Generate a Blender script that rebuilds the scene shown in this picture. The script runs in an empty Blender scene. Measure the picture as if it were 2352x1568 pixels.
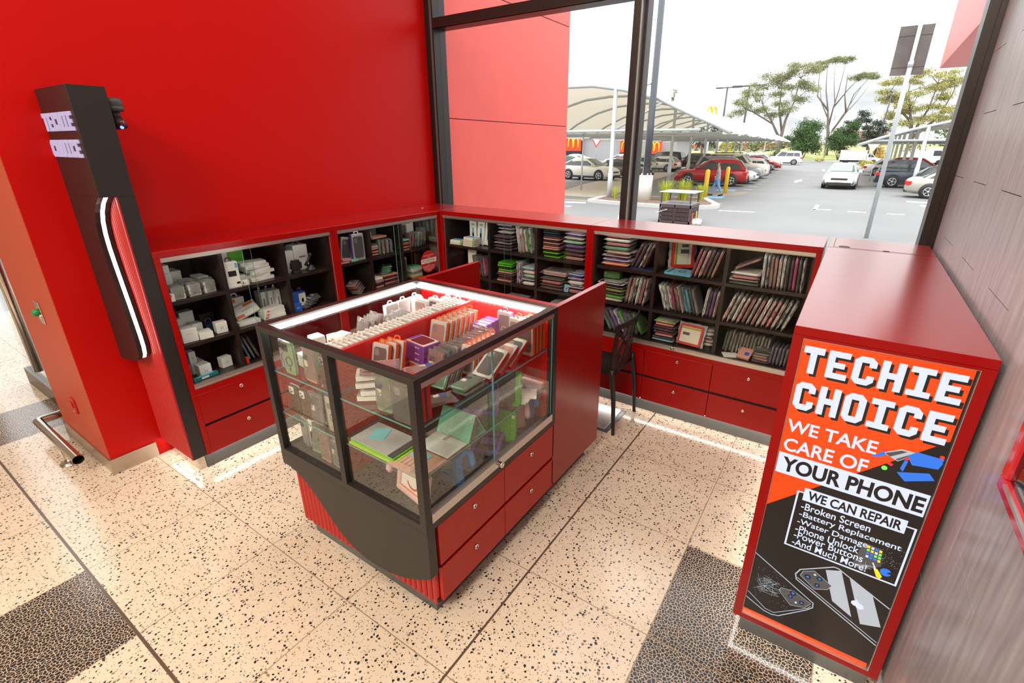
import bpy, bmesh, math, random, re
from mathutils import Vector, Matrix, Euler
SC = bpy.context.scene
COL = SC.collection
PI = math.pi
R = math.radians
# ---------------------------------------------------------------- camera, sky, lights, exposure
cam_d = bpy.data.cameras.new('camera')
cam = bpy.data.objects.new('camera', cam_d)
COL.objects.link(cam)
RR = Matrix(((0.8331929972, 0.5529732456, 0.0031652891), (0.2014845228, -0.2982465085, -0.9329807111), (-0.5149693355, 0.7779907518, -0.3599124528)))
mw = Matrix((RR[0], -RR[1], -RR[2])).transposed().to_4x4()
mw.translation = (3.56257077, -3.28184284, 1.944)
cam.matrix_world = mw
cam_d.sensor_width = 36
cam_d.lens = 1108.8235 / 2352 * 36
cam_d.shift_x = -30 / 2352
cam_d.shift_y = -20 / 2352
cam_d.clip_start = 0.05
cam_d.clip_end = 2000
SC.camera = cam
SC.view_settings.view_transform = 'Standard'
SC.view_settings.look = 'None'
SC.view_settings.gamma = 1
SC.view_settings.use_curve_mapping = False
SC.view_settings.exposure = 0.0

world = bpy.data.worlds.new('overcast')
SC.world = world
world.use_nodes = True
wt = world.node_tree
wt.nodes.clear()
wo = wt.nodes.new('ShaderNodeOutputWorld')
wb = wt.nodes.new('ShaderNodeBackground')
tc = wt.nodes.new('ShaderNodeTexCoord')
mp = wt.nodes.new('ShaderNodeMapping')
mp.inputs['Scale'].default_value = (1.0, 1.0, 3.0)
nz = wt.nodes.new('ShaderNodeTexNoise')
nz.inputs['Scale'].default_value = 2.6
nz.inputs['Detail'].default_value = 5
nz.inputs['Roughness'].default_value = 0.55
cr = wt.nodes.new('ShaderNodeValToRGB')
cr.color_ramp.elements[0].position = 0.30
cr.color_ramp.elements[0].color = (0.52, 0.55, 0.59, 1)
cr.color_ramp.elements[1].position = 0.45
cr.color_ramp.elements[1].color = (1.0, 1.0, 1.0, 1)
wt.links.new(tc.outputs['Generated'], mp.inputs['Vector'])
wt.links.new(mp.outputs['Vector'], nz.inputs['Vector'])
wt.links.new(nz.outputs['Fac'], cr.inputs['Fac'])
wt.links.new(cr.outputs['Color'], wb.inputs['Color'])
# an overcast sky: brighter towards the zenith
sx = wt.nodes.new('ShaderNodeSeparateXYZ')
wt.links.new(tc.outputs['Generated'], sx.inputs[0])
mm = wt.nodes.new('ShaderNodeMath')
mm.operation = 'MAXIMUM'
mm.inputs[1].default_value = 0.0
wt.links.new(sx.outputs['Z'], mm.inputs[0])
m2 = wt.nodes.new('ShaderNodeMath')
m2.operation = 'MULTIPLY_ADD'
m2.inputs[1].default_value = 5.0
m2.inputs[2].default_value = 0.95
wt.links.new(mm.outputs[0], m2.inputs[0])
wt.links.new(m2.outputs[0], wb.inputs['Strength'])
wt.links.new(wb.outputs['Background'], wo.inputs['Surface'])


def area(name, loc, rot, sx, sy, power, color):
    l = bpy.data.lights.new(name, 'AREA')
    l.shape = 'RECTANGLE'
    l.size = sx
    l.size_y = sy
    l.energy = power
    l.color = color
    o = bpy.data.objects.new(name, l)
    o.location = loc
    o.rotation_euler = rot
    COL.objects.link(o)
    return o


WARM = (1.0, 0.86, 0.70)
CEIL = 4.6
for (lx, ly, p) in [(0.8, -3.4, 12), (3.0, -3.4, 62), (1.8, -1.2, 45), (0.6, -5.8, 90), (3.2, -6.0, 210), (-2.5, -4.2, 40), (1.9, -7.3, 190)]:
    area('ceiling_lamp_light', (lx, ly, CEIL - 0.06), (0, 0, 0), 0.9, 0.9, p, WARM)

# ---------------------------------------------------------------- materials
MATS = {}


def mat(name, col, rough=0.5, metal=0.0, spec=0.5, emit=None, es=1.0, noise=0.0, nscale=60.0, bump=0.0, bscale=200.0, alpha=None):
    if name in MATS:
        return MATS[name]
    m = bpy.data.materials.new(name)
    m.use_nodes = True
    nt = m.node_tree
    b = nt.nodes['Principled BSDF']
    b.inputs['Base Color'].default_value = (*col, 1)
    b.inputs['Roughness'].default_value = rough
    b.inputs['Metallic'].default_value = metal
    b.inputs['Specular IOR Level'].default_value = spec
    if emit:
        b.inputs['Emission Color'].default_value = (*emit, 1)
        b.inputs['Emission Strength'].default_value = es
    if noise or bump:
        t = nt.nodes.new('ShaderNodeTexCoord')
    if noise:
        n = nt.nodes.new('ShaderNodeTexNoise')
        n.inputs['Scale'].default_value = nscale
        n.inputs['Detail'].default_value = 4
        nt.links.new(t.outputs['Object'], n.inputs['Vector'])
        r = nt.nodes.new('ShaderNodeMapRange')
        r.inputs['From Min'].default_value = 0.3
        r.inputs['From Max'].default_value = 0.7
        r.inputs['To Min'].default_value = 1 - noise
        r.inputs['To Max'].default_value = 1 + noise
        nt.links.new(n.outputs['Fac'], r.inputs['Value'])
        v = nt.nodes.new('ShaderNodeVectorMath')
        v.operation = 'SCALE'
        v.inputs[0].default_value = col
        nt.links.new(r.outputs['Result'], v.inputs['Scale'])
        nt.links.new(v.outputs['Vector'], b.inputs['Base Color'])
    if bump:
        n2 = nt.nodes.new('ShaderNodeTexNoise')
        n2.inputs['Scale'].default_value = bscale
        n2.inputs['Detail'].default_value = 3
        nt.links.new(t.outputs['Object'], n2.inputs['Vector'])
        bp = nt.nodes.new('ShaderNodeBump')
        bp.inputs['Strength'].default_value = bump
        bp.inputs['Distance'].default_value = 0.01
        nt.links.new(n2.outputs['Fac'], bp.inputs['Height'])
        nt.links.new(bp.outputs['Normal'], b.inputs['Normal'])
    MATS[name] = m
    return m


def glassmat(name, tint=(1, 1, 1), ior=1.45, rough=0.0, base=0.0, diff=0.0, dcol=(1, 1, 1), gain=1.0, bump=0.0, bscale=40):
    """thin clear sheet: see-through plus mirror by Fresnel, and a little white haze"""
    if name in MATS:
        return MATS[name]
    m = bpy.data.materials.new(name)
    m.use_nodes = True
    nt = m.node_tree
    nt.nodes.clear()
    out = nt.nodes.new('ShaderNodeOutputMaterial')
    tr = nt.nodes.new('ShaderNodeBsdfTransparent')
    tr.inputs['Color'].default_value = (*tint, 1)
    gl = nt.nodes.new('ShaderNodeBsdfGlossy')
    gl.inputs['Roughness'].default_value = rough
    fr = nt.nodes.new('ShaderNodeFresnel')
    fr.inputs['IOR'].default_value = ior
    ma = nt.nodes.new('ShaderNodeMath')
    ma.operation = 'MULTIPLY_ADD'
    ma.use_clamp = True
    ma.inputs[1].default_value = gain
    ma.inputs[2].default_value = base
    nt.links.new(fr.outputs['Fac'], ma.inputs[0])
    mx = nt.nodes.new('ShaderNodeMixShader')
    nt.links.new(ma.outputs[0], mx.inputs['Fac'])
    nt.links.new(tr.outputs[0], mx.inputs[1])
    nt.links.new(gl.outputs[0], mx.inputs[2])
    last = mx
    if bump:
        t = nt.nodes.new('ShaderNodeTexCoord')
        n2 = nt.nodes.new('ShaderNodeTexNoise')
        n2.inputs['Scale'].default_value = bscale
        n2.inputs['Detail'].default_value = 2
        nt.links.new(t.outputs['Object'], n2.inputs['Vector'])
        bp = nt.nodes.new('ShaderNodeBump')
        bp.inputs['Strength'].default_value = bump
        bp.inputs['Distance'].default_value = 0.02
        nt.links.new(n2.outputs['Fac'], bp.inputs['Height'])
        nt.links.new(bp.outputs['Normal'], gl.inputs['Normal'])
        nt.links.new(bp.outputs['Normal'], fr.inputs['Normal'])
    if diff:
        df = nt.nodes.new('ShaderNodeBsdfDiffuse')
        df.inputs['Color'].default_value = (*dcol, 1)
        m2 = nt.nodes.new('ShaderNodeMixShader')
        m2.inputs['Fac'].default_value = diff
        nt.links.new(mx.outputs[0], m2.inputs[1])
        nt.links.new(df.outputs[0], m2.inputs[2])
        last = m2
    nt.links.new(last.outputs[0], out.inputs['Surface'])
    MATS[name] = m
    return m


RED = mat('red_laminate', (0.29, 0.002, 0.002), 0.30, spec=0.1, noise=0.05, nscale=300)
_b = RED.node_tree.nodes['Principled BSDF']
_b.inputs['Coat Weight'].default_value = 1.0
_b.inputs['Coat Roughness'].default_value = 0.22
_b.inputs['Coat IOR'].default_value = 1.3
REDW = mat('red_wall_paint', (0.47, 0.002, 0.001), 0.36, spec=0.08, noise=0.04, nscale=200)
_b = REDW.node_tree.nodes['Principled BSDF']
_b.inputs['Coat Weight'].default_value = 0.8
_b.inputs['Coat Roughness'].default_value = 0.36
_b.inputs['Coat IOR'].default_value = 1.25
REDX = mat('red_facade_panel', (0.72, 0.10, 0.08), 0.34, noise=0.03, nscale=6)
ORED = mat('orange_red_paint', (0.42, 0.055, 0.02), 0.5, noise=0.05, nscale=200)
FLUTE = mat('red_fluted_panel', (0.40, 0.012, 0.012), 0.4)
BLK = mat('black_laminate', (0.014, 0.013, 0.013), 0.4)
BLKM = mat('black_window_frame', (0.012, 0.008, 0.008), 0.35)
WOOD = mat('dark_brown_shelf', (0.022, 0.013, 0.012), 0.35, noise=0.25, nscale=14)
ALU = mat('brushed_aluminium', (0.62, 0.60, 0.57), 0.32, 0.9)
STEEL = mat('stainless_steel', (0.62, 0.58, 0.53), 0.2, 1.0, bump=0.02, bscale=80)
SKIRT = mat('stainless_skirting', (0.55, 0.50, 0.43), 0.3, 1.0)
PLINTH = mat('grey_plinth', (0.13, 0.14, 0.14), 0.3, 0.6)
CHROME = mat('chrome_lock', (0.75, 0.73, 0.70), 0.15, 1.0)
DARK = mat('dark_gap', (0.004, 0.004, 0.004), 0.6)
LED = mat('white_led_strip', (1, 1, 1), 0.5, emit=(1.0, 0.97, 0.90), es=22.0)
LEDB = mat('blue_led', (0.1, 0.1, 1), 0.5, emit=(0.05, 0.1, 1.0), es=8.0)
GLASS = glassmat('clear_glass', (0.96, 0.98, 0.97), 1.4, 0.0, gain=0.2)
WGLASS = glassmat('window_glass', (0.97, 0.98, 0.98), 1.4, 0.0, gain=0.4)
TEAL = mat('green_glass_edge', (0.10, 0.32, 0.32), 0.15)
WHITE = mat('white_card', (0.78, 0.77, 0.75), 0.5)
OFFW = mat('off_white_card', (0.62, 0.59, 0.55), 0.5)
BLKP = mat('black_plastic', (0.016, 0.016, 0.017), 0.4)
GREYP = mat('grey_plastic', (0.25, 0.25, 0.26), 0.5)
BAGC = glassmat('clear_plastic_bag', (0.97, 0.97, 0.97), 1.35, 0.14, base=0.10, diff=0.08, dcol=(0.9, 0.9, 0.9), gain=1.3, bump=0.7, bscale=45)
BAGW = glassmat('white_plastic_bag', (0.97, 0.97, 0.97), 1.35, 0.15, base=0.10, diff=0.46, dcol=(0.85, 0.84, 0.83), gain=0.8, bump=0.6, bscale=30)
CLEARP = glassmat('clear_hard_plastic', (0.95, 0.96, 0.96), 1.4, 0.06, base=0.03, diff=0.07, gain=0.8)


# ---------------------------------------------------------------- mesh builder
class MB:
    def __init__(self):
        self.bm = bmesh.new()

    def _mi(self, faces, mi):
        for f in faces:
            f.material_index = mi

    def box(self, x0, y0, z0, x1, y1, z1, mi=0, bev=0.0, seg=1, M=None):
        bm = self.bm
        r = bmesh.ops.create_cube(bm, size=1.0)
        vs = r['verts']
        for v in vs:
            v.co = Vector(((x0 + x1) / 2 + v.co.x * (x1 - x0), (y0 + y1) / 2 + v.co.y * (y1 - y0), (z0 + z1) / 2 + v.co.z * (z1 - z0)))
        fs = list({f for v in vs for f in v.link_faces})
        self._mi(fs, mi)
        if bev:
            es = list({e for v in vs for e in v.link_edges})
            rb = bmesh.ops.bevel(bm, geom=es, offset=bev, segments=seg, affect='EDGES', profile=0.5)
            self._mi(rb['faces'], mi)
            vs = list({v for f in rb['faces'] for v in f.verts} | {v for v in vs if v.is_valid})
        if M is not None:
            for v in vs:
                v.co = M @ v.co
        return self

    def prism(self, pts, d0, d1, axis='y', mi=0, M=None, cap=True):
        """extrude a 2-D outline. axis y: pts are (x,z); axis x: pts (y,z); axis z: pts (x,y)"""
        bm = self.bm
        def P(p, d):
            if axis == 'y':
                c = Vector((p[0], d, p[1]))
            elif axis == 'x':
                c = Vector((d, p[0], p[1]))
            else:
                c = Vector((p[0], p[1], d))
            return M @ c if M is not None else c
        a = [bm.verts.new(P(p, d0)) for p in pts]
        b = [bm.verts.new(P(p, d1)) for p in pts]
        n = len(pts)
        fs = []
        for i in range(n):
            j = (i + 1) % n
            fs.append(bm.faces.new((a[i], a[j], b[j], b[i])))
        if cap:
            fs.append(bm.faces.new(list(reversed(a))))
            fs.append(bm.faces.new(b))
        self._mi(fs, mi)
        bmesh.ops.recalc_face_normals(bm, faces=fs)
        return self

    def tube(self, path, r, n=8, mi=0, cap=True, closed=False):
        bm = self.bm
        path = [Vector(p) for p in path]
        rs = r if isinstance(r, (list, tuple)) else [r] * len(path)
        rings = []
        up = None
        L = len(path)
        for i, p in enumerate(path):
            if closed:
                t = path[(i + 1) % L] - path[i - 1]
            elif i == 0:
                t = path[1] - p
            elif i == L - 1:
                t = p - path[i - 1]
            else:
                t = (path[i + 1] - p).normalized() + (p - path[i - 1]).normalized()
            t = t.normalized() if t.length > 1e-9 else Vector((0, 0, 1))
            if up is None:
                up = Vector((0, 0, 1)) if abs(t.z) < 0.9 else Vector((1, 0, 0))
            s = t.cross(up)
            if s.length < 1e-6:
                s = t.cross(Vector((0, 1, 0)))
            s.normalize()
            up = s.cross(t).normalized()
            rings.append([bm.verts.new(p + (s * math.cos(k * 2 * PI / n) + up * math.sin(k * 2 * PI / n)) * rs[i]) for k in range(n)])
        fs = []
        m = L if closed else L - 1
        for i in range(m):
            A = rings[i]
            B = rings[(i + 1) % L]
            for k in range(n):
                f = bm.faces.new((A[k], A[(k + 1) % n], B[(k + 1) % n], B[k]))
                f.smooth = True
                fs.append(f)
        if cap and not closed:
            fs.append(bm.faces.new(list(reversed(rings[0]))))
            fs.append(bm.faces.new(rings[-1]))
        self._mi(fs, mi)
        bmesh.ops.recalc_face_normals(bm, faces=fs)
        return self

    def lathe(self, prof, c=(0, 0, 0), n=20, mi=0, M=None):
        """prof: list of (r,z) turned about z"""
        bm = self.bm
        c = Vector(c)
        rings = []
        for (r, z) in prof:
            ring = []
            for k in range(n):
                p = c + Vector((r * math.cos(2 * PI * k / n), r * math.sin(2 * PI * k / n), z))
                ring.append(bm.verts.new(M @ p if M is not None else p))
            rings.append(ring)
        fs = []
        for A, B in zip(rings, rings[1:]):
            for k in range(n):
                f = bm.faces.new((A[k], A[(k + 1) % n], B[(k + 1) % n], B[k]))
                f.smooth = True
                fs.append(f)
        if prof[0][0] > 1e-6:
            fs.append(bm.faces.new(list(reversed(rings[0]))))
        if prof[-1][0] > 1e-6:
            fs.append(bm.faces.new(rings[-1]))
        self._mi(fs, mi)
        bmesh.ops.recalc_face_normals(bm, faces=fs)
        return self

    def quad(self, a, b, c, d, mi=0):
        f = self.bm.faces.new([self.bm.verts.new(Vector(p)) for p in (a, b, c, d)])
        f.material_index = mi
        return self

    def grid(self, rows, mi=0, smooth=True):
        bm = self.bm
        V = [[bm.verts.new(Vector(p)) for p in row] for row in rows]
        for A, B in zip(V, V[1:]):
            for k in range(len(A) - 1):
                f = bm.faces.new((A[k], A[k + 1], B[k + 1], B[k]))
                f.smooth = smooth
                f.material_index = mi
        return self

    def mesh(self, name):
        me = bpy.data.meshes.new(name)
        self.bm.to_mesh(me)
        self.bm.free()
        return me


def link(name, me, mats, parent=None, loc=(0, 0, 0), rot=None, scale=None):
    o = bpy.data.objects.new(name, me)
    if not isinstance(mats, (list, tuple)):
        mats = [mats]
    if me is not None and len(me.materials) == 0:
        for m in mats:
            me.materials.append(m)
    elif me is not None:
        for i, m in enumerate(mats):
            if i < len(me.materials) and me.materials[i] != m:
                o.material_slots[i].link = 'OBJECT'
                o.material_slots[i].material = m
    COL.objects.link(o)
    if parent is not None:
        o.parent = parent
    o.location = loc
    if rot:
        o.rotation_euler = rot
    if scale:
        o.scale = scale
    return o


def obj(name, mb, mats, parent=None, loc=(0, 0, 0), rot=None):
    return link(name, mb.mesh(name), mats, parent, loc, rot)


def short(s):
    s = re.sub(r'(\w+ [\w-]+ bay) of the ([\w -]+? cabinet)', r"\2's \1", s)
    s = s.replace(' of the charger cabinet', '')
    s = s.replace('from the bottom of the pile', 'up the pile').replace('from the bottom', 'up')
    return s.replace(' in shrink bag', ' bagged').replace('flat white charger box', 'flat white box')


def tag(o, label, cat, group=None, kind=None):
    label = short(label)
    o['label'] = label
    o['category'] = cat
    if group:
        o['group'] = group
    if kind:
        o['kind'] = kind
    return o


def thing(name, label, cat, loc=(0, 0, 0), rz=0.0, group=None):
    o = bpy.data.objects.new(name, None)
    COL.objects.link(o)
    o.empty_display_size = 0.1
    o.location = loc
    o.rotation_euler = (0, 0, rz)
    return tag(o, label, cat, group)


def struct(name, mb, mats, label=None, cat=None):
    o = obj(name, mb, mats)
    o['kind'] = 'structure'
    if label:
        o['label'] = label
        o['category'] = cat or 'structure'
    return o


_txt = {}


def textmesh(s, size=1.0, offset=0.0, extrude=0.0, align='LEFT'):
    key = (s, size, offset, extrude, align)
    if key in _txt:
        return _txt[key]
    cu = bpy.data.curves.new('t', 'FONT')
    cu.body = s
    cu.size = size
    cu.offset = offset
    cu.extrude = extrude
    cu.align_x = align
    o = bpy.data.objects.new('t', cu)
    COL.objects.link(o)
    dg = bpy.context.evaluated_depsgraph_get()
    me = bpy.data.meshes.new_from_object(o.evaluated_get(dg))
    bpy.data.objects.remove(o)
    bpy.data.curves.remove(cu)
    _txt[key] = me
    return me


def fit_text(name, s, mats, parent, x0, z0, x1, z1, y, bold=0.0, slope=0.0, face='-y'):
    """text filling the rectangle x0..x1, z0..z1 on a plane facing -Y (or +X when face='+x')"""
    me = textmesh(s, 1.0, bold).copy()
    xs = [v.co.x for v in me.vertices]
    ys = [v.co.y for v in me.vertices]
    ax, bx, ay, by = min(xs), max(xs), min(ys), max(ys)
    for v in me.vertices:
        a = (v.co.x - ax) / (bx - ax)
        b = (v.co.y - ay) / (by - ay)
        u = x0 + a * (x1 - x0)
        w = z0 + b * (z1 - z0) + slope * a
        v.co = Vector((u, y, w)) if face == '-y' else Vector((y, u, w))
    return link(name, me, mats, parent)


ORD = 'zeroth first second third fourth fifth sixth seventh eighth ninth tenth eleventh twelfth thirteenth fourteenth fifteenth sixteenth seventeenth eighteenth nineteenth twentieth'.split()
rnd = random.Random(11)
# ---------------------------------------------------------------- floor, walls, window
TX, TY, TS = 0.785, 0.033, 0.6025


def floor_mat():
    m = bpy.data.materials.new('terrazzo_tiles')
    m.use_nodes = True
    nt = m.node_tree
    N, Lk = nt.nodes, nt.links
    b = N['Principled BSDF']
    geo = N.new('ShaderNodeNewGeometry')
    sep = N.new('ShaderNodeSeparateXYZ')
    Lk.new(geo.outputs['Position'], sep.inputs[0])

    def M(op, a, b_=None, c=None, clamp=False):
        n = N.new('ShaderNodeMath')
        n.operation = op
        n.use_clamp = clamp
        for i, q in enumerate((a, b_, c)):
            if q is None:
                continue
            if isinstance(q, (int, float)):
                n.inputs[i].default_value = q
            else:
                Lk.new(q, n.inputs[i])
        return n.outputs[0]
    X, Y = sep.outputs['X'], sep.outputs['Y']
    fx = M('FRACT', M('DIVIDE', M('SUBTRACT', X, TX), TS))
    fy = M('FRACT', M('DIVIDE', M('SUBTRACT', Y, TY), TS))
    gx = M('MINIMUM', fx, M('SUBTRACT', 1.0, fx))
    gy = M('MINIMUM', fy, M('SUBTRACT', 1.0, fy))
    g = M('LESS_THAN', M('MINIMUM', gx, gy), 0.0036)
    # thicker movement joints
    j1 = M('LESS_THAN', M('ABSOLUTE', M('SUBTRACT', X, 2.593)), 0.0052)
    j2 = M('LESS_THAN', M('ABSOLUTE', M('SUBTRACT', Y, -2.975)), 0.006)
    jj = M('MAXIMUM', j1, j2)
    # dark bands: one tile wide columns
    def band(x0, x1, y1):
        a = M('MULTIPLY', M('GREATER_THAN', X, x0), M('LESS_THAN', X, x1))
        return M('MULTIPLY', a, M('LESS_THAN', Y, y1))
    dark = M('MAXIMUM', M('MAXIMUM', band(3.196, 3.797, -1.178), band(0.785, 1.388, -2.975)), band(-1.63, -1.02, 9))
    nz = N.new('ShaderNodeTexNoise')
    nz.inputs['Scale'].default_value = 70
    Lk.new(geo.outputs['Position'], nz.inputs['Vector'])
    va = N.new('ShaderNodeVectorMath')
    va.operation = 'MULTIPLY_ADD'
    va.inputs[1].default_value = (0.012, 0.012, 0)
    Lk.new(nz.outputs['Color'], va.inputs[0])
    Lk.new(geo.outputs['Position'], va.inputs[2])
    fl = N.new('ShaderNodeVectorMath')
    fl.operation = 'MULTIPLY'
    fl.inputs[1].default_value = (1, 1, 0)
    Lk.new(va.outputs[0], fl.inputs[0])

    def chips(scale, thr, keep):
        v = N.new('ShaderNodeTexVoronoi')
        v.voronoi_dimensions = '2D'
        v.inputs['Scale'].default_value = scale
        Lk.new(fl.outputs[0], v.inputs['Vector'])
        s = N.new('ShaderNodeSeparateColor')
        Lk.new(v.outputs['Color'], s.inputs[0])
        size = M('MULTIPLY', s.outputs['Green'], thr)
        near = M('LESS_THAN', v.outputs['Distance'], size)
        return M('MULTIPLY', near, M('LESS_THAN', s.outputs['Red'], keep)), s.outputs['Blue']
    c1, h1 = chips(66, 0.40, 0.46)
    c2, h2 = chips(120, 0.40, 0.40)
    ve = N.new('ShaderNodeTexVoronoi')
    ve.voronoi_dimensions = '2D'
    ve.feature = 'DISTANCE_TO_EDGE'
    ve.inputs['Scale'].default_value = 72
    Lk.new(fl.outputs[0], ve.inputs['Vector'])
    c3 = M('GREATER_THAN', ve.outputs['Distance'], 0.085)

    def mixc(f, a, c):
        n = N.new('ShaderNodeMix')
        n.data_type = 'RGBA'
        Lk.new(f, n.inputs['Factor'])
        for i, q in ((6, a), (7, c)):
            if isinstance(q, tuple):
                n.inputs[i].default_value = (*q, 1)
            else:
                Lk.new(q, n.inputs[i])
        return n.outputs[2]
    n2 = N.new('ShaderNodeTexNoise')
    n2.inputs['Scale'].default_value = 2.2
    Lk.new(geo.outputs['Position'], n2.inputs['Vector'])
    base = mixc(n2.outputs['Fac'], (0.54, 0.46, 0.365), (0.62, 0.535, 0.435))
    chipcol1 = mixc(M('GREATER_THAN', h1, 0.72), (0.018, 0.017, 0.02), (0.20, 0.14, 0.09))
    light = mixc(c2, base, (0.30, 0.25, 0.21))
    light = mixc(c1, light, chipcol1)
    dk = mixc(c3, (0.46, 0.37, 0.29), (0.022, 0.019, 0.018))
    colr = mixc(dark, light, dk)
    colr = mixc(g, colr, (0.25, 0.19, 0.13))
    colr = mixc(jj, colr, (0.09, 0.065, 0.045))
    Lk.new(colr, b.inputs['Base Color'])
    b.inputs['Roughness'].default_value = 0.16
    b.inputs['Specular IOR Level'].default_value = 0.4
    return m


struct('floor', MB().box(-5, -8, -0.06, 6.5, 0.46, 0), [floor_mat()])
struct('ceiling', MB().box(-5, -8, CEIL, 6.5, 0.5, CEIL + 0.1), [mat('white_ceiling', (0.7, 0.66, 0.6), 0.8)])
struct('wall_rear', MB().box(-5, -8.1, 0, 6.5, -8, CEIL), [mat('beige_wall', (0.42, 0.36, 0.30), 0.6)])
struct('wall_outer_left', MB().box(-5.1, -8, 0, -5, -2.5, CEIL), [MATS['beige_wall']])
for (lx, ly) in [(0.8, -3.4), (3.0, -3.4), (1.8, -1.2), (0.6, -5.8), (3.2, -6.0), (-2.5, -4.2), (1.9, -7.3)]:
    struct('ceiling_light_rim', MB().box(lx - 0.5, ly - 0.5, CEIL - 0.05, lx + 0.5, ly - 0.46, CEIL).box(lx - 0.5, ly + 0.46, CEIL - 0.05, lx + 0.5, ly + 0.5, CEIL).box(lx - 0.5, ly - 0.46, CEIL - 0.05, lx - 0.46, ly + 0.46, CEIL).box(lx + 0.46, ly - 0.46, CEIL - 0.05, lx + 0.5, ly + 0.46, CEIL), [MATS['white_ceiling']])

# red wall with its return on the near end
w = struct('wall_left', MB().box(-0.5, -2.6, 0.0, 0.0, 0.44, CEIL), [REDW])
struct('wall_end', MB().box(-0.86, -2.603, 0.02, -0.001, -2.5, CEIL), [ORED])
struct('baseboard_left', MB().box(-0.85, -2.612, 0.0, 0.012, -2.6, 0.105).box(0.0, -2.6, 0.0, 0.012, -2.36, 0.105), [SKIRT])
# far-left shop front beyond the red wall end
struct('door_1', MB().box(-1.1, -2.56, 0.0, -0.86, -2.52, CEIL), [BLKM])

# window: frames stand on the floor line behind the counters
fr = MB()
fr.box(0.0, 0.44, 0.0, 0.05, 0.60, CEIL)
fr.box(0.085, 0.44, 0.0, 0.10, 0.60, CEIL)
struct('window_frame_left', fr, [BLKM])
struct('window_jamb', MB().box(0.05, 0.45, 0, 0.085, 0.585, CEIL), [mat('grey_frame_metal', (0.16, 0.165, 0.165), 0.4, 0.5)])
struct('window_transom', MB().box(0.10, 0.43, 2.93, 3.94, 0.60, 3.005).box(0.10, 0.45, 2.925, 3.94, 0.47, 2.93), [BLKM])
mu = MB().box(2.005, 0.435, 0.0, 2.055, 0.60, CEIL)
mu.box(2.063, 0.50, 0.0, 2.085, 0.60, CEIL)
struct('window_mullion', mu, [BLKM])
struct('window_mullion_trim', MB().box(2.055, 0.445, 0, 2.064, 0.59, CEIL), [mat('pale_frame_metal', (0.42, 0.44, 0.45), 0.3, 0.6)])
struct('window_frame_right', MB().box(3.93, 0.44, 0.0, 3.975, 0.60, CEIL).box(3.975, 0.42, 0.0, 4.0, 0.60, CEIL), [BLKM])
struct('window_sill', MB().box(0.1, 0.44, 0.0, 3.93, 0.60, 0.12), [BLKM])
struct('window_1', MB().box(0.10, 0.515, 0.12, 2.005, 0.523, 2.93), [WGLASS])
struct('window_2', MB().box(2.085, 0.515, 0.12, 3.93, 0.523, 2.93), [WGLASS])
struct('window_3', MB().box(0.10, 0.515, 3.005, 2.005, 0.523, CEIL), [WGLASS])
struct('window_4', MB().box(2.085, 0.515, 3.005, 3.93, 0.523, CEIL), [WGLASS])

# grey tiled wall on the other side: 0.3 x 0.6 tiles, half-bond, as one tiled sheet
m = bpy.data.materials.new('grey_wood_grain_tile')
m.use_nodes = True
nt = m.node_tree
b = nt.nodes['Principled BSDF']
geo = nt.nodes.new('ShaderNodeNewGeometry')
mp = nt.nodes.new('ShaderNodeMapping')
mp.inputs['Scale'].default_value = (3, 9, 1.1)
n = nt.nodes.new('ShaderNodeTexNoise')
n.inputs['Scale'].default_value = 4
n.inputs['Detail'].default_value = 6
c = nt.nodes.new('ShaderNodeValToRGB')
c.color_ramp.elements[0].position = 0.3
c.color_ramp.elements[0].color = (0.30, 0.295, 0.325, 1)
c.color_ramp.elements[1].position = 0.7
c.color_ramp.elements[1].color = (0.48, 0.475, 0.52, 1)
nt.links.new(geo.outputs['Position'], mp.inputs['Vector'])
nt.links.new(mp.outputs['Vector'], n.inputs['Vector'])
nt.links.new(n.outputs['Fac'], c.inputs['Fac'])
nt.links.new(c.outputs['Color'], b.inputs['Base Color'])
b.inputs['Roughness'].default_value = 0.3
GREYT = m
tw = MB()
tw.box(4.004, -8, 0, 4.10, 0.60, CEIL, mi=1)
k = 0
y1 = 0.415
while y1 > -4.3:
    z0 = -0.6 if k % 2 == 0 else -0.3
    while z0 < CEIL:
        a, bb = max(z0, 0.0), min(z0 + 0.6, CEIL)
        if bb - a > 0.02:
            tw.box(4.0, y1 - 0.3 + 0.0015, a + 0.0015, 4.006, y1 - 0.0015, bb - 0.0015)
        z0 += 0.6
    y1 -= 0.3
    k += 1
struct('wall_right', tw, [GREYT, mat('dark_grout', (0.03, 0.018, 0.015), 0.8)])

# red boxed screen surround fixed on the grey wall
t = thing('wall_screen', 'red framed dark screen box on the grey tiled wall beside the counter', 'screen', (4.0, -1.90, 1.21))
fm = MB()
for (y0, y1, z0, z1) in ((-0.75, 0.0, 0.0, 0.035), (-0.75, 0.0, 0.90, 0.935), (-0.035, 0.0, 0.035, 0.90), (-0.75, -0.715, 0.035, 0.90)):
    fm.box(-0.03, y0, z0, 0.0, y1, z1, bev=0.003)
obj('frame', fm, [mat('red_gloss_frame', (0.5, 0.02, 0.03), 0.15)], t)
obj('screen', MB().box(-0.02, -0.715, 0.035, -0.008, -0.035, 0.90), [mat('black_glass_screen', (0.008, 0.008, 0.01), 0.05)], t)
obj('edge_strip', MB().box(-0.034, -0.70, 0.026, -0.028, -0.05, 0.034), [ALU], t)

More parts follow.
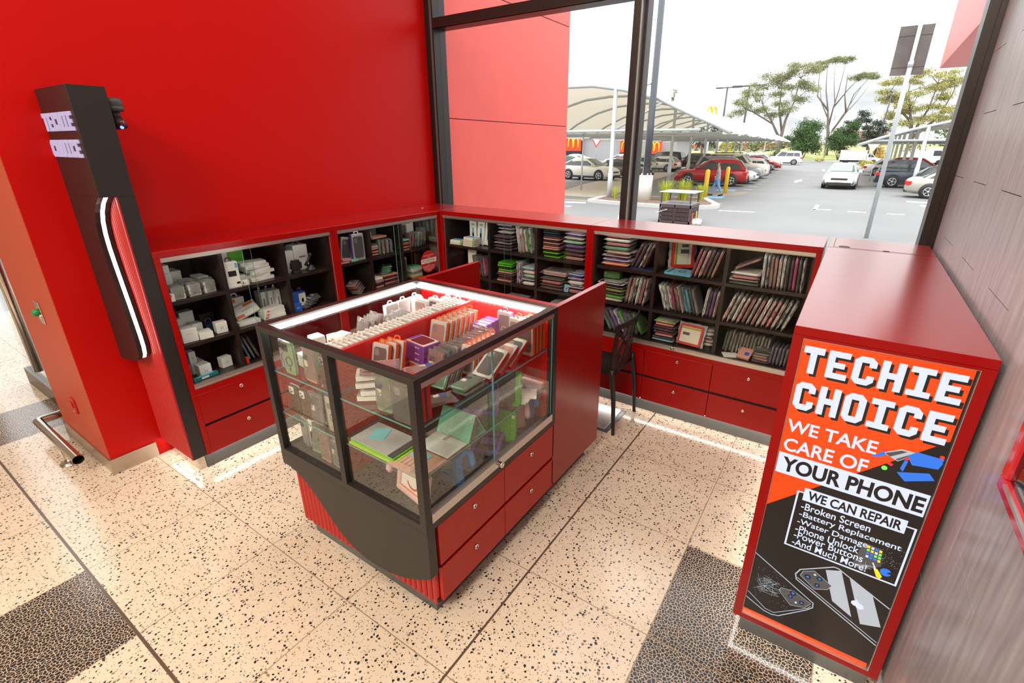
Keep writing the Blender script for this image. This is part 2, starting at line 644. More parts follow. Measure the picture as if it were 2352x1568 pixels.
# ---------------------------------------------------------------- fittings on the red wall end
t = thing('door_release', 'stainless plate with green button on the orange wall end', 'switch', (-0.36, -2.603, 1.01))
obj('plate', MB().box(-0.045, -0.006, -0.07, 0.045, 0, 0.07, bev=0.002), [STEEL], t)
obj('button', MB().lathe([(0.022, 0), (0.022, 0.02), (0.016, 0.028)], M=Matrix.Translation((-0.012, -0.006, 0.0)) @ Matrix.Rotation(PI / 2, 4, 'X'), n=20), [mat('green_button', (0.01, 0.22, 0.06), 0.35)], t)
obj('key_barrel', MB().lathe([(0.014, 0), (0.014, 0.008)], M=Matrix.Translation((0.022, -0.006, -0.02)) @ Matrix.Rotation(PI / 2, 4, 'X')), [CHROME], t)
for sx in (-0.038, 0.038):
    for sz in (-0.062, 0.062):
        obj('screw', MB().lathe([(0.004, 0), (0.004, 0.002)], M=Matrix.Translation((sx, -0.006, sz)) @ Matrix.Rotation(PI / 2, 4, 'X'), n=8), [GREYP], t)
t = thing('wall_socket', 'red oval power outlet low on the orange wall end', 'socket', (-0.37, -2.603, 0.375))
obj('plate', MB().box(-0.035, -0.012, -0.055, 0.035, 0, 0.055, bev=0.01, seg=2), [mat('red_plastic', (0.42, 0.02, 0.015), 0.3)], t)
obj('rocker', MB().box(-0.018, -0.02, -0.01, 0.018, -0.012, 0.03, bev=0.004), [MATS['red_plastic']], t)
obj('screw_cap', MB().lathe([(0.005, 0), (0.005, 0.004)], M=Matrix.Translation((0.0, -0.012, -0.036)) @ Matrix.Rotation(PI / 2, 4, 'X'), n=10), [CHROME], t)

# low stainless trolley rail
t = thing('trolley_rail', 'low stainless steel tube rail on the floor by the red wall end', 'rail', (-0.5, -2.72, 0))
obj('rail_tube', MB().tube([(0.375, 0, 0.125), (-0.415, 0.0, 0.125), (-0.43, 0.02, 0.125), (-0.43, 0.5, 0.125)], 0.029, 20, cap=False).tube([(0.375, 0, 0.125), (-0.3, 0, 0.125)], 0.026, 20, cap=False, mi=1), [STEEL, DARK], t)
for (px, py) in ((0.12, 0.0), (-0.43, 0.32)):
    lg = obj('leg', MB().tube([(px, py, 0.0), (px, py, 0.12)], 0.024, 16), [STEEL], t)
    obj('foot_flange', MB().lathe([(0.055, 0), (0.055, 0.006), (0.04, 0.014), (0.025, 0.016)], c=(px, py, 0), n=24), [STEEL], lg)

# glass shop door with its long tube handle, beyond the wall end
t = thing('shop_door', 'glass shop door with a tall stainless tube handle beyond the wall end', 'door', (-1.16, -2.5, 0))
obj('pane', MB().box(-1.0, 0, 0.14, -0.02, 0.012, 2.4), [GLASS], t)
obj('bottom_rail', MB().box(-1.0, -0.02, 0.0, 0.0, 0.03, 0.14), [mat('bronze_rail', (0.09, 0.075, 0.06), 0.3, 0.7)], t)
obj('stile', MB().box(-0.04, -0.02, 0.14, 0.0, 0.03, 2.4), [BLKM], t)
obj('handle', MB().tube([(-0.16, -0.06, 0.35), (-0.16, -0.06, 1.9)], 0.028, 16), [STEEL], t)
# ---------------------------------------------------------------- fixed shop units
H = 1.403          # counter height
ZB = 0.11          # carcass underside


def Fm(kind):
    """unit frame: local x runs along the front, local y goes into the unit"""
    return kind


def flutes(mb, x0, x1, z0, z1, y, pitch, depth, mi=0, seg=6):
    """row of half-round flutes standing on the plane y, bulging to -y"""
    n = max(1, round((x1 - x0) / pitch))
    p = (x1 - x0) / n
    pts = []
    for k in range(n):
        for s in range(seg):
            a = PI * s / seg
            pts.append((x0 + p * (k + 0.5) - math.cos(a) * p / 2, y - depth * math.sin(a)))
    pts.append((x1, y))
    pts += [(x1, y + 0.012), (x0, y + 0.012)]
    mb.prism(pts, z0, z1, 'z', mi)
    for f in mb.bm.faces:
        pass


def lock(parent, x, y, z, axis='-y'):
    Mr = Matrix.Translation((x, y, z)) @ (Matrix.Rotation(PI / 2, 4, 'X'))
    mb = MB().lathe([(0.012, 0), (0.012, 0.006), (0.010, 0.008), (0.006, 0.0085), (0.006, 0.006)], M=Mr, n=20)
    mb.box(-0.0012, -0.0045, 0.006, 0.0012, 0.0045, 0.0088, mi=1, M=Mr)
    return obj('lock', mb, [CHROME, DARK], parent)


def drawer(parent, x0, x1, z0, z1, y, lx=None, lz=None, m=None):
    d = obj('drawer', MB().box(x0, y, z0, x1, y + 0.018, z1, bev=0.0012), [m or RED], parent)
    if lx is not None:
        lock(d, lx, y, lz)
    return d


def display_cabinet(name, label, loc, rz, L, D, div, locks, doors, side=0.03, drawers=None, grp='glass fronted display cabinets', mz=0.56):
    """L long, D deep, local front plane y=0. div: two divider positions; shelf fronts sit 40 mm behind the glass"""
    t = thing(name, label, 'display cabinet', loc, rz, grp)
    c = MB()
    c.box(0, 0, H - 0.036, L, D, H, bev=0.0015)                       # top
    c.box(0, 0, ZB, side, D, H - 0.036)                                # ends
    c.box(L - side, 0, ZB, L, D, H - 0.036)
    c.box(side, 0, 0.523, L - side, D - 0.02, mz)                      # rail under the glass
    c.box(side, 0.02, ZB, L - side, D - 0.02, ZB + 0.018)
    obj('carcass', c, [RED], t)
    obj('back_panel', MB().box(side, D - 0.018, ZB, L - side, D - 0.001, H - 0.036), [WOOD], t)
    inn = MB()
    inn.box(side, 0.03, mz, L - side, D - 0.02, mz + 0.026)
    inn.box(side, 0.03, mz + 0.026, side + 0.012, D - 0.02, H - 0.038)
    inn.box(L - side - 0.012, 0.03, mz + 0.026, L - side, D - 0.02, H - 0.038)
    inn.box(side + 0.012, 0.0375, H - 0.046, L - side - 0.012, D - 0.02, H - 0.037)
    obj('lining', inn, [WOOD], t)
    xs = [side + 0.012] + list(div) + [L - side - 0.012]
    for dx in div:
        obj('divider', MB().box(dx - 0.012, 0.045, mz + 0.027, dx + 0.012, D - 0.02, H - 0.047), [WOOD], t)
    for zz in (0.832, 1.102):
        for a, b in zip(xs, xs[1:]):
            aa = a + (0.0125 if a in div else 0.0005)
            bb = b - (0.0125 if b in div else 0.0005)
            obj('shelf', MB().box(aa, 0.045, zz - 0.022, bb, D - 0.021, zz), [WOOD], t)
    obj('led_strip', MB().box(side + 0.02, 0.031, H - 0.052, L - side - 0.02, 0.037, H - 0.046), [mat('cabinet_led', (1, 1, 1), 0.5, emit=(1.0, 0.95, 0.88), es=9.0)], t)  # added fill strip, unseen behind the top track, to brighten the goods
    obj('top_track', MB().box(side, 0.002, H - 0.058, L - side, 0.028, H - 0.037, bev=0.001).box(side, 0.012, H - 0.064, L - side, 0.014, H - 0.058), [ALU], t)
    bt = MB().box(side, 0.0, mz, L - side, 0.029, mz + 0.012, bev=0.001)
    bt.box(side, 0.0, mz + 0.012, L - side, 0.003, mz + 0.034)
    bt.box(side, 0.013, mz + 0.012, L - side, 0.015, mz + 0.030)
    bt.box(side, 0.026, mz + 0.012, L - side, 0.029, mz + 0.030)
    obj('bottom_track', bt, [ALU], t)
    mid, ov = doors
    for (a, b, y) in ((side + 0.002, mid + ov, 0.018), (mid - ov, L - side - 0.002, 0.006)):
        g = MB().box(a, y, mz + 0.014, b, y + 0.005, H - 0.06)
        for f in g.bm.faces:
            if abs(f.normal.x) > 0.9:
                f.material_index = 1
        obj('glass_door', g, [GLASS, TEAL], t)
    for (x0, x1, lx) in drawers:
        drawer(t, x0 + 0.0015, x1 - 0.0015, 0.318, 0.521, 0.0, lx, 0.483)
        drawer(t, x0 + 0.0015, x1 - 0.0015, ZB, 0.298, 0.0, lx, 0.238)
    obj('drawer_gap', MB().box(side, 0.012, 0.298, L - side, 0.02, 0.318), [DARK], t)
    obj('plinth', MB().box(0.0, 0.042, 0.0, L, 0.06, ZB - 0.001), [PLINTH], t)
    obj('led_strip', MB().box(0.01, 0.020, ZB - 0.007, L - 0.01, 0.030, ZB), [LED], t)
    return t


# the run along the red wall: local x -> +Y, local y -> -X
YA0, YA1, YB1 = -2.243, -1.112, -0.004
cabA = display_cabinet('display_cabinet', 'red display cabinet full of white charger boxes, standing against the black pylon', (0.46, YA0, 0), PI / 2, YA1 - YA0 - 0.001, 0.459, (0.355, 0.755), [], (0.50, 0.03), drawers=[(0.03, 0.565, 0.287), (0.565, 1.10, 0.85)])
cabB = display_cabinet('display_cabinet', 'red display cabinet with a round red sticker on its glass door', (0.46, YA1, 0), PI / 2, YB1 - YA1 - 0.001, 0.459, (0.345, 0.68), [], (0.60, 0.03), drawers=[(0.03, 0.55, 0.29), (0.55, 1.08, 0.81)])
# the run under the window
cabC = display_cabinet('display_cabinet', 'red display cabinet under the window beside the corner, stacked with bagged tablet covers', (0.46, 0.0, 0), 0, 1.508, 0.43, (0.52, 1.005), [], (0.74, 0.03), drawers=[(0.03, 0.51, 0.27), (0.51, 0.99, 0.75), (0.99, 1.478, 1.23)])
cabD = display_cabinet('display_cabinet', 'red display cabinet behind the black chair, packed with leaning tablet covers', (1.969, 0.0, 0), 0, 1.496, 0.43, (0.500, 0.975), [], (0.69, 0.04), drawers=[(0.03, 0.50, 0.26), (0.50, 0.995, 0.75), (0.995, 1.466, 1.235)])
dl = obj('door_lock', MB().lathe([(0.013, 0), (0.013, 0.022), (0.009, 0.024)], M=Matrix.Translation((0.704, 0.004, 0.583)) @ Matrix.Rotation(PI / 2, 4, 'X')).box(0.69, -0.006, 0.575, 0.72, 0.004, 0.592), [CHROME], cabD)

# loose wooden corner lids
def corner_box(name, label, x0, x1, y0, y1, keys):
    t = thing(name, label, 'counter', ((x0 + x1) / 2, (y0 + y1) / 2, 0))
    a, b = (x1 - x0) / 2, (y1 - y0) / 2
    obj('carcass', MB().box(-a, -b, ZB, a, b, H - 0.02), [RED], t)
    l = obj('lid', MB().box(-a + 0.002, -b + 0.002, H - 0.018, a - 0.002, b - 0.002, H, bev=0.001), [RED], t)
    lk = MB()
    for (kx, ky) in keys:
        lk.lathe([(0.011, 0), (0.011, 0.003), (0.006, 0.0035)], c=(kx, ky, H), n=16)
    obj('lid_lock', lk, [CHROME], l)
    obj('plinth', MB().box(-a, -b + 0.0, 0, a, b, ZB - 0.001), [PLINTH], t)
    return t, l


corner_box('corner_counter', 'red corner counter top with small lock where the two cabinet runs meet', 0.001, 0.459, 0.001, 0.43, [(-0.03, -0.17)])
t2, l2 = corner_box('corner_counter', 'red corner counter with hatch lid at the window end of the sign counter', 3.482, 3.985, 0.045, 0.43, [])
obj('finger_hole', MB().lathe([(0.028, 0), (0.028, 0.001)], c=(-0.17, -0.14, H), n=24), [DARK], l2)
obj('lid_lock', MB().box(0.015, -0.175, H, 0.045, -0.16, H + 0.002), [DARK], l2)
obj('hatch_groove', MB().box(-0.225, -0.171, H, 0.225, -0.168, H + 0.0006).box(-0.225, -0.168, H, -0.222, 0.17, H + 0.0006).box(0.215, -0.168, H, 0.218, 0.17, H + 0.0006), [DARK], l2)

# ---------------------------------------------------------------- counter with the backlit sign on its end
t = thing('sign_counter', 'red counter against the grey wall with a backlit repair sign on its end', 'counter', (3.7325, -0.76, 0))
X0, X1, Y0, Y1 = -0.2515, 0.2525, -0.802, 0.80
c = MB()
c.box(X0, Y0, H - 0.03, X1, Y1, H, bev=0.0015)
c.box(X0, Y0 + 0.03, ZB, X0 + 0.03, Y1, H - 0.03)
c.box(X1 - 0.03, Y0 + 0.03, ZB, X1, Y1, H - 0.03)
c.box(X0 + 0.03, Y1 - 0.03, ZB, X1 - 0.03, Y1, H - 0.03)
c.box(X0 + 0.03, Y0 + 0.06, ZB, X1 - 0.03, Y1 - 0.03, ZB + 0.02)
c.box(X0, Y0, ZB, X0 + 0.032, Y0 + 0.03, H - 0.03)                     # frame round the sign
c.box(X1 - 0.032, Y0, ZB, X1, Y0 + 0.03, H - 0.03)
c.box(X0 + 0.032, Y0, ZB, X1 - 0.032, Y0 + 0.03, 0.134)
c.box(X0 + 0.032, Y0, 1.364, X1 - 0.032, Y0 + 0.03, H - 0.03)
obj('carcass', c, [RED], t)
obj('plinth', MB().box(X0 + 0.03, Y0 + 0.045, 0, X1 - 0.02, Y0 + 0.06, ZB - 0.001).box(X0 + 0.03, Y0 + 0.06, 0, X0 + 0.045, Y1, ZB - 0.001), [PLINTH], t)
obj('led_strip', MB().box(X0 + 0.005, Y0 + 0.025, ZB - 0.007, X1 - 0.02, Y0 + 0.035, ZB).box(X0 + 0.01, Y0 + 0.035, ZB - 0.007, X0 + 0.02, Y1, ZB), [LED], t)
SIGN = t

# ---------------------------------------------------------------- lettering of the sign
EO = mat('sign_orange', (0.10, 0.008, 0.002), 0.3, emit=(0.92, 0.075, 0.005), es=0.95)
EK = mat('sign_black', (0.006, 0.005, 0.005), 0.3, emit=(0.012, 0.009, 0.008), es=1.0)
EW = mat('sign_white', (0.10, 0.10, 0.11), 0.3, emit=(0.70, 0.78, 0.95), es=1.0)
EG = mat('sign_grey', (0.2, 0.2, 0.22), 0.3, emit=(0.33, 0.40, 0.46), es=1.0)
ED = mat('sign_dark_grey', (0.05, 0.05, 0.05), 0.3, emit=(0.05, 0.05, 0.055), es=1.0)
EB = mat('sign_blue', (0.01, 0.03, 0.12), 0.3, emit=(0.03, 0.19, 0.80), es=1.0)
EY = mat('sign_yellow', (0.6, 0.4, 0.01), 0.3, emit=(0.85, 0.55, 0.02), es=1.0)
ER = mat('sign_red', (0.5, 0.02, 0.01), 0.3, emit=(0.7, 0.03, 0.02), es=1.0)
EGN = mat('sign_green', (0.1, 0.5, 0.05), 0.3, emit=(0.15, 0.62, 0.10), es=1.0)
SX0, SZ0 = 3.7325, 0.0
YS = -0.802 + 0.012


def sg(name, polys, m, layer, parent=None):
    """flat printed shapes on the sign face; polys in sign X,Z metres (world)"""
    mb = MB()
    y = YS - 0.0004 * layer
    for p in polys:
        mb.prism([(q[0] - SX0, q[1]) for q in p], y - 0.0003, y, 'y')
    return obj(name, mb, [m], parent or PANEL)


def sgs(name, polys, m, layer):
    for p in polys:
        sg(name, [p], m, layer)


def rect(x0, z0, x1, z1):
    return [(x0, z0), (x1, z0), (x1, z1), (x0, z1)]


def stroke(pts, w):
    """polyline as quads"""
    out = []
    for a, b in zip(pts, pts[1:]):
        dx, dz = b[0] - a[0], b[1] - a[1]
        l = math.hypot(dx, dz) or 1
        nx, nz = -dz / l * w / 2, dx / l * w / 2
        ex, ez = dx / l * w / 2, dz / l * w / 2
        out.append([(a[0] + nx - ex, a[1] + nz - ez), (b[0] + nx + ex, b[1] + nz + ez), (b[0] - nx + ex, b[1] - nz + ez), (a[0] - nx - ex, a[1] - nz - ez)])
    return out


def disc(x, z, r, n=16, rz=None):
    return [(x + r * math.cos(2 * PI * k / n), z + (rz or r) * math.sin(2 * PI * k / n)) for k in range(n)]


PANEL = obj('lightbox_panel', MB().box(3.513 - SX0, YS, 0.134, 3.952 - SX0, YS + 0.008, 1.364), [EK], t)
obj('panel_trim', MB().box(3.5125 - SX0, -0.802, 1.3625, 3.9525 - SX0, -0.79, 1.3645).box(3.5125 - SX0, -0.802, 0.134, 3.9525 - SX0, -0.79, 0.136).box(3.5125 - SX0, -0.802, 0.136, 3.5145 - SX0, -0.79, 1.3625).box(3.9505 - SX0, -0.802, 0.136, 3.9525 - SX0, -0.79, 1.3625), [ALU], t)
sg('orange_print', [[(3.515, 0.688), (3.945, 1.124), (3.945, 1.362), (3.515, 1.362)]], EO, 1)
sg('orange_bar', [rect(3.515, 0.136, 3.945, 0.157)], EO, 1)
# block letters, drawn on a 6 x 8 grid
G6 = {
    'T': [[(0, 8), (6, 8), (6, 6), (4, 6), (4, 0), (2, 0), (2, 6), (0, 6)]],
    'E': [[(0, 8), (6, 8), (6, 6.3), (2, 6.3), (2, 4.8), (5, 4.8), (5, 3.2), (2, 3.2), (2, 1.7), (6, 1.7), (6, 0), (0, 0)]],
    'C': [[(1.5, 8), (4.5, 8), (6, 6.8), (6, 5.2), (4, 5.2), (4, 6.3), (2, 6.3), (2, 1.7), (4, 1.7), (4, 2.8), (6, 2.8), (6, 1.2), (4.5, 0), (1.5, 0), (0, 1.2), (0, 6.8)]],
    'H': [[(0, 8), (2, 8), (2, 4.9), (4, 4.9), (4, 8), (6, 8), (6, 0), (4, 0), (4, 3.2), (2, 3.2), (2, 0), (0, 0)]],
    'I': [[(0, 8), (6, 8), (6, 6.4), (4, 6.4), (4, 1.6), (6, 1.6), (6, 0), (0, 0), (0, 1.6), (2, 1.6), (2, 6.4), (0, 6.4)]],
    'O': [[(1.5, 8), (4.5, 8), (6, 6.8), (6, 1.2), (4.5, 0), (1.5, 0), (0, 1.2), (0, 6.8), (0, 6.7), (0.9, 6.7), (2, 6.3), (2, 1.7), (4, 1.7), (4, 6.3), (0.9, 6.3), (0, 6.7)]],
}
G6['O'] = [[(1.5, 8), (4.5, 8), (6, 6.8), (4, 6.3), (2, 6.3), (0, 6.8)], [(6, 6.8), (6, 1.2), (4, 1.7), (4, 6.3)], [(6, 1.2), (4.5, 0), (1.5, 0), (0, 1.2), (2, 1.7), (4, 1.7)], [(0, 1.2), (0, 6.8), (2, 6.3), (2, 1.7)]]


def block_word(s, x0, z0, x1, z1, gap=0.012, slope=0.0):
    n = len(s)
    w = (x1 - x0 - gap * (n - 1)) / n
    out = []
    for i, ch in enumerate(s):
        for p in G6[ch]:
            out.append([(x0 + i * (w + gap) + q[0] / 6 * w, z0 + q[1] / 8 * (z1 - z0) + slope * i) for q in p])
    return out


for word, x0, z0, x1, z1 in (('TECHIE', 3.522, 1.243, 3.935, 1.338), ('CHOICE', 3.522, 1.106, 3.935, 1.209)):
    ps = block_word(word, x0, z0, x1, z1)
    sg('letter_shadow', [[(q[0] + d, q[1] - d) for q in p] for p in ps for d in (0.0085,)], EK, 2)
    sg('title_lettering', ps, EW, 3)
sg('white_bar', [rect(3.517, 0.840, 3.947, 0.925)], EW, 2)
sg('white_bar', [rect(3.620, 0.757, 3.917, 0.810)], EW, 3)
sg('white_frame', [rect(3.599, 0.541, 3.605, 0.79), rect(3.599, 0.541, 3.945, 0.547), rect(3.939, 0.541, 3.945, 0.79), rect(3.599, 0.785, 3.621, 0.79), rect(3.916, 0.785, 3.945, 0.79)], EW, 2)


def st(s, m, x0, z0, x1, z1, layer, bold):
    fit_text('lettering', s, [m], PANEL, x0 - SX0, z0, x1 - SX0, z1, YS - 0.0004 * layer - 0.0004, bold)


st('WE TAKE', EW, 3.522, 1.014, 3.783, 1.062, 3, 0.02)
st('CARE OF', EW, 3.525, 0.936, 3.773, 0.988, 3, 0.02)
st('YOUR PHONE', EK, 3.533, 0.852, 3.941, 0.912, 4, 0.034)
st('WE CAN REPAIR', EK, 3.634, 0.765, 3.906, 0.803, 4, 0.028)
for s, z, x1, dz in (('-Broken Screen', 0.722, 3.831, 0), ('-Battery Replacement', 0.684, 3.924, 0), ('-Water Damage', 0.650, 3.838, 0), ('-Phone Unlock', 0.620, 3.819, 0), ('-Power Buttons', 0.591, 3.837, 0), ('-And Much More!', 0.558, 3.854, 0)):
    st(s, EW, 3.622, z - 0.004, x1, z + 0.026, 4, 0.010)
# little repair crew with phones
sg('printed_phone', [[(3.800, 1.030), (3.842, 1.058), (3.888, 1.058), (3.842, 1.012)]], EG, 2)
sg('printed_phone', [[(3.806, 1.030), (3.843, 1.053), (3.858, 1.053), (3.820, 1.022)], [(3.835, 1.018), (3.872, 1.052), (3.880, 1.052), (3.842, 1.015)]], ED, 3)
sg('printed_phone', [[(3.861, 1.040), (3.880, 1.062), (3.947, 1.060), (3.940, 1.022), (3.878, 1.013)]], EB, 4)
sg('printed_phone', [[(3.848, 0.974), (3.925, 1.000), (3.943, 0.980), (3.874, 0.949)]], EB, 2)
sgs('printed_worker', [[(3.788, 1.020), (3.800, 1.036), (3.808, 1.026), (3.798, 1.012)], [(3.775, 1.012), (3.795, 1.018), (3.792, 1.010), (3.776, 1.006)], [(3.853, 0.99), (3.858, 1.025), (3.867, 1.022), (3.862, 0.982)], [(3.933, 1.035), (3.940, 1.060), (3.947, 1.045), (3.940, 1.020)]], EB, 5)
sgs('printed_worker', [disc(3.803, 1.041, 0.006), disc(3.862, 1.031, 0.006), disc(3.940, 1.066, 0.006), [(3.818, 1.005), (3.834, 0.998), (3.830, 0.990), (3.818, 0.995)]], ER, 6)
sg('printed_ball', [disc(3.815, 0.977, 0.008)], EGN, 5)
# cracked handset with tools inside the frame
sg('printed_handset', [[(3.825, 0.672), (3.878, 0.668), (3.890, 0.600), (3.842, 0.552), (3.812, 0.565)]], ED, 3)
rr = random.Random(4)
icons = [[], [], [], []]
for i in range(4):
    for j in range(4):
        x, z = 3.838 + i * 0.0115 + j * 0.001, 0.656 - j * 0.0135 - i * 0.001
        icons[rr.randrange(4)].append(rect(x, z, x + 0.008, z + 0.009))
for ic, mm in zip(icons, (EB, EY, EGN, EW)):
    if ic:
        sgs('printed_icon', ic, mm, 4)
sg('glass_shards', [[(x, z), (x + 0.002, z + 0.001), (x + 0.001, z + 0.003)] for x, z in [(rr.uniform(3.87, 3.935), rr.uniform(0.61, 0.70)) for _ in range(46)]], EG, 3)
sg('crack_lines', [q for _ in range(14) for q in stroke([(3.848, 0.578), (3.848 + rr.uniform(-0.035, 0.03), 0.578 + rr.uniform(-0.02, 0.03))], 0.0007)], EG, 5)
sg('printed_screwdriver', stroke([(3.866, 0.602), (3.877, 0.582)], 0.004), EW, 6)
sg('printed_screwdriver', [[(3.871, 0.584), (3.883, 0.584), (3.901, 0.560), (3.897, 0.548), (3.886, 0.552)]], EY, 6)
sg('printed_wrench', [disc(3.906, 0.583, 0.016)], EB, 5)
sg('printed_wrench', [[(3.908, 0.580), (3.926, 0.598), (3.928, 0.582)]], EK, 6)
# the two handsets at the foot
ph1 = [(3.517, 0.449), (3.737, 0.322), (3.722, 0.283), (3.700, 0.262), (3.625, 0.190), (3.590, 0.192), (3.517, 0.250)]
sg('printed_handset', [ph1], EK, 2)
sg('handset_edge', stroke([(3.517, 0.449), (3.737, 0.325), (3.7395, 0.303), (3.722, 0.279), (3.640, 0.192), (3.615, 0.183), (3.585, 0.186), (3.517, 0.218)], 0.0035), EG, 4)
sg('handset_edge', stroke([(3.517, 0.250), (3.590, 0.199), (3.622, 0.197), (3.725, 0.290), (3.732, 0.305)], 0.0014), EW, 4)
cam1 = [(3.620, 0.318), (3.626, 0.335), (3.668, 0.343), (3.731, 0.318), (3.715, 0.287), (3.668, 0.270)]
sg('camera_bump', [cam1], ED, 4)
sg('camera_bump', stroke(cam1 + cam1[:1], 0.0012), EG, 5)
for (x, z, r) in ((3.668, 0.332, 0.0105), (3.662, 0.312, 0.0085), (3.702, 0.304, 0.0085)):
    sg('printed_lens', [disc(x, z, r)], EK, 6)
    sg('printed_lens', [disc(x, z, r * 0.5)], EB, 7)
sg('printed_flash', [disc(3.684, 0.294, 0.004)], EW, 6)
sg('handset_scratches', [q for _ in range(26) for q in stroke([(lambda x, z: (x, z))(rr.uniform(3.53, 3.63), rr.uniform(0.27, 0.36)) for _k in range(2)], 0.0006)] + [disc(rr.uniform(3.53, 3.66), rr.uniform(0.24, 0.40), 0.0010, 5) for _ in range(60)], EG, 5)
sg('handset_smudges', [disc(3.560, 0.29, 0.016, 12, 0.011), disc(3.575, 0.34, 0.018, 12, 0.012)], ED, 4)
ph2 = [(3.661, 0.425), (3.672, 0.452), (3.765, 0.522), (3.780, 0.521), (3.948, 0.440), (3.948, 0.262), (3.900, 0.284), (3.665, 0.405)]
sg('printed_handset', [ph2], EK, 2)
sg('handset_edge', stroke([(3.948, 0.440), (3.780, 0.524), (3.766, 0.524), (3.670, 0.455), (3.659, 0.427), (3.666, 0.404), (3.948, 0.258)], 0.0042), EG, 5)
sg('handset_edge', stroke([(3.668, 0.414), (3.948, 0.272)], 0.0018), EW, 6)
sg('handset_glare', [[(3.745, 0.497), (3.790, 0.519), (3.858, 0.336), (3.790, 0.372)], [(3.818, 0.504), (3.893, 0.470), (3.945, 0.345), (3.888, 0.322)]], EG, 3)
cam2 = [(3.674, 0.430), (3.680, 0.452), (3.713, 0.474), (3.776, 0.438), (3.766, 0.414), (3.728, 0.393)]
sg('camera_bump', [cam2], ED, 5)
sg('camera_bump', stroke(cam2 + cam2[:1], 0.0016), EG, 6)
for (x, z, r) in ((3.698, 0.436, 0.0105), (3.735, 0.448, 0.0095), (3.733, 0.415, 0.0085)):
    sg('printed_lens', [disc(x, z, r)], EK, 7)
    sg('printed_lens', [disc(x, z, r * 0.5)], EB, 8)
sg('printed_flash', [disc(3.718, 0.458, 0.004)], EW, 7)
sg('printed_fruit_logo', [disc(3.856, 0.405, 0.013, 18, 0.012), disc(3.870, 0.398, 0.0125, 18, 0.012), [(3.852, 0.424), (3.860, 0.422), (3.858, 0.416)]], EW, 6)
sg('printed_fruit_logo', [disc(3.884, 0.408, 0.006)], EG, 7)

# ---------------------------------------------------------------- black pylon with shop name and curved light
t = thing('sign_pylon', 'tall black pylon with lit shop name and glowing curved edge on the red wall', 'pylon', (0.0, -2.3, 0))
TY0, TY1, TXF = -0.092, 0.056, 0.453
hb = MB().box(0.001, TY0, 1.70, TXF, TY1, 2.205, bev=0.001)
hb.box(TXF - 0.02, -0.018, ZB, TXF, TY1, 1.70)
hb.box(0.001, 0.0, ZB, TXF - 0.02, TY1 - 0.001, 1.70)
obj('housing', hb, [BLK], t)
fl = MB()
flutes(fl, 0.003, TXF - 0.012, ZB + 0.003, 1.699, -0.014, 0.0265, 0.011)
obj('fluted_panel', fl, [FLUTE], t)
obj('red_edge', MB().box(TXF - 0.012, -0.026, ZB + 0.003, TXF - 0.0005, -0.0185, 1.699), [mat('red_edge', (0.33, 0.006, 0.01), 0.4)], t)
curve = [(0.435, 1.70), (0.375, 1.665), (0.325, 1.62), (0.29, 1.565), (0.272, 1.50), (0.268, 1.43), (0.276, 1.34), (0.290, 1.23), (0.306, 1.11), (0.318, 1.00), (0.326, 0.92), (0.326, 0.86), (0.314, 0.815), (0.288, 0.785), (0.24, 0.765), (0.14, 0.748), (0.001, 0.728)]
bd = [(q[0], q[1]) for q in curve] + [(0.001, 1.70)]
obj('side_board', MB().prism(bd, TY0, TY0 + 0.022, 'y').prism([(q[0] - 0.012 if q[0] > 0.02 else q[0], q[1] + (0.006 if q[1] < 0.8 else 0)) for q in bd], TY0 + 0.022, -0.028, 'y'), [BLK], t)
ls = MB()
cv = curve[:14]
def off(p, d):
    return (p[0] + d, p[1])
for a, b in zip(cv, cv[1:]):
    ls.quad((a[0] - 0.0115, TY0 + 0.026, a[1]), (b[0] - 0.0115, TY0 + 0.026, b[1]), (b[0] - 0.0115, TY0 + 0.044, b[1]), (a[0] - 0.0115, TY0 + 0.044, a[1]))
obj('curved_led', ls, [mat('curved_led', (1, 1, 1), 0.5, emit=(1.0, 0.97, 0.86), es=9.0)], t)
ET = mat('pylon_letters', (0.10, 0.10, 0.12), 0.4, emit=(0.55, 0.48, 0.72), es=0.8)
for word, x0, z0, x1, z1 in (('TECHIE', 0.0, 2.008, 0.418, 2.092), ('CHOICE', 0.0, 1.886, 0.414, 1.968)):
    mb = MB()
    for p in block_word(word, x0, z0, x1, z1, 0.010):
        mb.prism(p, TY0 - 0.006, TY0, 'y')
    obj('shop_lettering', mb, [ET], t)
obj('plinth', MB().box(0.02, 0.012, 0, 0.411, 0.03, ZB - 0.001).box(0.393, 0.03, 0, 0.411, TY1, ZB - 0.001), [STEEL], t)
obj('led_strip', MB().box(0.02, -0.008, ZB - 0.007, 0.42, 0.0, ZB), [LED], t)

# security sensor behind the pylon head
t = thing('security_camera', 'small black camera with blue light fixed behind the black pylon head', 'camera', (0.36, -2.2435, 2.09))
cb = MB().tube([(0, -0.001, 0.03), (0, 0.02, 0.03)], 0.018, 14).lathe([(0.0, -0.01), (0.036, -0.008), (0.042, 0.0), (0.042, 0.012), (0.040, 0.014), (0.042, 0.018), (0.040, 0.045), (0.032, 0.054), (0.0, 0.056)], c=(0, 0.044, 0.02), n=24)
cb.tube([(0, 0.044, 0.012), (0, 0.046, -0.02)], 0.02, 14)
obj('body', cb, [mat('camera_grey', (0.045, 0.045, 0.045), 0.5)], t)
obj('lens_hood', MB().tube([(0, 0.042, -0.022), (0.012, 0.048, -0.05), (0.016, 0.05, -0.066)], [0.026, 0.028, 0.026], 16), [BLKP], t)
obj('lens', MB().lathe([(0.0, 0.0), (0.014, 0.0), (0.014, 0.003), (0.0, 0.004)], M=Matrix.Translation((0.040, 0.046, -0.042)) @ Matrix.Rotation(PI / 2, 4, 'Y')), [mat('lens_red', (0.10, 0.02, 0.02), 0.1)], t)
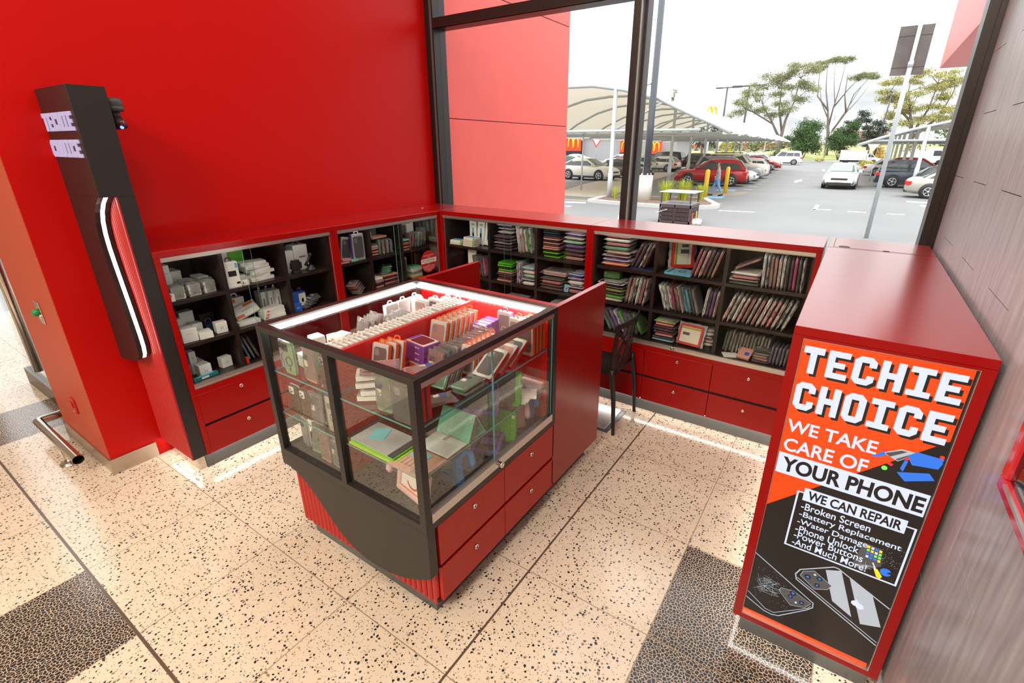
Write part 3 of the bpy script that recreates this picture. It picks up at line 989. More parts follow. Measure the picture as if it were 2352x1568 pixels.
obj('blue_lamp', MB().lathe([(0, 0), (0.008, 0), (0.008, 0.004), (0, 0.006)], M=Matrix.Translation((0.036, 0.044, -0.062)) @ Matrix.Rotation(PI / 2, 4, 'Y'), n=12), [LEDB], t)

# round red sticker on the glass
STK = mat('red_sticker', (0.45, 0.01, 0.012), 0.4)
STW = mat('sticker_white', (0.72, 0.66, 0.62), 0.5)
STB = mat('sticker_black', (0.01, 0.01, 0.01), 0.5)
st_ = thing('round_sticker', 'round red extinguisher sticker reading POWDER on the cabinet glass', 'sticker', (0.4602, -0.175, 0.973))
RS = 0.099
mb = MB().prism([(RS * math.cos(2 * PI * k / 40), RS * math.sin(2 * PI * k / 40)) for k in range(40)], 0.0, 0.0008, 'x')
obj('disc', mb, [STK], st_)
obj('white_band', MB().prism([(-0.094, -0.012), (0.094, -0.012), (0.094, 0.028), (-0.094, 0.028)], 0.0008, 0.0012, 'x'), [STW], st_)
fit_text('lettering', 'POWDER', [STB], st_, -0.078, -0.006, 0.078, 0.022, 0.0014, 0.0, face='+x')
for s, w_, z in (('FIRE EXTINGUISHER', 0.062, 0.055), ('WITH', 0.02, 0.038), ('FOR', 0.012, -0.026), ('FLAMMABLE LIQUIDS,', 0.075, -0.042), ('GREASE, FATS & OIL,', 0.07, -0.056), ('LIVE ELECTRICAL', 0.058, -0.070), ('FIRES', 0.02, -0.083)):
    fit_text('lettering', s, [STW], st_, -w_, z - 0.004, w_, z + 0.006, 0.0014, 0.0, face='+x')
# ---------------------------------------------------------------- island showcase
IX0, IX1, IY0, IY1, HI = 1.438, 2.430, -2.261, -1.270, 1.196
isl = thing('island_showcase', 'square black framed glass showcase on a red base in the middle of the floor', 'showcase', ((IX0 + IX1) / 2, (IY0 + IY1) / 2, 0))
ox, oy = (IX0 + IX1) / 2, (IY0 + IY1) / 2


class LB(MB):
    """builder in world coordinates, shifted into the island's own frame"""
    def done(self, name, mats, parent):
        for v in self.bm.verts:
            v.co.x -= ox
            v.co.y -= oy
        return obj(name, self, mats, parent)


def bar(mb, x0, y0, z0, x1, y1, z1, mi=0):
    mb.box(x0, y0, z0, x1, y1, z1, mi, bev=0.0008)


f = LB()
W = 0.038
GB = 0.556
for (a, b, c_, d) in ((IX0, IY0, IX1, IY0 + W), (IX0, IY1 - W, IX1, IY1), (IX0, IY0 + W, IX0 + W, IY1 - W), (IX1 - W, IY0 + W, IX1, IY1 - W)):
    bar(f, a, b, HI - 0.024, c_, d, HI)
for (x, y) in ((IX0, IY0), (IX1 - 0.034, IY0), (IX0, IY1 - 0.034), (IX1 - 0.034, IY1 - 0.034)):
    bar(f, x, y, GB, x + 0.034, y + 0.034, HI - 0.024)
bar(f, 1.916, IY0, GB, 1.950, IY0 + 0.034, HI - 0.024)
for (a, b, c_, d) in ((IX0, IY0, IX1, IY0 + W), (IX0, IY1 - W, IX1, IY1), (IX0, IY0 + W, IX0 + W, IY1 - W), (IX1 - W, IY0 + W, IX1, IY1 - W)):
    bar(f, a, b, GB - 0.034, c_, d, GB)
f.done('frame', [BLK], isl)
# base: red carcass, drawers on the working side, fluted front behind a swooping black skirt
c = LB()
c.box(IX0 + 0.03, IY0 + 0.075, ZB, IX1 - 0.02, IY1 - 0.0, ZB + 0.02)
c.box(IX0 + 0.012, IY0 + 0.06, ZB + 0.02, IX0 + 0.03, IY1, GB - 0.034)
c.box(IX0 + 0.03, IY0 + 0.06, ZB + 0.02, IX1 - 0.02, IY0 + 0.075, GB - 0.034)
c.box(IX0 + 0.03, IY1 - 0.02, ZB + 0.02, IX1, IY1, GB - 0.034)
c.box(IX1 - 0.04, -1.753, ZB + 0.02, IX1 - 0.02, -1.735, GB - 0.034)
c.done('carcass', [RED], isl)
fl = LB()
flutes(fl, IX0 + 0.002, IX1 - 0.022, 0.088, GB - 0.036, IY0 + 0.06, 0.0335, 0.014)
fl.done('fluted_panel', [FLUTE], isl)
sk = [(1.438, 0.522), (1.438, 0.462), (1.47, 0.463), (1.50, 0.461), (1.54, 0.452), (1.59, 0.43), (1.64, 0.400), (1.69, 0.362), (1.74, 0.315), (1.79, 0.266), (1.84, 0.226), (1.89, 0.198), (1.94, 0.178), (1.99, 0.167), (2.04, 0.163), (2.10, 0.165), (2.17, 0.173), (2.24, 0.194), (2.30, 0.217), (2.36, 0.248), (2.43, 0.291), (2.43, 0.522)]
LB().prism(sk, IY0, IY0 + 0.044, 'y').done('skirt_board', [BLK], isl)
obj_ = LB().box(IX0 + 0.05, IY0 + 0.075, 0, IX1 - 0.06, IY0 + 0.09, ZB - 0.024)
obj_.box(IX1 - 0.075, IY0 + 0.09, 0, IX1 - 0.06, -0.75, ZB - 0.002)
obj_.box(IX0 + 0.05, IY0 + 0.09, 0, IX0 + 0.065, -0.75, ZB - 0.002)
obj_.done('plinth', [PLINTH], isl)
LB().box(IX0 + 0.42, IY0 + 0.046, 0.30, IX1 - 0.05, IY0 + 0.058, 0.304).done('led_strip', [mat('soft_green_led', (1, 1, 1), 0.5, emit=(0.85, 1.0, 0.75), es=2.0)], isl)
LB().box(IX1 - 0.022, -2.197, 0.295, IX1 - 0.014, IY1, 0.314).done('drawer_gap', [DARK], isl)
LB().box(IX1 - 0.03, IY0 + 0.05, ZB - 0.01, IX1 - 0.015, IY1, ZB + 0.01).done('base_rail', [DARK], isl)
for (y0, y1, ly) in ((-2.198, -1.746, -1.974), (-1.742, -1.280, -1.512)):
    for (z0, z1, lz) in ((0.314, 0.519, 0.463), (0.112, 0.293, 0.232)):
        d = LB().box(IX1 - 0.018, y0, z0, IX1, y1, z1, bev=0.0012)
        dr = d.done('drawer', [mat('red_drawer', (0.42, 0.02, 0.012), 0.42, spec=0.3, noise=0.08, nscale=40)], isl)
        k = MB().lathe([(0.012, 0), (0.012, 0.007), (0.010, 0.009), (0.006, 0.0095), (0.006, 0.007)], M=Matrix.Translation((IX1 - ox, ly - oy, lz)) @ Matrix.Rotation(PI / 2, 4, 'Y'), n=20)
        k.box(0.006, -0.001, -0.004, 0.0098, 0.001, 0.004, mi=1, M=Matrix.Translation((IX1 - ox, ly - oy, lz)))
        obj('lock', k, [CHROME, DARK], dr)
# wings of red board behind the case
LB().box(IX1 - 0.030, IY1 + 0.0005, ZB, IX1, -0.694, HI, bev=0.001).done('wing_panel', [RED], isl)
LB().box(IX0, IY1 + 0.0005, ZB, IX0 + 0.030, -0.694, HI, bev=0.001).done('wing_panel', [RED], isl)
LB().box(IX0 + 0.030, IY1 + 0.0005, HI - 0.03, IX1 - 0.030, IY1 + 0.036, HI, bev=0.001).done('rear_ledge', [RED], isl)
LB().box(IX0 + 0.030, IY1 + 0.004, ZB, IX1 - 0.030, IY1 + 0.03, HI - 0.03).done('rear_panel', [RED], isl)
# inside: floor, red partition, red back
LB().box(IX0 + W, IY0 + W, GB - 0.030, IX1 - W, IY1 - W, GB).done('case_floor', [mat('dark_board_reflected_specks', (0.05, 0.045, 0.045), 0.35, noise=0.6, nscale=120)], isl)  # speckle imitates the shop floor's reflection, put into the board's colour
REDI = mat('bright_red_board', (0.60, 0.010, 0.008), 0.35)
LB().box(1.893, IY0 + 0.035, GB + 0.001, 1.911, IY1 - W, 1.150).done('partition', [REDI], isl)
LB().box(1.912, IY1 - 0.036, GB + 0.001, IX1 - W, IY1 - 0.030, 1.171).done('back_board', [REDI], isl)


def pane(x0, y0, z0, x1, y1, z1, name='pane', edge_axis=None):
    mb = LB().box(x0, y0, z0, x1, y1, z1)
    if edge_axis is not None:
        for f_ in mb.bm.faces:
            if f_.normal.length < 0.1:
                f_.normal_update()
            if abs(f_.normal.z) < 0.5:
                f_.material_index = 1
    return mb.done(name, [GLASS, TEAL], isl)


pane(IX0 + 0.006, IY0 + 0.006, HI - 0.001, IX1 - 0.006, IY1 - 0.006, HI + 0.004, 'glass_top')
pane(IX0 + 0.034, IY0 + 0.014, GB + 0.001, 1.916, IY0 + 0.019, HI - 0.025)
pane(1.950, IY0 + 0.014, GB + 0.001, IX1 - 0.034, IY0 + 0.019, HI - 0.025)
pane(IX0 + 0.014, IY0 + 0.035, GB + 0.001, IX0 + 0.019, IY1 - 0.035, HI - 0.025)
for (x0, x1) in ((IX0 + 0.022, 1.892), (1.912, IX1 - 0.036)):
    for z in (0.752, 0.972):
        pane(x0, IY0 + 0.030, z - 0.008, x1, IY1 - 0.042, z, 'glass_shelf', 'z')
for (y0, y1, x) in ((IY0 + 0.036, -1.79, IX1 - 0.022), (-1.81, IY1 - 0.036, IX1 - 0.012)):
    g = LB().box(x, y0, 0.595, x + 0.005, y1, 1.158)
    for f_ in g.bm.faces:
        f_.normal_update()
        if abs(f_.normal.y) > 0.9:
            f_.material_index = 1
    g.done('glass_door', [GLASS, TEAL], isl)
LB().box(IX1 - 0.03, IY0 + 0.034, 1.150, IX1 - 0.002, IY1 - 0.034, 1.171).done('top_track', [ALU], isl)
LB().box(IX1 - 0.032, IY0 + 0.034, GB, IX1 + 0.002, IY1 - 0.034, 0.570, ).box(IX1 - 0.001, IY0 + 0.034, 0.57, IX1 + 0.002, IY1 - 0.034, 0.597).box(IX1 - 0.030, IY0 + 0.034, 0.57, IX1 - 0.027, IY1 - 0.034, 0.594).done('bottom_track', [ALU], isl)
k = MB().lathe([(0.012, 0), (0.012, 0.02), (0.014, 0.021), (0.014, 0.03), (0.010, 0.032)], M=Matrix.Translation((IX1 + 0.002 - ox, -1.80 - oy, 0.583)) @ Matrix.Rotation(PI / 2, 4, 'Y'), n=18)
k.box(-0.004, -0.02, -0.012, 0.006, 0.012, 0.012, M=Matrix.Translation((IX1 - ox, -1.80 - oy, 0.583)))
obj('door_lock', k, [CHROME], isl)
# two bright strips under the glass top
LB().box(IX0 + 0.040, IY0 + 0.05, 1.166, IX0 + 0.062, IY1 - 0.04, 1.174).done('led_strip', [mat('case_led', (1, 1, 1), 0.5, emit=(1.0, 0.98, 0.94), es=52.0)], isl)
LB().box(IX0 + 0.062, IY1 - 0.062, 1.166, IX1 - 0.06, IY1 - 0.040, 1.174).done('led_strip', [MATS['case_led']], isl)

# ---------------------------------------------------------------- chair
ch = thing('chair', 'black plastic chair with branch cut-outs in the backrest behind the red wing panel', 'chair', (2.22, -0.232, 0))
BP = mat('black_chair_plastic', (0.012, 0.012, 0.013), 0.42)
HW = 0.20
# seat with a dished top (the sitter faces -X)
rows = []
for i in range(9):
    x = -0.24 + i * 0.425 / 8
    row = []
    for j in range(9):
        y = -HW + j * 2 * HW / 8
        z = 0.452 - 0.012 * math.cos(PI * (j - 4) / 8) + 0.012 * ((i - 4) / 4) ** 2 * 0.5
        row.append((x, y * (1.0 - 0.05 * (i / 8)), z))
    rows.append(row)
sm = MB().grid(rows)
r = bmesh.ops.solidify(sm.bm, geom=list(sm.bm.faces), thickness=0.018)
obj('seat', sm, [BP], ch)
for sy in (-1, 1):
    obj('leg', MB().tube([(0.222, sy * 0.203, 0.0), (0.205, sy * 0.196, 0.25), (0.178, sy * 0.186, 0.44), (0.172, sy * 0.186, 0.50)], [0.0125, 0.016, 0.019, 0.017], 10), [BP], ch)
    obj('leg', MB().tube([(-0.245, sy * 0.195, 0.0), (-0.225, sy * 0.188, 0.25), (-0.20, sy * 0.178, 0.442)], [0.0125, 0.015, 0.018], 10), [BP], ch)


def backpt(a, b):
    """a across -1..1, b up 0..1, on the gently curved leaning back"""
    z = 0.49 + 0.345 * b
    x = 0.178 + 0.025 * b + 0.012 * b * b - 0.028 * (1 - a * a) * -1 - 0.028
    y = a * (0.180 + 0.018 * b)
    return Vector((x, y, z))


bk = MB()


def ribbon(p, q, w0, w1, n=4):
    """flat slat of the back between two (a,b) spots"""
    d = Vector((q[0] - p[0], (q[1] - p[1]) * 1.8))
    l = d.length or 1
    nx, ny = -d.y / l, d.x / l / 1.8
    L_, R_ = [], []
    for k in range(n + 1):
        s = k / n
        a = p[0] + (q[0] - p[0]) * s
        b = p[1] + (q[1] - p[1]) * s
        w = (w0 + (w1 - w0) * s) / 2
        L_.append((a + nx * w, b + ny * w))
        R_.append((a - nx * w, b - ny * w))
    for off_, flip in ((0.0, False), (0.012, True)):
        A = [backpt(*u) + Vector((off_, 0, 0)) for u in L_]
        B = [backpt(*u) + Vector((off_, 0, 0)) for u in R_]
        bk.grid([A, B] if flip else [B, A], smooth=False)
    for E in (L_, R_):
        bk.grid([[backpt(*u) for u in E], [backpt(*u) + Vector((0.012, 0, 0)) for u in E]], smooth=False)


ribbon((-0.92, 0.0), (-0.92, 1.0), 0.16, 0.16, 8)
ribbon((0.92, 0.0), (0.92, 1.0), 0.16, 0.16, 8)
ribbon((-1.0, 0.94), (1.0, 0.94), 0.20, 0.20, 10)
ribbon((-1.0, 0.06), (1.0, 0.06), 0.24, 0.24, 10)
for p, q, w0, w1 in (((-0.85, 0.1), (-0.25, 0.9), 0.15, 0.11), ((-0.45, 0.62), (-0.85, 0.82), 0.10, 0.09), ((-0.35, 0.1), (0.12, 0.9), 0.15, 0.11), ((-0.1, 0.45), (-0.5, 0.6), 0.10, 0.1),
                     ((0.1, 0.1), (0.5, 0.9), 0.15, 0.11), ((0.3, 0.52), (-0.05, 0.72), 0.1, 0.09), ((0.85, 0.1), (0.45, 0.75), 0.13, 0.1), ((0.55, 0.42), (0.88, 0.68), 0.10, 0.09), ((0.2, 0.25), (0.62, 0.38), 0.1, 0.1)):
    ribbon(p, q, w0 * 1.3, w1 * 1.3, 5)
obj('backrest', bk, [BP], ch)
# flat metal plate on the floor next to the chair
t = thing('floor_plate', 'flat stainless plate lying on the floor beside the chair legs', 'floor plate', (2.14, -0.20, 0), 0)
obj('plate', MB().box(-0.11, -0.20, 0.0, 0.22, 0.13, 0.006, bev=0.002), [mat('dull_steel', (0.45, 0.43, 0.41), 0.3, 0.9)], t)
obj('border', MB().box(0.223, -0.20, 0.0, 0.255, 0.13, 0.005).box(-0.11, -0.235, 0.0, 0.255, -0.203, 0.005), [PLINTH], t)
# ---------------------------------------------------------------- goods: shared unit meshes
def unit_box(bev=0.03):
    return MB().box(-0.5, -0.5, 0, 0.5, 0.5, 1, bev=bev).mesh('box')


def unit_case(r=0.09):
    pts = []
    for cx, cz, a0 in ((0.5 - r, 1 - r, 0), (-0.5 + r, 1 - r, 90), (-0.5 + r, r, 180), (0.5 - r, r, 270)):
        for k in range(5):
            a = R(a0 + k * 22.5)
            pts.append((cx + r * math.cos(a), cz + r * math.sin(a)))
    mb = MB().prism(pts, -0.5, 0.5, 'y')
    return mb.mesh('case')


def unit_bag(seed):
    """crumpled pouch round a unit slab, thin along y, a little wider than the thing in it"""
    q = random.Random(seed)
    bm = bmesh.new()
    nx, nzv = 6, 8
    cols = {}
    for side in (-1, 1):
        for i in range(nx + 1):
            for k in range(nzv + 1):
                x = -0.5 + i / nx
                z = k / nzv
                edge = min(i, nx - i) == 0 or min(k, nzv - k) == 0
                y = side * (0.5 + q.uniform(-0.12, 0.10)) * (0.20 if edge else 1.0) + (q.uniform(-0.3, 0.3) if edge and k else 0)
                cols[(side, i, k)] = bm.verts.new(((x * 1.18 + (q.uniform(-0.035, 0.035))), y, z * 1.10 + (q.uniform(-0.01, 0.035) if k else 0)))
    for side in (-1, 1):
        for i in range(nx):
            for k in range(nzv):
                v = [cols[(side, i, k)], cols[(side, i + 1, k)], cols[(side, i + 1, k + 1)], cols[(side, i, k + 1)]]
                bm.faces.new(v if side < 0 else v[::-1])
    ring = [(i, 0) for i in range(nx)] + [(nx, k) for k in range(nzv)] + [(i, nzv) for i in range(nx, 0, -1)] + [(0, k) for k in range(nzv, 0, -1)]
    for a, b in zip(ring, ring[1:] + ring[:1]):
        bm.faces.new((cols[(-1, *b)], cols[(-1, *a)], cols[(1, *a)], cols[(1, *b)]))
    for f in bm.faces:
        f.smooth = q.random() < 0.6
    me = bpy.data.meshes.new('pouch')
    bm.to_mesh(me)
    bm.free()
    return me


U_BOX = unit_box()
U_CASE = unit_case()
U_CASE2 = unit_case(0.14)
U_BAGS = [unit_bag(k) for k in range(6)]
U_TAB = MB().prism([(-0.5, 0), (-0.5, 0.5), (-0.3, 1), (0.3, 1), (0.5, 0.5), (0.5, 0), (0.35, 0), (0.3, 0.45), (0.15, 0.68), (-0.15, 0.68), (-0.3, 0.45), (-0.35, 0)], -0.5, 0.5, 'y').mesh('hang_tab')
U_RING = MB().prism([(math.cos(2 * PI * k / 24) * 0.5, math.sin(2 * PI * k / 24) * 0.5) for k in range(24)], -0.5, 0.5, 'y').mesh('ring')
_rg = MB()
_o = [(math.cos(2 * PI * k / 24), math.sin(2 * PI * k / 24)) for k in range(24)]
for k in range(24):
    a, b = _o[k], _o[(k + 1) % 24]
    _rg.prism([(a[0] * .5, a[1] * .5), (b[0] * .5, b[1] * .5), (b[0] * .39, b[1] * .39), (a[0] * .39, a[1] * .39)], -0.5, 0.5, 'y')
U_RING = _rg.mesh('ring')

PALETTE = {
    'white': (0.80, 0.79, 0.77), 'cream': (0.66, 0.60, 0.52), 'grey': (0.26, 0.25, 0.25), 'dark grey': (0.07, 0.065, 0.07), 'black': (0.014, 0.013, 0.015),
    'pink': (0.66, 0.25, 0.27), 'rose': (0.58, 0.28, 0.23), 'hot pink': (0.72, 0.035, 0.24), 'magenta': (0.40, 0.015, 0.12), 'maroon': (0.13, 0.018, 0.028),
    'purple': (0.16, 0.06, 0.36), 'dark purple': (0.075, 0.022, 0.075), 'navy': (0.016, 0.028, 0.08), 'blue': (0.02, 0.10, 0.45), 'light blue': (0.14, 0.42, 0.62),
    'green': (0.10, 0.46, 0.015), 'mint': (0.20, 0.56, 0.36), 'dark green': (0.02, 0.075, 0.04), 'orange': (0.80, 0.13, 0.01), 'yellow': (0.75, 0.42, 0.01),
    'red': (0.55, 0.02, 0.015), 'brown': (0.10, 0.055, 0.04), 'lilac': (0.34, 0.27, 0.42), 'olive': (0.33, 0.36, 0.03), 'teal': (0.02, 0.20, 0.19), 'pale pink': (0.78, 0.50, 0.50), 'sage': (0.24, 0.34, 0.22),
}


def pal(c, gloss=0.4):
    return mat('tint_' + c.replace(' ', '_'), PALETTE[c], gloss, noise=0.05, nscale=30)


def M4(x, y, z, rx=0, ry=0, rz=0):
    return Matrix.Translation((x, y, z)) @ Euler((R(rx), R(ry), R(rz)), 'XYZ').to_matrix().to_4x4()


FA = Matrix.Translation((0.46, YA0, 0)) @ Matrix.Rotation(PI / 2, 4, 'Z')
FB = Matrix.Translation((0.46, YA1, 0)) @ Matrix.Rotation(PI / 2, 4, 'Z')
FC = Matrix.Translation((0.46, 0, 0))
FD = Matrix.Translation((1.969, 0, 0))
FI = Matrix.Identity(4)
COUNT = [0]


def item(F, name, label, cat, group, x, y, z, rx=0, ry=0, rz=0):
    if abs(rz) >= 60 and ry:            # edge-on things lean about the depth axis
        rx, ry = rx + ry, 0
    o = bpy.data.objects.new(name, None)
    COL.objects.link(o)
    o.empty_display_size = 0.03
    o.matrix_world = F @ M4(x, y, z, rx, ry, rz)
    COUNT[0] += 1
    return tag(o, label, cat, group)


def part(root, name, me, m, loc, scl, rot=None):
    o = bpy.data.objects.new(name, me)
    if len(me.materials) == 0:
        me.materials.append(m)
    elif me.materials[0] != m:
        o.material_slots[0].link = 'OBJECT'
        o.material_slots[0].material = m
    COL.objects.link(o)
    o.parent = root
    o.location = loc
    o.scale = scl
    if rot:
        o.rotation_euler = [R(v) for v in rot]
    return o


def solo(F, name, label, cat, group, me, m, x, y, z, scl, rx=0, ry=0, rz=0):
    """a thing that is one mesh"""
    o = bpy.data.objects.new(name, me)
    if len(me.materials) == 0:
        me.materials.append(m)
    elif me.materials[0] != m:
        o.material_slots[0].link = 'OBJECT'
        o.material_slots[0].material = m
    COL.objects.link(o)
    o.matrix_world = F @ M4(x, y, z, rx, ry, rz) @ Matrix.Diagonal((*scl, 1))
    COUNT[0] += 1
    return tag(o, label, cat, group)


# --- kinds. a = along the front, b = into the shelf, c = up (before turning)
def k_cover(F, label, group, col, bag, x, y, z, w, t, h, rx=0, ry=0, rz=0, name='tablet_cover', cat='tablet cover'):
    """padded cover in a plastic bag; w wide, t thick, h tall, upright with its face to -y"""
    o = item(F, name, label, cat, group, x, y, z, rx, ry, rz)
    part(o, 'cover', U_CASE, pal(col), (0, 0, h * 0.03), (w * 0.90, t * 0.60, h * 0.90))
    if bag:
        part(o, 'bag', U_BAGS[rnd.randrange(6)], BAGW if bag == 'w' else BAGC, (0, 0, 0), (w * 0.89, t * 0.80, h * 0.90))
    return o


def row(F, x0, y, z, specs, where, group, lean=0.0, h=0.235, d=0.19, t=0.026, noun='tablet cover', order='in the row', gap=1.0):
    """things filed edge-on like books: thickness along x, depth along y"""
    n = len(specs)
    x = x0
    for i, (col, bag) in enumerate(specs):
        hh = h * rnd.uniform(0.92, 1.0)
        th = t * rnd.uniform(0.95, 1.05)
        lb = '%s %s%s, %s %s, %s' % (col, noun, {'w': ' in white bag', 'c': ' in clear bag', '': ''}[bag], ORD[i + 1], order, where)
        lift = th / 2 * math.sin(R(abs(lean)))
        k_cover(F, lb, group, col, bag, x, y + rnd.uniform(-0.01, 0.01), z + lift + 0.0005, d, th, hh, 0, lean, 90)
        # the cover faces sideways: turn about z first, lean about the depth axis
        x += t * gap / math.cos(R(lean)) + 0.0015
    return x


def stack(F, x, y, z, specs, where, group, w=0.19, d=0.23, t=0.022, noun='tablet cover', jitter=4):
    """flat pile, specs from the bottom up"""
    for i, (col, bag) in enumerate(specs):
        th = t * rnd.uniform(0.92, 1.05)
        lb = '%s %s%s, %s from the bottom of the pile, %s' % (col, noun, {'w': ' in white bag', 'c': ' in clear bag', '': ''}[bag], ORD[i + 1], where)
        jx, jy = rnd.uniform(-0.006, 0.006), rnd.uniform(-0.006, 0.006)
        rz = rnd.uniform(-jitter, jitter)
        # lay the upright cover on its back
        k_cover(F, lb, group, col, bag, x + jx, y + jy - d / 2, z + th / 2, w, th, d, -90, 0, rz)
        z += th * 0.99 + 0.0006
    return z


def slabs(F, x, y, z, cols, where, group, w=0.085, d=0.16, t=0.012, noun='phone case packet', jitter=4):
    """thin plain packets in a pile, one mesh each"""
    for i, col in enumerate(cols):
        lb = '%s %s, %s from the bottom of the pile, %s' % (col, noun, ORD[i + 1], where)
        solo(F, 'phone_case_packet', lb, 'phone case', group, U_BOX, pal(col, 0.25), x + rnd.uniform(-.004, .004), y + rnd.uniform(-.004, .004), z, (w, d, t * 0.95), 0, 0, rnd.uniform(-jitter, jitter))
        z += t
    return z


def carton(F, label, group, col, x, y, z, w, d, h, rx=0, ry=0, rz=0, prints=(), tab=None, bag=None, name='accessory_box', cat='box', ring=None, top=None):
    """printed carton; prints: (colour, x0, z0, x1, z1) as fractions of the front"""
    o = item(F, name, label, cat, group, x, y, z, rx, ry, rz)
    part(o, 'carton', U_BOX, pal(col), (0, 0, 0), (w, d, h))
    for (pc, a0, c0, a1, c1) in prints:
        part(o, 'printed_panel', U_BOX, pal(pc), ((a0 + a1 - 1) / 2 * w, -d / 2 - 0.0004, c0 * h), ((a1 - a0) * w, 0.0012, (c1 - c0) * h))
    if ring:
        part(o, 'printed_ring', U_RING, pal(ring[0]), (ring[1] * w, -d / 2 - 0.0012, ring[2] * h), (ring[3] * w, 0.0012, ring[3] * w))
    if tab:
        part(o, 'hang_tab', U_TAB, pal(tab), (0, 0, h), (w * 0.45, 0.003, 0.028))
    if top:
        part(o, 'printed_top', U_BOX, pal(top), (0, 0, h - 0.0002), (w * 0.7, d * 0.7, 0.0008))
    if bag:
        part(o, 'shrink_bag', U_BAGS[rnd.randrange(6)], BAGC, (0, 0, 0), (w * 1.0, d * 1.25, h * 1.06))
    return o


def winbox(F, label, group, edge, case, x, y, z, w, d, h, rx=0, ry=0, rz=0, tab=None, face='white', ring=None):
    """phone case box with a clear front: tray, case, clear front, hang tab"""
    o = item(F, 'phone_case_box', label, 'phone case box', group, x, y, z, rx, ry, rz)
    part(o, 'tray', U_BOX, pal(edge), (0, d * 0.12, 0), (w, d * 0.76, h))
    part(o, 'front_card', U_BOX, pal(face), (0, -d * 0.27, 0.0), (w * 0.995, d * 0.06, h * 0.998))
    part(o, 'phone_case', U_CASE2, pal(case, 0.3), (0, -d * 0.36, h * 0.09), (w * 0.80, d * 0.10, h * 0.80))
    part(o, 'camera_cutout', U_CASE2, pal('grey'), (-w * 0.2, -d * 0.42, h * 0.66), (w * 0.28, d * 0.03, h * 0.18))
    if ring:
        part(o, 'magnet_ring', U_RING, pal(ring), (0, -d * 0.42, h * 0.42), (w * 0.45, d * 0.03, w * 0.45))
    part(o, 'clear_front', U_BOX, CLEARP, (0, -d * 0.26, 0), (w * 0.99, d * 0.46, h * 0.99))
    if tab:
        part(o, 'hang_tab', U_TAB, pal(tab), (0, 0, h), (w * 0.42, 0.003, 0.020))
    return o


def packet(F, label, group, col, x, y, z, w, d, h, rx=0, ry=0, rz=0, tagc='navy', bag=True):
    """flat wallet case in a clear pouch with a small header label"""
    if abs(rz) >= 60 and ry and abs(rx) < 1:
        z += d / 2 * math.sin(R(abs(ry))) + 0.001
    o = item(F, 'wallet_case_packet', label, 'phone case', group, x, y, z, rx, ry, rz)
    part(o, 'wallet_case', U_CASE, pal(col), (0, 0, 0.003), (w * 0.88, d * 0.6, h * 0.9))
    if tagc:
        part(o, 'header_label', U_BOX, pal(tagc), (-w * 0.22, -d * 0.42, h * 0.62), (w * 0.36, d * 0.1, h * 0.16))
        part(o, 'header_card', U_BOX, pal('cream'), (-w * 0.22, -d * 0.42, h * 0.44), (w * 0.26, d * 0.1, h * 0.17))
    if bag:
        part(o, 'bag', U_BAGS[rnd.randrange(6)], BAGC, (0, 0, 0), (w * 0.9, d * 0.95, h * 0.9))
    return o


ZT, ZM, ZL = 1.1025, 0.8325, 0.5865     # shelf tops
# ================================================================ cabinet by the pylon: chargers
g = 'white charger boxes'
wh = 'upper pylon-side bay of the charger cabinet'
for i, (x, y, w, d, h, rz) in enumerate([(0.085, 0.26, 0.085, 0.16, 0.135, 0), (0.18, 0.36, 0.09, 0.12, 0.12, 0)]):
    carton(FA, ['tall white box behind the shrink-wrapped cubes, ' + wh, 'white box at the back corner, ' + wh][i], g, 'white', x, y, ZT, w, d, h, rz=rz, prints=[('cream', .3, .4, .7, .5)])
for i in range(3):
    carton(FA, 'white adapter cube in shrink bag, %s of three, %s' % (ORD[i + 1], wh), g, 'white', 0.105 + i * 0.085, 0.105 + 0.006 * i, ZT, 0.066, 0.066, 0.072, rz=(-8, 4, 10)[i], prints=[('grey', .38, .25, .42, .45), ('grey', .56, .25, .60, .45)], bag=True)
for i in range(3):
    carton(FA, 'long white carton lying flat, %s from the pylon, %s' % (ORD[i + 1], wh), g, 'white', 0.145 + 0.072 * i, 0.225, (ZT, ZT, ZT)[i] + (0.10 if i == 1 else 0.0) * 0 + 0.0, 0.06, 0.115, (0.05, 0.072, 0.085)[i], rz=0) if i != 0 else carton(FA, 'flat white carton on the tall box, ' + wh, g, 'white', 0.085, 0.25, ZT + 0.136, 0.08, 0.14, 0.05)
carton(FA, 'orange-edged small white box by the glass end, ' + wh, g, 'white', 0.056, 0.078, ZT, 0.03, 0.05, 0.045, prints=[('orange', 0, .6, .5, 1)])
wh = 'middle pylon-side bay of the charger cabinet'
carton(FA, 'large white box standing nearest the glass, ' + wh, g, 'white', 0.105, 0.115, ZM, 0.085, 0.09, 0.085, rz=-4, prints=[('cream', .3, .6, .7, .66)])
carton(FA, 'white box lying low beside the large one, ' + wh, g, 'white', 0.192, 0.10, ZM, 0.075, 0.09, 0.04, rz=-10)
carton(FA, 'small white box leaning back behind, ' + wh, g, 'white', 0.19, 0.20, ZM, 0.06, 0.06, 0.075, prints=[('grey', .4, .3, .44, .5), ('grey', .56, .3, .6, .5)])
carton(FA, 'white box at the back by the pylon, ' + wh, g, 'white', 0.085, 0.24, ZM, 0.08, 0.07, 0.12, prints=[('cream', .3, .4, .7, .5)])
carton(FA, 'tall white box at the back, ' + wh, g, 'white', 0.175, 0.28, ZM, 0.08, 0.06, 0.14, prints=[('grey', .4, .4, .44, .55), ('grey', .56, .4, .6, .55)])
carton(FA, 'single white adapter box standing alone by the divider, ' + wh, g, 'white', 0.292, 0.105, ZM, 0.066, 0.05, 0.072, rz=-6, prints=[('grey', .40, .35, .44, .6), ('grey', .56, .35, .60, .6)])
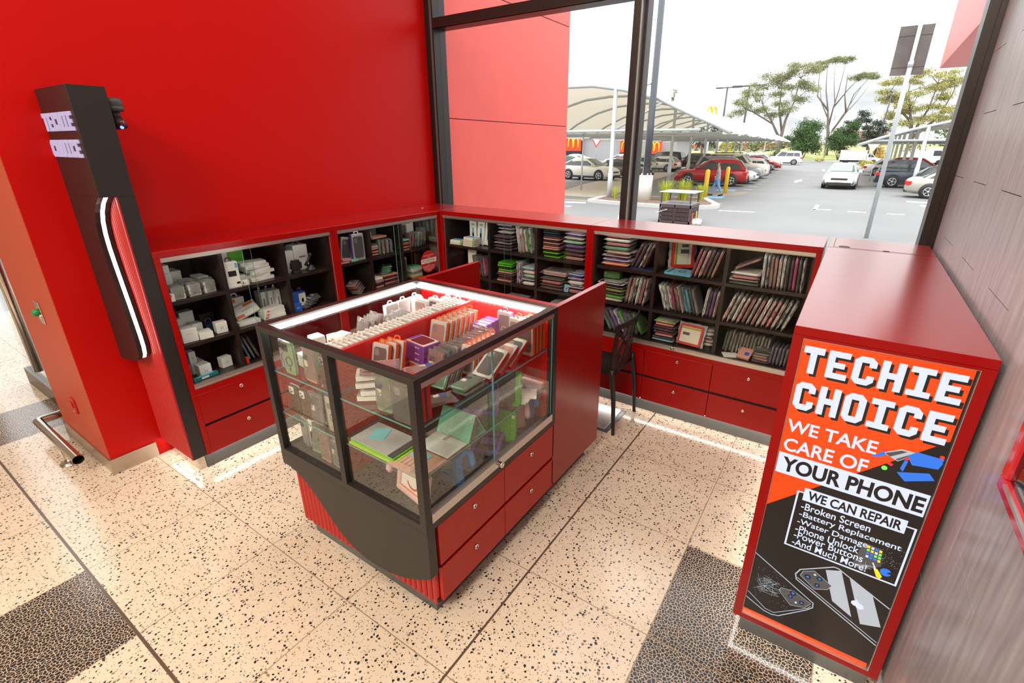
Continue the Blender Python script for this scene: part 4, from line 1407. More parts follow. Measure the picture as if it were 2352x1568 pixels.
carton(FA, 'black adapter box in the shade, ' + wh, g, 'black', 0.285, 0.27, ZM, 0.09, 0.05, 0.10, ring=('lilac', 0, .5, .4))
carton(FA, 'dark blue box lying by the divider, ' + wh, g, 'navy', 0.27, 0.19, ZM, 0.07, 0.06, 0.05)
wh = 'lower pylon-side bay of the charger cabinet'
k = 0
for (x, y, zz) in ((0.075, 0.20, 0), (0.075, 0.27, 0), (0.115, 0.12, 0), (0.075, 0.12, 0), (0.16, 0.20, 0), (0.12, 0.20, 0), (0.12, 0.20, 1), (0.115, 0.27, 0), (0.16, 0.28, 0)):
    k += 1
    if k == 4:
        continue
    carton(FA, ['white cable box, back left of the cluster', 'white cable box, far back left of the cluster', 'white cable box, front of the cluster', '', 'white cable box, on the free side of the cluster', 'white cable box, under the topmost one', 'white cable box, topmost of the cluster', 'white cable box, behind the middle of the cluster', 'white cable box, back right of the cluster'][k - 1] + ', ' + wh, g, 'white', x + (0.03 if k == 3 else 0), y, ZL + zz * 0.076, 0.039 if k != 3 else 0.07, 0.06, 0.075, prints=[('grey', .40, .3, .44, .55), ('grey', .56, .3, .60, .55)])
carton(FA, 'single white adapter box standing apart, ' + wh, g, 'white', 0.285, 0.14, ZL, 0.066, 0.05, 0.07, rz=6, prints=[('grey', .40, .35, .44, .6), ('grey', .56, .35, .60, .6)])
carton(FA, 'flat teal picture box lying along the glass, ' + wh, g, 'teal', 0.125, 0.066, ZL, 0.15, 0.026, 0.02, rz=8, prints=[('white', .3, .2, .6, .8)], top='light blue')
wh = 'upper centre bay of the charger cabinet'
carton(FA, 'tall white box with black plug picture, ' + wh, g, 'white', 0.412, 0.085, ZT, 0.085, 0.05, 0.165, rz=-6, prints=[('black', .25, .45, .8, .66), ('black', .70, .14, .95, .22), ('light blue', .80, .75, .95, .95)], tab='dark grey')
carton(FA, 'white earphone box at the back, ' + wh, g, 'white', 0.43, 0.25, ZT, 0.10, 0.05, 0.215, prints=[('black', .35, .55, .42, .8), ('black', .6, .5, .66, .75), ('blue', .02, .4, .2, .9)])
carton(FA, 'bright green box at the back, ' + wh, g, 'green', 0.545, 0.28, ZT, 0.10, 0.06, 0.19)
z = ZT
for i in range(6):
    carton(FA, 'flat white charger box, %s from the bottom of the pile, %s' % (ORD[i + 1], wh), g, 'white', 0.605 + (0.012, -0.006, 0.02, 0.0, -0.01, -0.02)[i], 0.15 + 0.008 * (i % 2), z, 0.16, 0.10, 0.021, rz=(4, -5, 6, -3, 5, -8)[i], prints=[('cream', .1, .3, .3, .7)])
    z += 0.0216
carton(FA, 'little white plug-in charger with red dot, ' + wh, g, 'white', 0.485, 0.085, ZT, 0.05, 0.035, 0.03, rz=-10, prints=[('grey', .2, .25, .35, .8), ('red', .5, .4, .56, .6)])
carton(FA, 'white power bank box lying behind the plug, ' + wh, g, 'white', 0.485, 0.155, ZT, 0.07, 0.06, 0.055, rz=5)
wh = 'middle centre bay of the charger cabinet'
carton(FA, 'white cable box with orange corner at the back, ' + wh, g, 'white', 0.475, 0.25, ZM, 0.10, 0.05, 0.16, prints=[('orange', .1, .8, .4, .95), ('dark grey', .3, .2, .36, .55), ('dark grey', .6, .2, .66, .5)], tab='white')
carton(FA, 'green box behind the cable boxes, ' + wh, g, 'green', 0.398, 0.26, ZM, 0.05, 0.05, 0.13)
for i in range(3):
    carton(FA, 'slim white earphone box upright, %s from the divider end, %s' % (ORD[i + 1], wh), g, 'white', 0.725 - i * 0.036, 0.20 + 0.03 * i, ZM, 0.033, 0.09, 0.17 - 0.006 * i, prints=[('grey', .35, .3, .65, .7)], tab='white')
carton(FA, 'white and orange box tilted on its edge, ' + wh, g, 'white', 0.50, 0.145, ZM + 0.046, 0.155, 0.028, 0.085, rx=-38, ry=-16, rz=-6, prints=[('orange', .02, .02, .34, .25), ('orange', .5, .75, .95, .95), ('grey', .3, .45, .8, .5)])
carton(FA, 'flat white box under the tilted one, ' + wh, g, 'white', 0.475, 0.135, ZM, 0.14, 0.09, 0.022, rz=-4)
for i in range(3):
    carton(FA, 'orange marked flat white box, %s up the short pile beside the tilted box' % ORD[i + 1], g, 'white', 0.645, 0.125 + 0.004 * i, ZM + 0.0226 * i, 0.15, 0.09, 0.022, rz=(-6, 4, 9)[i], prints=[('orange', .05, .3, .2, .7)])
wh = 'lower centre bay of the charger cabinet'
for i, (c_, ln) in enumerate((('light blue', 14), ('grey', 16), ('navy', 18))):
    packet(FA, '%s bagged cable packet leaning, %s from the divider, %s' % (c_, ORD[i + 1], wh), 'bagged cables', c_, 0.435 + i * 0.03, 0.13, ZL + 0.004, 0.10, 0.016, 0.165, ry=-ln, rz=70, tagc=None)
carton(FA, 'small red display foot, ' + wh, g, 'red', 0.385, 0.065, ZL, 0.018, 0.03, 0.045)
wh = 'upper far bay of the charger cabinet'
carton(FA, 'white charger box with teal square and handle, ' + wh, g, 'white', 0.825, 0.155, ZT, 0.09, 0.06, 0.155, prints=[('teal', .1, .68, .32, .82), ('grey', .5, .2, .8, .28)], tab='dark grey')
carton(FA, 'larger white car mount box with handle, ' + wh, g, 'white', 0.94, 0.19, ZT, 0.11, 0.09, 0.18, prints=[('grey', .35, .5, .8, .56), ('dark grey', .3, .25, .4, .3)], tab='dark grey')
t = item(FA, 'car_phone_mount', 'black car phone cradle standing in front of the white boxes, ' + wh, 'phone mount', None, 0.845, 0.075, ZT)
part(t, 'cradle', U_BOX, BLKP, (0, 0, 0.012), (0.05, 0.03, 0.085))
part(t, 'base', U_BOX, BLKP, (0, 0, 0), (0.06, 0.045, 0.02))
part(t, 'side_arm', U_BOX, BLKP, (0.031, -0.004, 0.035), (0.01, 0.03, 0.045))
part(t, 'side_arm', U_BOX, BLKP, (-0.031, -0.004, 0.035), (0.01, 0.03, 0.045))
t = item(FA, 'car_phone_mount', 'black phone holder with long ball-joint arm beside the cradle, upper far charger bay', 'phone mount', None, 0.945, 0.085, ZT)
obj('suction_cup', MB().lathe([(0.0, 0.0), (0.036, 0.0), (0.034, 0.012), (0.02, 0.028), (0.016, 0.04), (0, 0.042)], c=(0.02, 0, 0), n=20), [BLKP], t)
obj('arm', MB().tube([(0.01, 0, 0.035), (-0.02, -0.005, 0.05), (0.0, -0.01, 0.08), (0.022, -0.005, 0.105)], [0.012, 0.012, 0.009, 0.009], 10), [BLKP], t)
obj('ball_head', MB().lathe([(0, -0.016), (0.013, -0.010), (0.017, 0), (0.013, 0.010), (0, 0.016)], c=(0.026, -0.004, 0.112), n=16), [BLKP], t)
wh = 'middle far bay of the charger cabinet'
carton(FA, 'upright blue box with handle, ' + wh, g, 'blue', 0.815, 0.14, ZM, 0.07, 0.06, 0.13, tab='blue')
carton(FA, 'blue and white earbud box beside the blue one, ' + wh, g, 'blue', 0.885, 0.155, ZM, 0.06, 0.05, 0.12, prints=[('white', .02, .02, .98, .9), ('navy', .4, .35, .7, .6)], tab='blue')
carton(FA, 'small blue box lying in front, ' + wh, g, 'blue', 0.805, 0.085, ZM, 0.06, 0.04, 0.06, prints=[('light blue', .3, .4, .7, .55)])
for i in range(11):
    x, y = 0.90 + 0.008 * i + rnd.uniform(-0.012, 0.012), 0.075 + (i % 3) * 0.012
    packet(FA, 'white-backed flat cable packet, %s across the loose heap, %s' % (ORD[i + 1], wh), 'loose cable packets', ('navy', 'dark grey', 'grey')[i % 3], x, y, ZM + 0.006 + 0.0052 * i, 0.06, 0.007, 0.11, rx=-86, rz=rnd.uniform(-40, 30), tagc='white')

# ================================================================ cabinet with the round sticker: phone cases
g = 'boxed phone cases'
wh = 'upper first bay of the phone case cabinet'
winbox(FB, 'white case box with black rimmed case at the end, ' + wh, g, 'white', 'white', 0.098, 0.18, ZT, 0.085, 0.025, 0.21, rz=-6, tab='white', ring=None)
winbox(FB, 'smoky clear case box leaning, ' + wh, g, 'grey', 'dark grey', 0.165, 0.13, ZT + 0.011, 0.10, 0.02, 0.175, ry=10, rz=4)
winbox(FB, 'tall lilac and white case box with handle, ' + wh, g, 'purple', 'navy', 0.258, 0.09, ZT, 0.10, 0.045, 0.205, rz=-5, tab='white')
for i, (c_, x, z) in enumerate((('rose', 0.10, 0), ('mint', 0.19, 0), ('pink', 0.12, 0.016))):
    packet(FB, '%s wallet case packet lying flat, %s from the end, %s' % (c_, ORD[(1, 3, 2)[i]], wh), 'wallet case packets', c_, x, 0.03 + 0.035 + 0.0, ZT + 0.008 + z, 0.075, 0.015, 0.03, rx=-88, rz=(10, -14, -4)[i]) if False else slabs(FB, x + 0.005, 0.078, ZT + z, [c_], 'front edge, ' + wh, g, 0.075, 0.045, 0.014, 'wallet packet', 12)
wh = 'middle first bay of the phone case cabinet'
winbox(FB, 'white case box with black ring at the back, ' + wh, g, 'white', 'cream', 0.10, 0.20, ZM, 0.09, 0.03, 0.20, rz=-5, tab='white', ring='black')
for i, c_ in enumerate(('rose', 'orange', 'navy', 'pink', 'mint')):
    packet(FB, '%s wallet packet, %s up the slanting pile, %s' % (c_, ORD[5 - i], wh), 'wallet case packets', c_, 0.13 + 0.012 * i, 0.07, ZM + 0.010 + 0.017 * (4 - i), 0.075, 0.014, 0.15, rx=-84, rz=-52, tagc='blue')
wh = 'upper second bay of the phone case cabinet'
winbox(FB, 'white case box with navy rimmed case, ' + wh, g, 'white', 'grey', 0.412, 0.22, ZT, 0.09, 0.028, 0.215, rz=-5, tab='white')
winbox(FB, 'black and yellow rugged case box, ' + wh, g, 'yellow', 'dark grey', 0.505, 0.22, ZT, 0.085, 0.04, 0.205, rz=-4, face='black')
slabs(FB, 0.40, 0.115, ZT, ['black', 'pink', 'maroon', 'rose', 'black', 'pink', 'grey', 'rose', 'dark grey'], wh, 'thin phone case packets', 0.075, 0.10, 0.0115)
for i, c_ in enumerate(('mint', 'rose', 'cream', 'lilac')):
    packet(FB, '%s wallet case upright, %s from the pile, %s' % (c_, ORD[i + 1], wh), 'wallet case packets', c_, 0.472 + 0.042 * i, 0.12, ZT + 0.002, 0.10, 0.03, 0.13 - 0.004 * i, rz=78)
carton(FB, 'flat pink box bridging the packets at the top, ' + wh, g, 'rose', 0.475, 0.125, ZT + 0.138, 0.16, 0.09, 0.014, rz=3)
wh = 'middle second bay of the phone case cabinet'
z = slabs(FB, 0.41, 0.12, ZM, ['dark grey', 'rose', 'black', 'maroon', 'grey', 'rose', 'white'], wh, 'thin phone case packets', 0.08, 0.13, 0.0135)
z = slabs(FB, 0.552, 0.13, ZM, ['brown', 'dark grey', 'rose', 'maroon', 'black', 'rose', 'brown', 'maroon', 'rose'], 'under the mint packets', 'thin phone case packets', 0.155, 0.13, 0.0105, jitter=6)
for i, c_ in enumerate(('mint', 'mint', 'mint', 'mint')):
    packet(FB, 'mint wallet packet, %s from the bottom on the dark pile, %s' % (ORD[i + 1], wh), 'wallet case packets', c_, 0.515 + 0.006 * i, 0.095, z + 0.009 + 0.016 * i, 0.085, 0.015, 0.15, rx=-89, rz=(-25, -40, -30, -36)[i], tagc='yellow' if i == 0 else 'navy')
winbox(FB, 'white case box standing at the back, ' + wh, g, 'white', 'sage', 0.41, 0.30, ZM, 0.09, 0.03, 0.19, tab='white')
wh = 'upper third bay of the phone case cabinet'
winbox(FB, 'white case box with navy ring case at the divider, ' + wh, g, 'white', 'cream', 0.742, 0.22, ZT, 0.075, 0.028, 0.215, rz=-6, ring='navy')
winbox(FB, 'yellow rugged case box, ' + wh, g, 'yellow', 'dark grey', 0.828, 0.20, ZT, 0.085, 0.04, 0.215, rz=-8, face='cream')
carton(FB, 'white box with green corner next to the yellow one, ' + wh, g, 'white', 0.912, 0.20, ZT, 0.075, 0.045, 0.21, rz=-8, prints=[('green', .2, .1, .6, .25), ('yellow', .1, .92, .5, .99)])
for i, c_ in enumerate(('magenta', 'magenta', 'dark grey', 'mint', 'dark green')):
    packet(FB, '%s wallet case upright, %s from the divider, %s' % (c_, ORD[i + 1], wh), 'wallet case packets', c_, 0.795 + 0.033 * i, 0.11, ZT + 0.003, 0.10, 0.026, 0.125, ry=8, rz=76, tagc=None)
slabs(FB, 0.735, 0.10, ZT, ['pink', 'black', 'rose', 'black', 'red', 'mint', 'black', 'mint'], wh, 'thin phone case packets', 0.07, 0.09, 0.0115)
for i in range(3):
    packet(FB, 'black clear-backed packet leaning by the corner, %s of three, %s' % (ORD[i + 1], wh), 'wallet case packets', 'dark grey', 0.962 + 0.021 * i, 0.14, ZT + 0.003, 0.10, 0.015, 0.15, ry=8, rz=80, tagc=None)
wh = 'middle third bay of the phone case cabinet'
winbox(FB, 'white and yellow edged box with black case, ' + wh, g, 'yellow', 'black', 0.76, 0.16, ZM, 0.08, 0.04, 0.19, rz=-10, face='white')
slabs(FB, 0.85, 0.12, ZM, ['grey', 'yellow', 'cream', 'grey', 'sage', 'white', 'cream', 'mint'], wh, 'thin phone case packets', 0.12, 0.13, 0.0125, jitter=9)
carton(FB, 'tall yellow edged dark box near the corner, ' + wh, g, 'black', 0.98, 0.2, ZM, 0.08, 0.04, 0.2, prints=[('yellow', 0, 0, .08, 1), ('dark grey', .1, .1, .9, .9)])

# ================================================================ window cabinet by the corner
g = 'bagged tablet covers in the corner window cabinet'
wh = 'upper corner bay of the window cabinet'
for i in range(3):
    carton(FC, 'white screen protector box with blue picture, %s from the corner, %s' % (ORD[i + 1], wh), 'screen protector boxes', 'white', 0.235 + 0.088 * i, 0.20 - 0.01 * i, ZT + (0, 0.0045, 0.0065)[i], 0.078, 0.04, 0.205, ry=(0, 6, 9)[i], prints=[('light blue', .35, .22, .65, .72), ('blue', .4, .3, .6, .5), ('mint', .3, .84, .7, .9)], tab='dark grey')
stackspec = [('white', 0.125, 0.095, 2, 5), ('white', 0.285, 0.085, 4, -3)]
for (c_, x, y, n, rz) in stackspec:
    for i in range(n):
        carton(FC, 'green cornered flat box, %s of the %s pile, %s' % ('topmost' if i == n - 1 else ORD[i + 1] + ' up', 'shorter' if n == 2 else 'taller', wh), 'screen protector boxes', 'white' if i == n - 1 else 'cream', x + 0.004 * i, y, ZT + 0.0205 * i, 0.13, 0.085, 0.02, rz=rz, prints=[('green', .88, .1, .99, .9)], top='light blue' if i == n - 1 else None)
wh = 'middle corner bay of the window cabinet'
carton(FC, 'white ruled card standing up, ' + wh, g, 'white', 0.235, 0.16, ZM, 0.10, 0.012, 0.215, prints=[('cream', .05, .30, .95, .31), ('cream', .05, .5, .95, .51), ('cream', .05, .7, .95, .71)])
row(FC, 0.31, 0.17, ZM, [('dark grey', 'c'), ('sage', 'c'), ('black', 'c'), ('navy', 'c'), ('hot pink', 'c')], wh, g, lean=-8, h=0.19, d=0.15, t=0.028, noun='phone pouch')
carton(FC, 'slim yellow box by the divider, ' + wh, g, 'yellow', 0.492, 0.14, ZM, 0.022, 0.08, 0.21)
wh = 'lower corner bay of the window cabinet'
stack(FC, 0.42, 0.16, ZL, [('black', 'c'), ('yellow', 'c'), ('white', 'w')], wh, g, 0.14, 0.18, 0.03)
wh = 'upper centre bay of the window cabinet'
stack(FC, 0.645, 0.19, ZT, [('brown', 'c'), ('dark purple', 'c'), ('black', 'w'), ('dark purple', 'c'), ('dark purple', 'c')], wh, g, 0.17, 0.25, 0.026, jitter=7)
stack(FC, 0.65, 0.20, ZT + 0.137, [('grey', 'w'), ('black', 'w'), ('purple', 'w')], 'on the purple pile', g, 0.15, 0.2, 0.03, jitter=8)
row(FC, 0.80, 0.18, ZT, [('white', 'w'), ('pink', 'w'), ('rose', 'w'), ('white', 'c'), ('green', 'c'), ('grey', 'w')], wh, g, lean=-7, h=0.225, d=0.18, t=0.024)
wh = 'middle centre bay of the window cabinet'
stack(FC, 0.665, 0.17, ZM, [('rose', ''), ('maroon', ''), ('brown', ''), ('maroon', 'c'), ('rose', ''), ('green', ''), ('black', ''), ('green', ''), ('green', '')], wh, g, 0.17, 0.22, 0.0185, jitter=3)
row(FC, 0.788, 0.16, ZM, [('purple', 'w'), ('purple', 'w')], wh, g, lean=0, h=0.20, d=0.16, t=0.028)
stack(FC, 0.915, 0.17, ZM, [('white', 'w'), ('navy', 'w'), ('mint', 'w'), ('pale pink', 'w'), ('light blue', 'w')], wh, g, 0.115, 0.2, 0.033, jitter=5)
wh = 'lower centre bay of the window cabinet'
stack(FC, 0.70, 0.18, ZL, [('white', 'w'), ('pink', 'w'), ('rose', 'w')], wh, g, 0.20, 0.22, 0.03, jitter=8)
stack(FC, 0.90, 0.18, ZL, [('navy', 'c'), ('blue', 'c'), ('purple', 'c')], wh, g, 0.15, 0.22, 0.028, jitter=8)
wh = 'upper mullion-side bay of the window cabinet'
stack(FC, 1.13, 0.17, ZT, [('green', ''), ('black', ''), ('green', ''), ('black', ''), ('rose', ''), ('pink', ''), ('brown', ''), ('rose', ''), ('black', ''), ('pink', ''), ('dark grey', ''), ('black', ''), ('navy', ''), ('black', '')], wh, g, 0.17, 0.22, 0.0155, jitter=2)
stack(FC, 1.338, 0.18, ZT, [('rose', 'c'), ('maroon', 'c'), ('dark purple', 'c'), ('purple', 'c'), ('mint', 'w'), ('grey', 'w'), ('purple', 'w')], wh, g, 0.17, 0.22, 0.032, jitter=5)
wh = 'middle mullion-side bay of the window cabinet'
stack(FC, 1.145, 0.18, ZM, [('brown', 'c'), ('maroon', 'c'), ('pink', 'c'), ('brown', 'c')], wh, g, 0.195, 0.24, 0.026, jitter=4)
t = item(FC, 'tablet_case', 'pink chunky tablet case with grey back on the bagged pile, ' + wh, 'tablet case', None, 1.158, 0.085, ZM + 0.136, -90, 0, 2)
part(t, 'bumper', U_CASE, pal('pale pink'), (0, 0, 0), (0.215, 0.03, 0.19))
part(t, 'back_plate', U_CASE, pal('grey'), (0, -0.016, 0.02), (0.18, 0.004, 0.14))
part(t, 'bag', U_BAGS[2], BAGC, (0, 0, -0.01), (0.215, 0.045, 0.19))
stack(FC, 1.365, 0.17, ZM, [('pink', 'c'), ('dark purple', 'w'), ('white', 'w'), ('purple', 'w'), ('blue', 'w')], wh, g, 0.13, 0.2, 0.034, jitter=9)
carton(FC, 'small blue bag with red dot on the pile front, ' + wh, g, 'light blue', 1.283, 0.075, ZM + 0.004, 0.04, 0.012, 0.06, rx=-10, ry=0, prints=[('red', .35, .3, .65, .6)])
wh = 'lower mullion-side bay of the window cabinet'
stack(FC, 1.20, 0.18, ZL, [('pink', 'w'), ('rose', 'w'), ('white', 'w'), ('pale pink', 'w')], wh, g, 0.22, 0.2, 0.03, jitter=10)

# ================================================================ window cabinet behind the chair
g = 'bagged tablet covers in the chair-side cabinet'
cb_ = 'chair-side cabinet'
wh = 'upper first bay of the ' + cb_
stack(FD, 0.185, 0.19, ZT, [('orange', 'w'), ('purple', 'w'), ('maroon', 'w'), ('rose', 'w'), ('mint', 'c'), ('pink', 'c'), ('white', 'w'), ('orange', 'w')], wh, g, 0.2, 0.24, 0.03, jitter=5)
row(FD, 0.305, 0.17, ZT, [('maroon', 'c'), ('dark purple', 'c'), ('brown', 'w'), ('maroon', 'c')], wh, g, lean=22, h=0.215, d=0.18, t=0.027)
solo(FD, 'tablet_cover', 'flat navy tablet cover at the shelf edge, ' + wh, 'tablet cover', None, U_BOX, pal('navy'), 0.40, 0.10, ZT, (0.17, 0.085, 0.011), 0, 0, 2)
wh = 'middle first bay of the ' + cb_
stack(FD, 0.165, 0.17, ZM, [('white', 'w'), ('green', 'c'), ('black', 'c'), ('olive', 'c'), ('black', 'c'), ('black', 'w')], wh, g, 0.2, 0.24, 0.025, jitter=6)
carton(FD, 'green bagged case on top of the dark pile, ' + wh, g, 'green', 0.13, 0.18, ZM + 0.160, 0.12, 0.10, 0.055, rz=8, bag=True)
row(FD, 0.285, 0.16, ZM, [('rose', 'c'), ('rose', 'w'), ('black', 'w'), ('white', 'w'), ('pink', 'c'), ('maroon', 'w')], wh, g, lean=8, h=0.215, d=0.17, t=0.026)
wh = 'lower first bay of the ' + cb_
row(FD, 0.182, 0.17, ZL, [('teal', 'c'), ('dark purple', 'c'), ('purple', 'c'), ('purple', 'w'), ('green', 'c'), ('purple', 'c'), ('dark grey', 'c'), ('green', 'c')], wh, g, lean=-30, h=0.20, d=0.18, t=0.03)
wh = 'upper centre bay of the ' + cb_
t = item(FD, 'tablet_case', 'red edged tablet case with printed card in white bag, ' + wh, 'tablet case', None, 0.622, 0.28, ZT + 0.004, -6, 0, 30)
part(t, 'frame', U_CASE, pal('red'), (0, 0, 0.005), (0.16, 0.018, 0.215))
part(t, 'printed_card', U_BOX, pal('cream'), (0, -0.0095, 0.03), (0.12, 0.002, 0.165))
part(t, 'card_print', U_BOX, pal('olive'), (-0.05, -0.0108, 0.03), (0.018, 0.001, 0.165))
part(t, 'card_print', U_BOX, pal('dark grey'), (0.012, -0.0108, 0.11), (0.06, 0.001, 0.03))
part(t, 'card_print', U_BOX, pal('dark grey'), (0.012, -0.0108, 0.155), (0.05, 0.001, 0.022))
part(t, 'bag', U_BAGS[3], BAGW, (0.0, 0.02, 0), (0.165, 0.03, 0.205))
t = item(FD, 'tablet_cover', 'light blue tablet cover with dark strap lying flat, ' + wh, 'tablet cover', None, 0.655, 0.055, ZT + 0.009, -88, 0, -3)
part(t, 'cover', U_CASE, pal('light blue'), (0, 0, 0), (0.19, 0.014, 0.14))
part(t, 'strap', U_BOX, pal('dark grey'), (-0.065, -0.0075, 0.002), (0.014, 0.002, 0.136))
part(t, 'round_patch', U_RING, pal('brown'), (0.015, -0.0085, 0.07), (0.055, 0.002, 0.055))
row(FD, 0.745, 0.17, ZT, [('magenta', 'c'), ('pink', 'c'), ('pink', 'w'), ('maroon', 'c'), ('brown', 'c'), ('rose', 'c')], wh, g, lean=15, h=0.22, d=0.19, t=0.025)
wh = 'middle centre bay of the ' + cb_
row(FD, 0.595, 0.16, ZM, [('white', 'w'), ('grey', 'w'), ('white', 'c'), ('hot pink', 'c'), ('pink', 'c'), ('pink', 'w'), ('light blue', 'c'), ('light blue', 'c'), ('dark green', 'c'), ('grey', 'c')], wh, g, lean=-18, h=0.205, d=0.18, t=0.0235)
row(FD, 0.862, 0.16, ZM, [('white', 'w'), ('dark purple', 'c'), ('purple', 'c'), ('rose', 'w')], wh, g, lean=5, h=0.215, d=0.18, t=0.0225, order='upright')
wh = 'lower centre bay of the ' + cb_
stack(FD, 0.605, 0.17, ZL, [('light blue', 'w'), ('navy', 'c'), ('pink', ''), ('maroon', 'c'), ('dark purple', 'c'), ('maroon', 'c'), ('pink', ''), ('olive', 'w')], wh, g, 0.15, 0.2, 0.0205, jitter=3)
t = item(FD, 'tablet_case', 'red edged tablet case with printed card, tilted, ' + wh, 'tablet case', None, 0.79, 0.08, ZL + 0.008, -20, 0, -6)
part(t, 'frame', U_CASE, pal('red'), (0, 0, 0.005), (0.17, 0.018, 0.15))
part(t, 'printed_card', U_BOX, pal('cream'), (0, -0.0095, 0.022), (0.14, 0.002, 0.115))
part(t, 'card_print', U_BOX, pal('olive'), (0, -0.0108, 0.12), (0.14, 0.001, 0.014))
part(t, 'card_print', U_BOX, pal('dark grey'), (-0.03, -0.0108, 0.075), (0.05, 0.001, 0.02))
part(t, 'bag', U_BAGS[1], BAGW, (0, 0.016, 0.002), (0.165, 0.026, 0.15))
stack(FD, 0.872, 0.255, ZL, [('white', 'w'), ('pink', 'w'), ('grey', 'w'), ('white', 'w'), ('pale pink', 'w')], wh, g, 0.13, 0.2, 0.028, jitter=6)
wh = 'upper third bay of the ' + cb_
stack(FD, 1.093, 0.15, ZT, [('dark green', 'c'), ('maroon', 'w'), ('pink', 'c'), ('white', 'w')], wh, g, 0.165, 0.2, 0.021, jitter=4)
k_cover(FD, 'pink tablet cover slanting above the flat pile, ' + wh, g, 'rose', 'c', 1.02, 0.16, ZT + 0.095, 0.17, 0.018, 0.17, 0, 62, 90)
row(FD, 1.205, 0.15, ZT, [('white', 'w'), ('black', 'w'), ('rose', 'c'), ('rose', 'c'), ('pale pink', 'w'), ('white', 'w'), ('black', 'c'), ('dark purple', 'c'), ('hot pink', 'c'), ('black', 'c'), ('dark grey', 'w')], wh, g, lean=-3, h=0.22, d=0.19, t=0.0205)
wh = 'middle third bay of the ' + cb_
row(FD, 1.0, 0.15, ZM, [('rose', 'w'), ('brown', 'w'), ('white', 'w'), ('pink', 'w'), ('pink', 'c'), ('grey', 'w'), ('pink', 'c'), ('white', 'w'), ('pink', 'w'), ('red', 'w'), ('rose', 'w'), ('black', 'w'), ('grey', 'w')], wh, g, lean=17, h=0.21, d=0.18, t=0.0275)
wh = 'lower third bay of the ' + cb_
g2 = 'clear phone case packets'
for i in range(14):
    packet(FD, 'clear phone case packet, %s in the back row, %s' % (ORD[i + 1], wh), g2, ('sage' if i < 2 else 'cream'), 1.025 + i * 0.021, 0.21 - 0.02 * (i % 2), ZL + 0.002, 0.13, 0.016, 0.155 + 0.012 * (i % 3), ry=6, rz=82, tagc=None)
for i in range(5):
    packet(FD, 'grey phone case packet, %s by the cabinet end, %s' % (ORD[i + 1], wh), g2, 'lilac', 1.335 + i * 0.022, 0.13, ZL + 0.002, 0.12, 0.018, 0.135, ry=3, rz=84, tagc=None)
solo(FD, 'card', 'plain white card lying in front of the clear packets, ' + wh, 'card', None, U_BOX, WHITE, 1.08, 0.095, ZL, (0.10, 0.085, 0.004), 0, 0, 24)
carton(FD, 'rose box with blue label tipped on its back, ' + wh, None, 'rose', 1.165, 0.05, ZL + 0.012, 0.085, 0.018, 0.095, rx=-62, rz=-12, prints=[('blue', .5, .3, .85, .6)])
for i, c_ in enumerate(('brown', 'rose', 'rose', 'grey', 'black')):
    packet(FD, '%s phone case packet, %s from the bottom near the sign counter, %s' % (c_, ORD[i + 1], wh), g2, c_, 1.275, 0.055, ZL + 0.010 + 0.0185 * i, 0.095, 0.017, 0.12, rx=-89, rz=(4, -6, 3, -4, 5)[i], tagc='navy' if i == 4 else None)
# ================================================================ goods in the island showcase
ZS2, ZS1, ZS0 = 0.9725, 0.7525, 0.5565
ZF = FI


def ringcase(label, col, rim, x, y, z, w, h, rz=0, rx=0, ring='dark grey', cam='dark grey', group='loose phone cases'):
    """bare phone case with camera block and magnet ring, standing up"""
    o = item(FI, 'phone_case', label, 'phone case', group, x, y, z, rx, 0, rz)
    part(o, 'shell', U_CASE2, pal(col, 0.3), (0, 0, 0), (w, 0.011, h))
    part(o, 'rim', U_CASE2, pal(rim, 0.3), (0, 0.003, -0.0), (w * 1.05, 0.006, h * 1.012))
    if cam:
        part(o, 'camera_block', U_CASE2, pal(cam), (-w * 0.2, -0.0065, h * 0.70), (w * 0.48, 0.003, h * 0.23))
        for (dx, dz) in ((-0.28, 0.83), (-0.12, 0.76), (-0.28, 0.73)):
            part(o, 'camera_ring', U_RING, pal('black'), (w * dx, -0.0088, h * (dz + 0.02)), (w * 0.14, 0.002, w * 0.14))
    if ring:
        part(o, 'magnet_ring', U_RING, pal(ring), (0, -0.0062, h * 0.40), (w * 0.62, 0.0016, w * 0.62))
        part(o, 'ring_tail', U_BOX, pal(ring), (0, -0.0062, h * 0.10), (w * 0.10, 0.0016, h * 0.12))
    return o


# --- narrow side, seen through the front pane
yf = IY0 + 0.052
ringcase('lilac grey phone case with dark ring, end of the top front shelf', 'lilac', 'grey', 1.500, yf + 0.022, ZS2, 0.066, 0.145, -4)
ringcase('mint green phone case with dark ring, standing at the front pane', 'sage', 'mint', 1.580, yf, ZS2, 0.078, 0.158, 2)
packet(FI, 'mint wallet packet leaning behind the rose case', 'island wallet packets', 'mint', 1.675, yf + 0.035, ZS2 + 0.004, 0.085, 0.016, 0.13, rx=-14, ry=0, rz=12, tagc=None)
packet(FI, 'second mint packet slumped behind the first one', 'island wallet packets', 'mint', 1.66, yf + 0.085, ZS2 + 0.004, 0.085, 0.016, 0.12, rx=-18, rz=8, tagc=None)
packet(FI, 'rose wallet case packet with dark label on the top front shelf', 'island wallet packets', 'rose', 1.735, yf, ZS2 + 0.001, 0.09, 0.016, 0.17, rz=-3, tagc='dark grey')
ringcase('smoky phone case with pale camera window beside the black post', 'brown', 'dark grey', 1.828, yf + 0.012, ZS2, 0.075, 0.15, -2, ring=None, cam='grey')
for i in range(2):
    ringcase('brown glitter phone case, %s on the middle front shelf' % ('end one' if i == 0 else 'inner one'), 'brown', ('lilac', 'dark grey')[i], 1.555 + 0.082 * i, yf + 0.008, ZS1, 0.075, 0.152, 0, ring=None, cam='white')
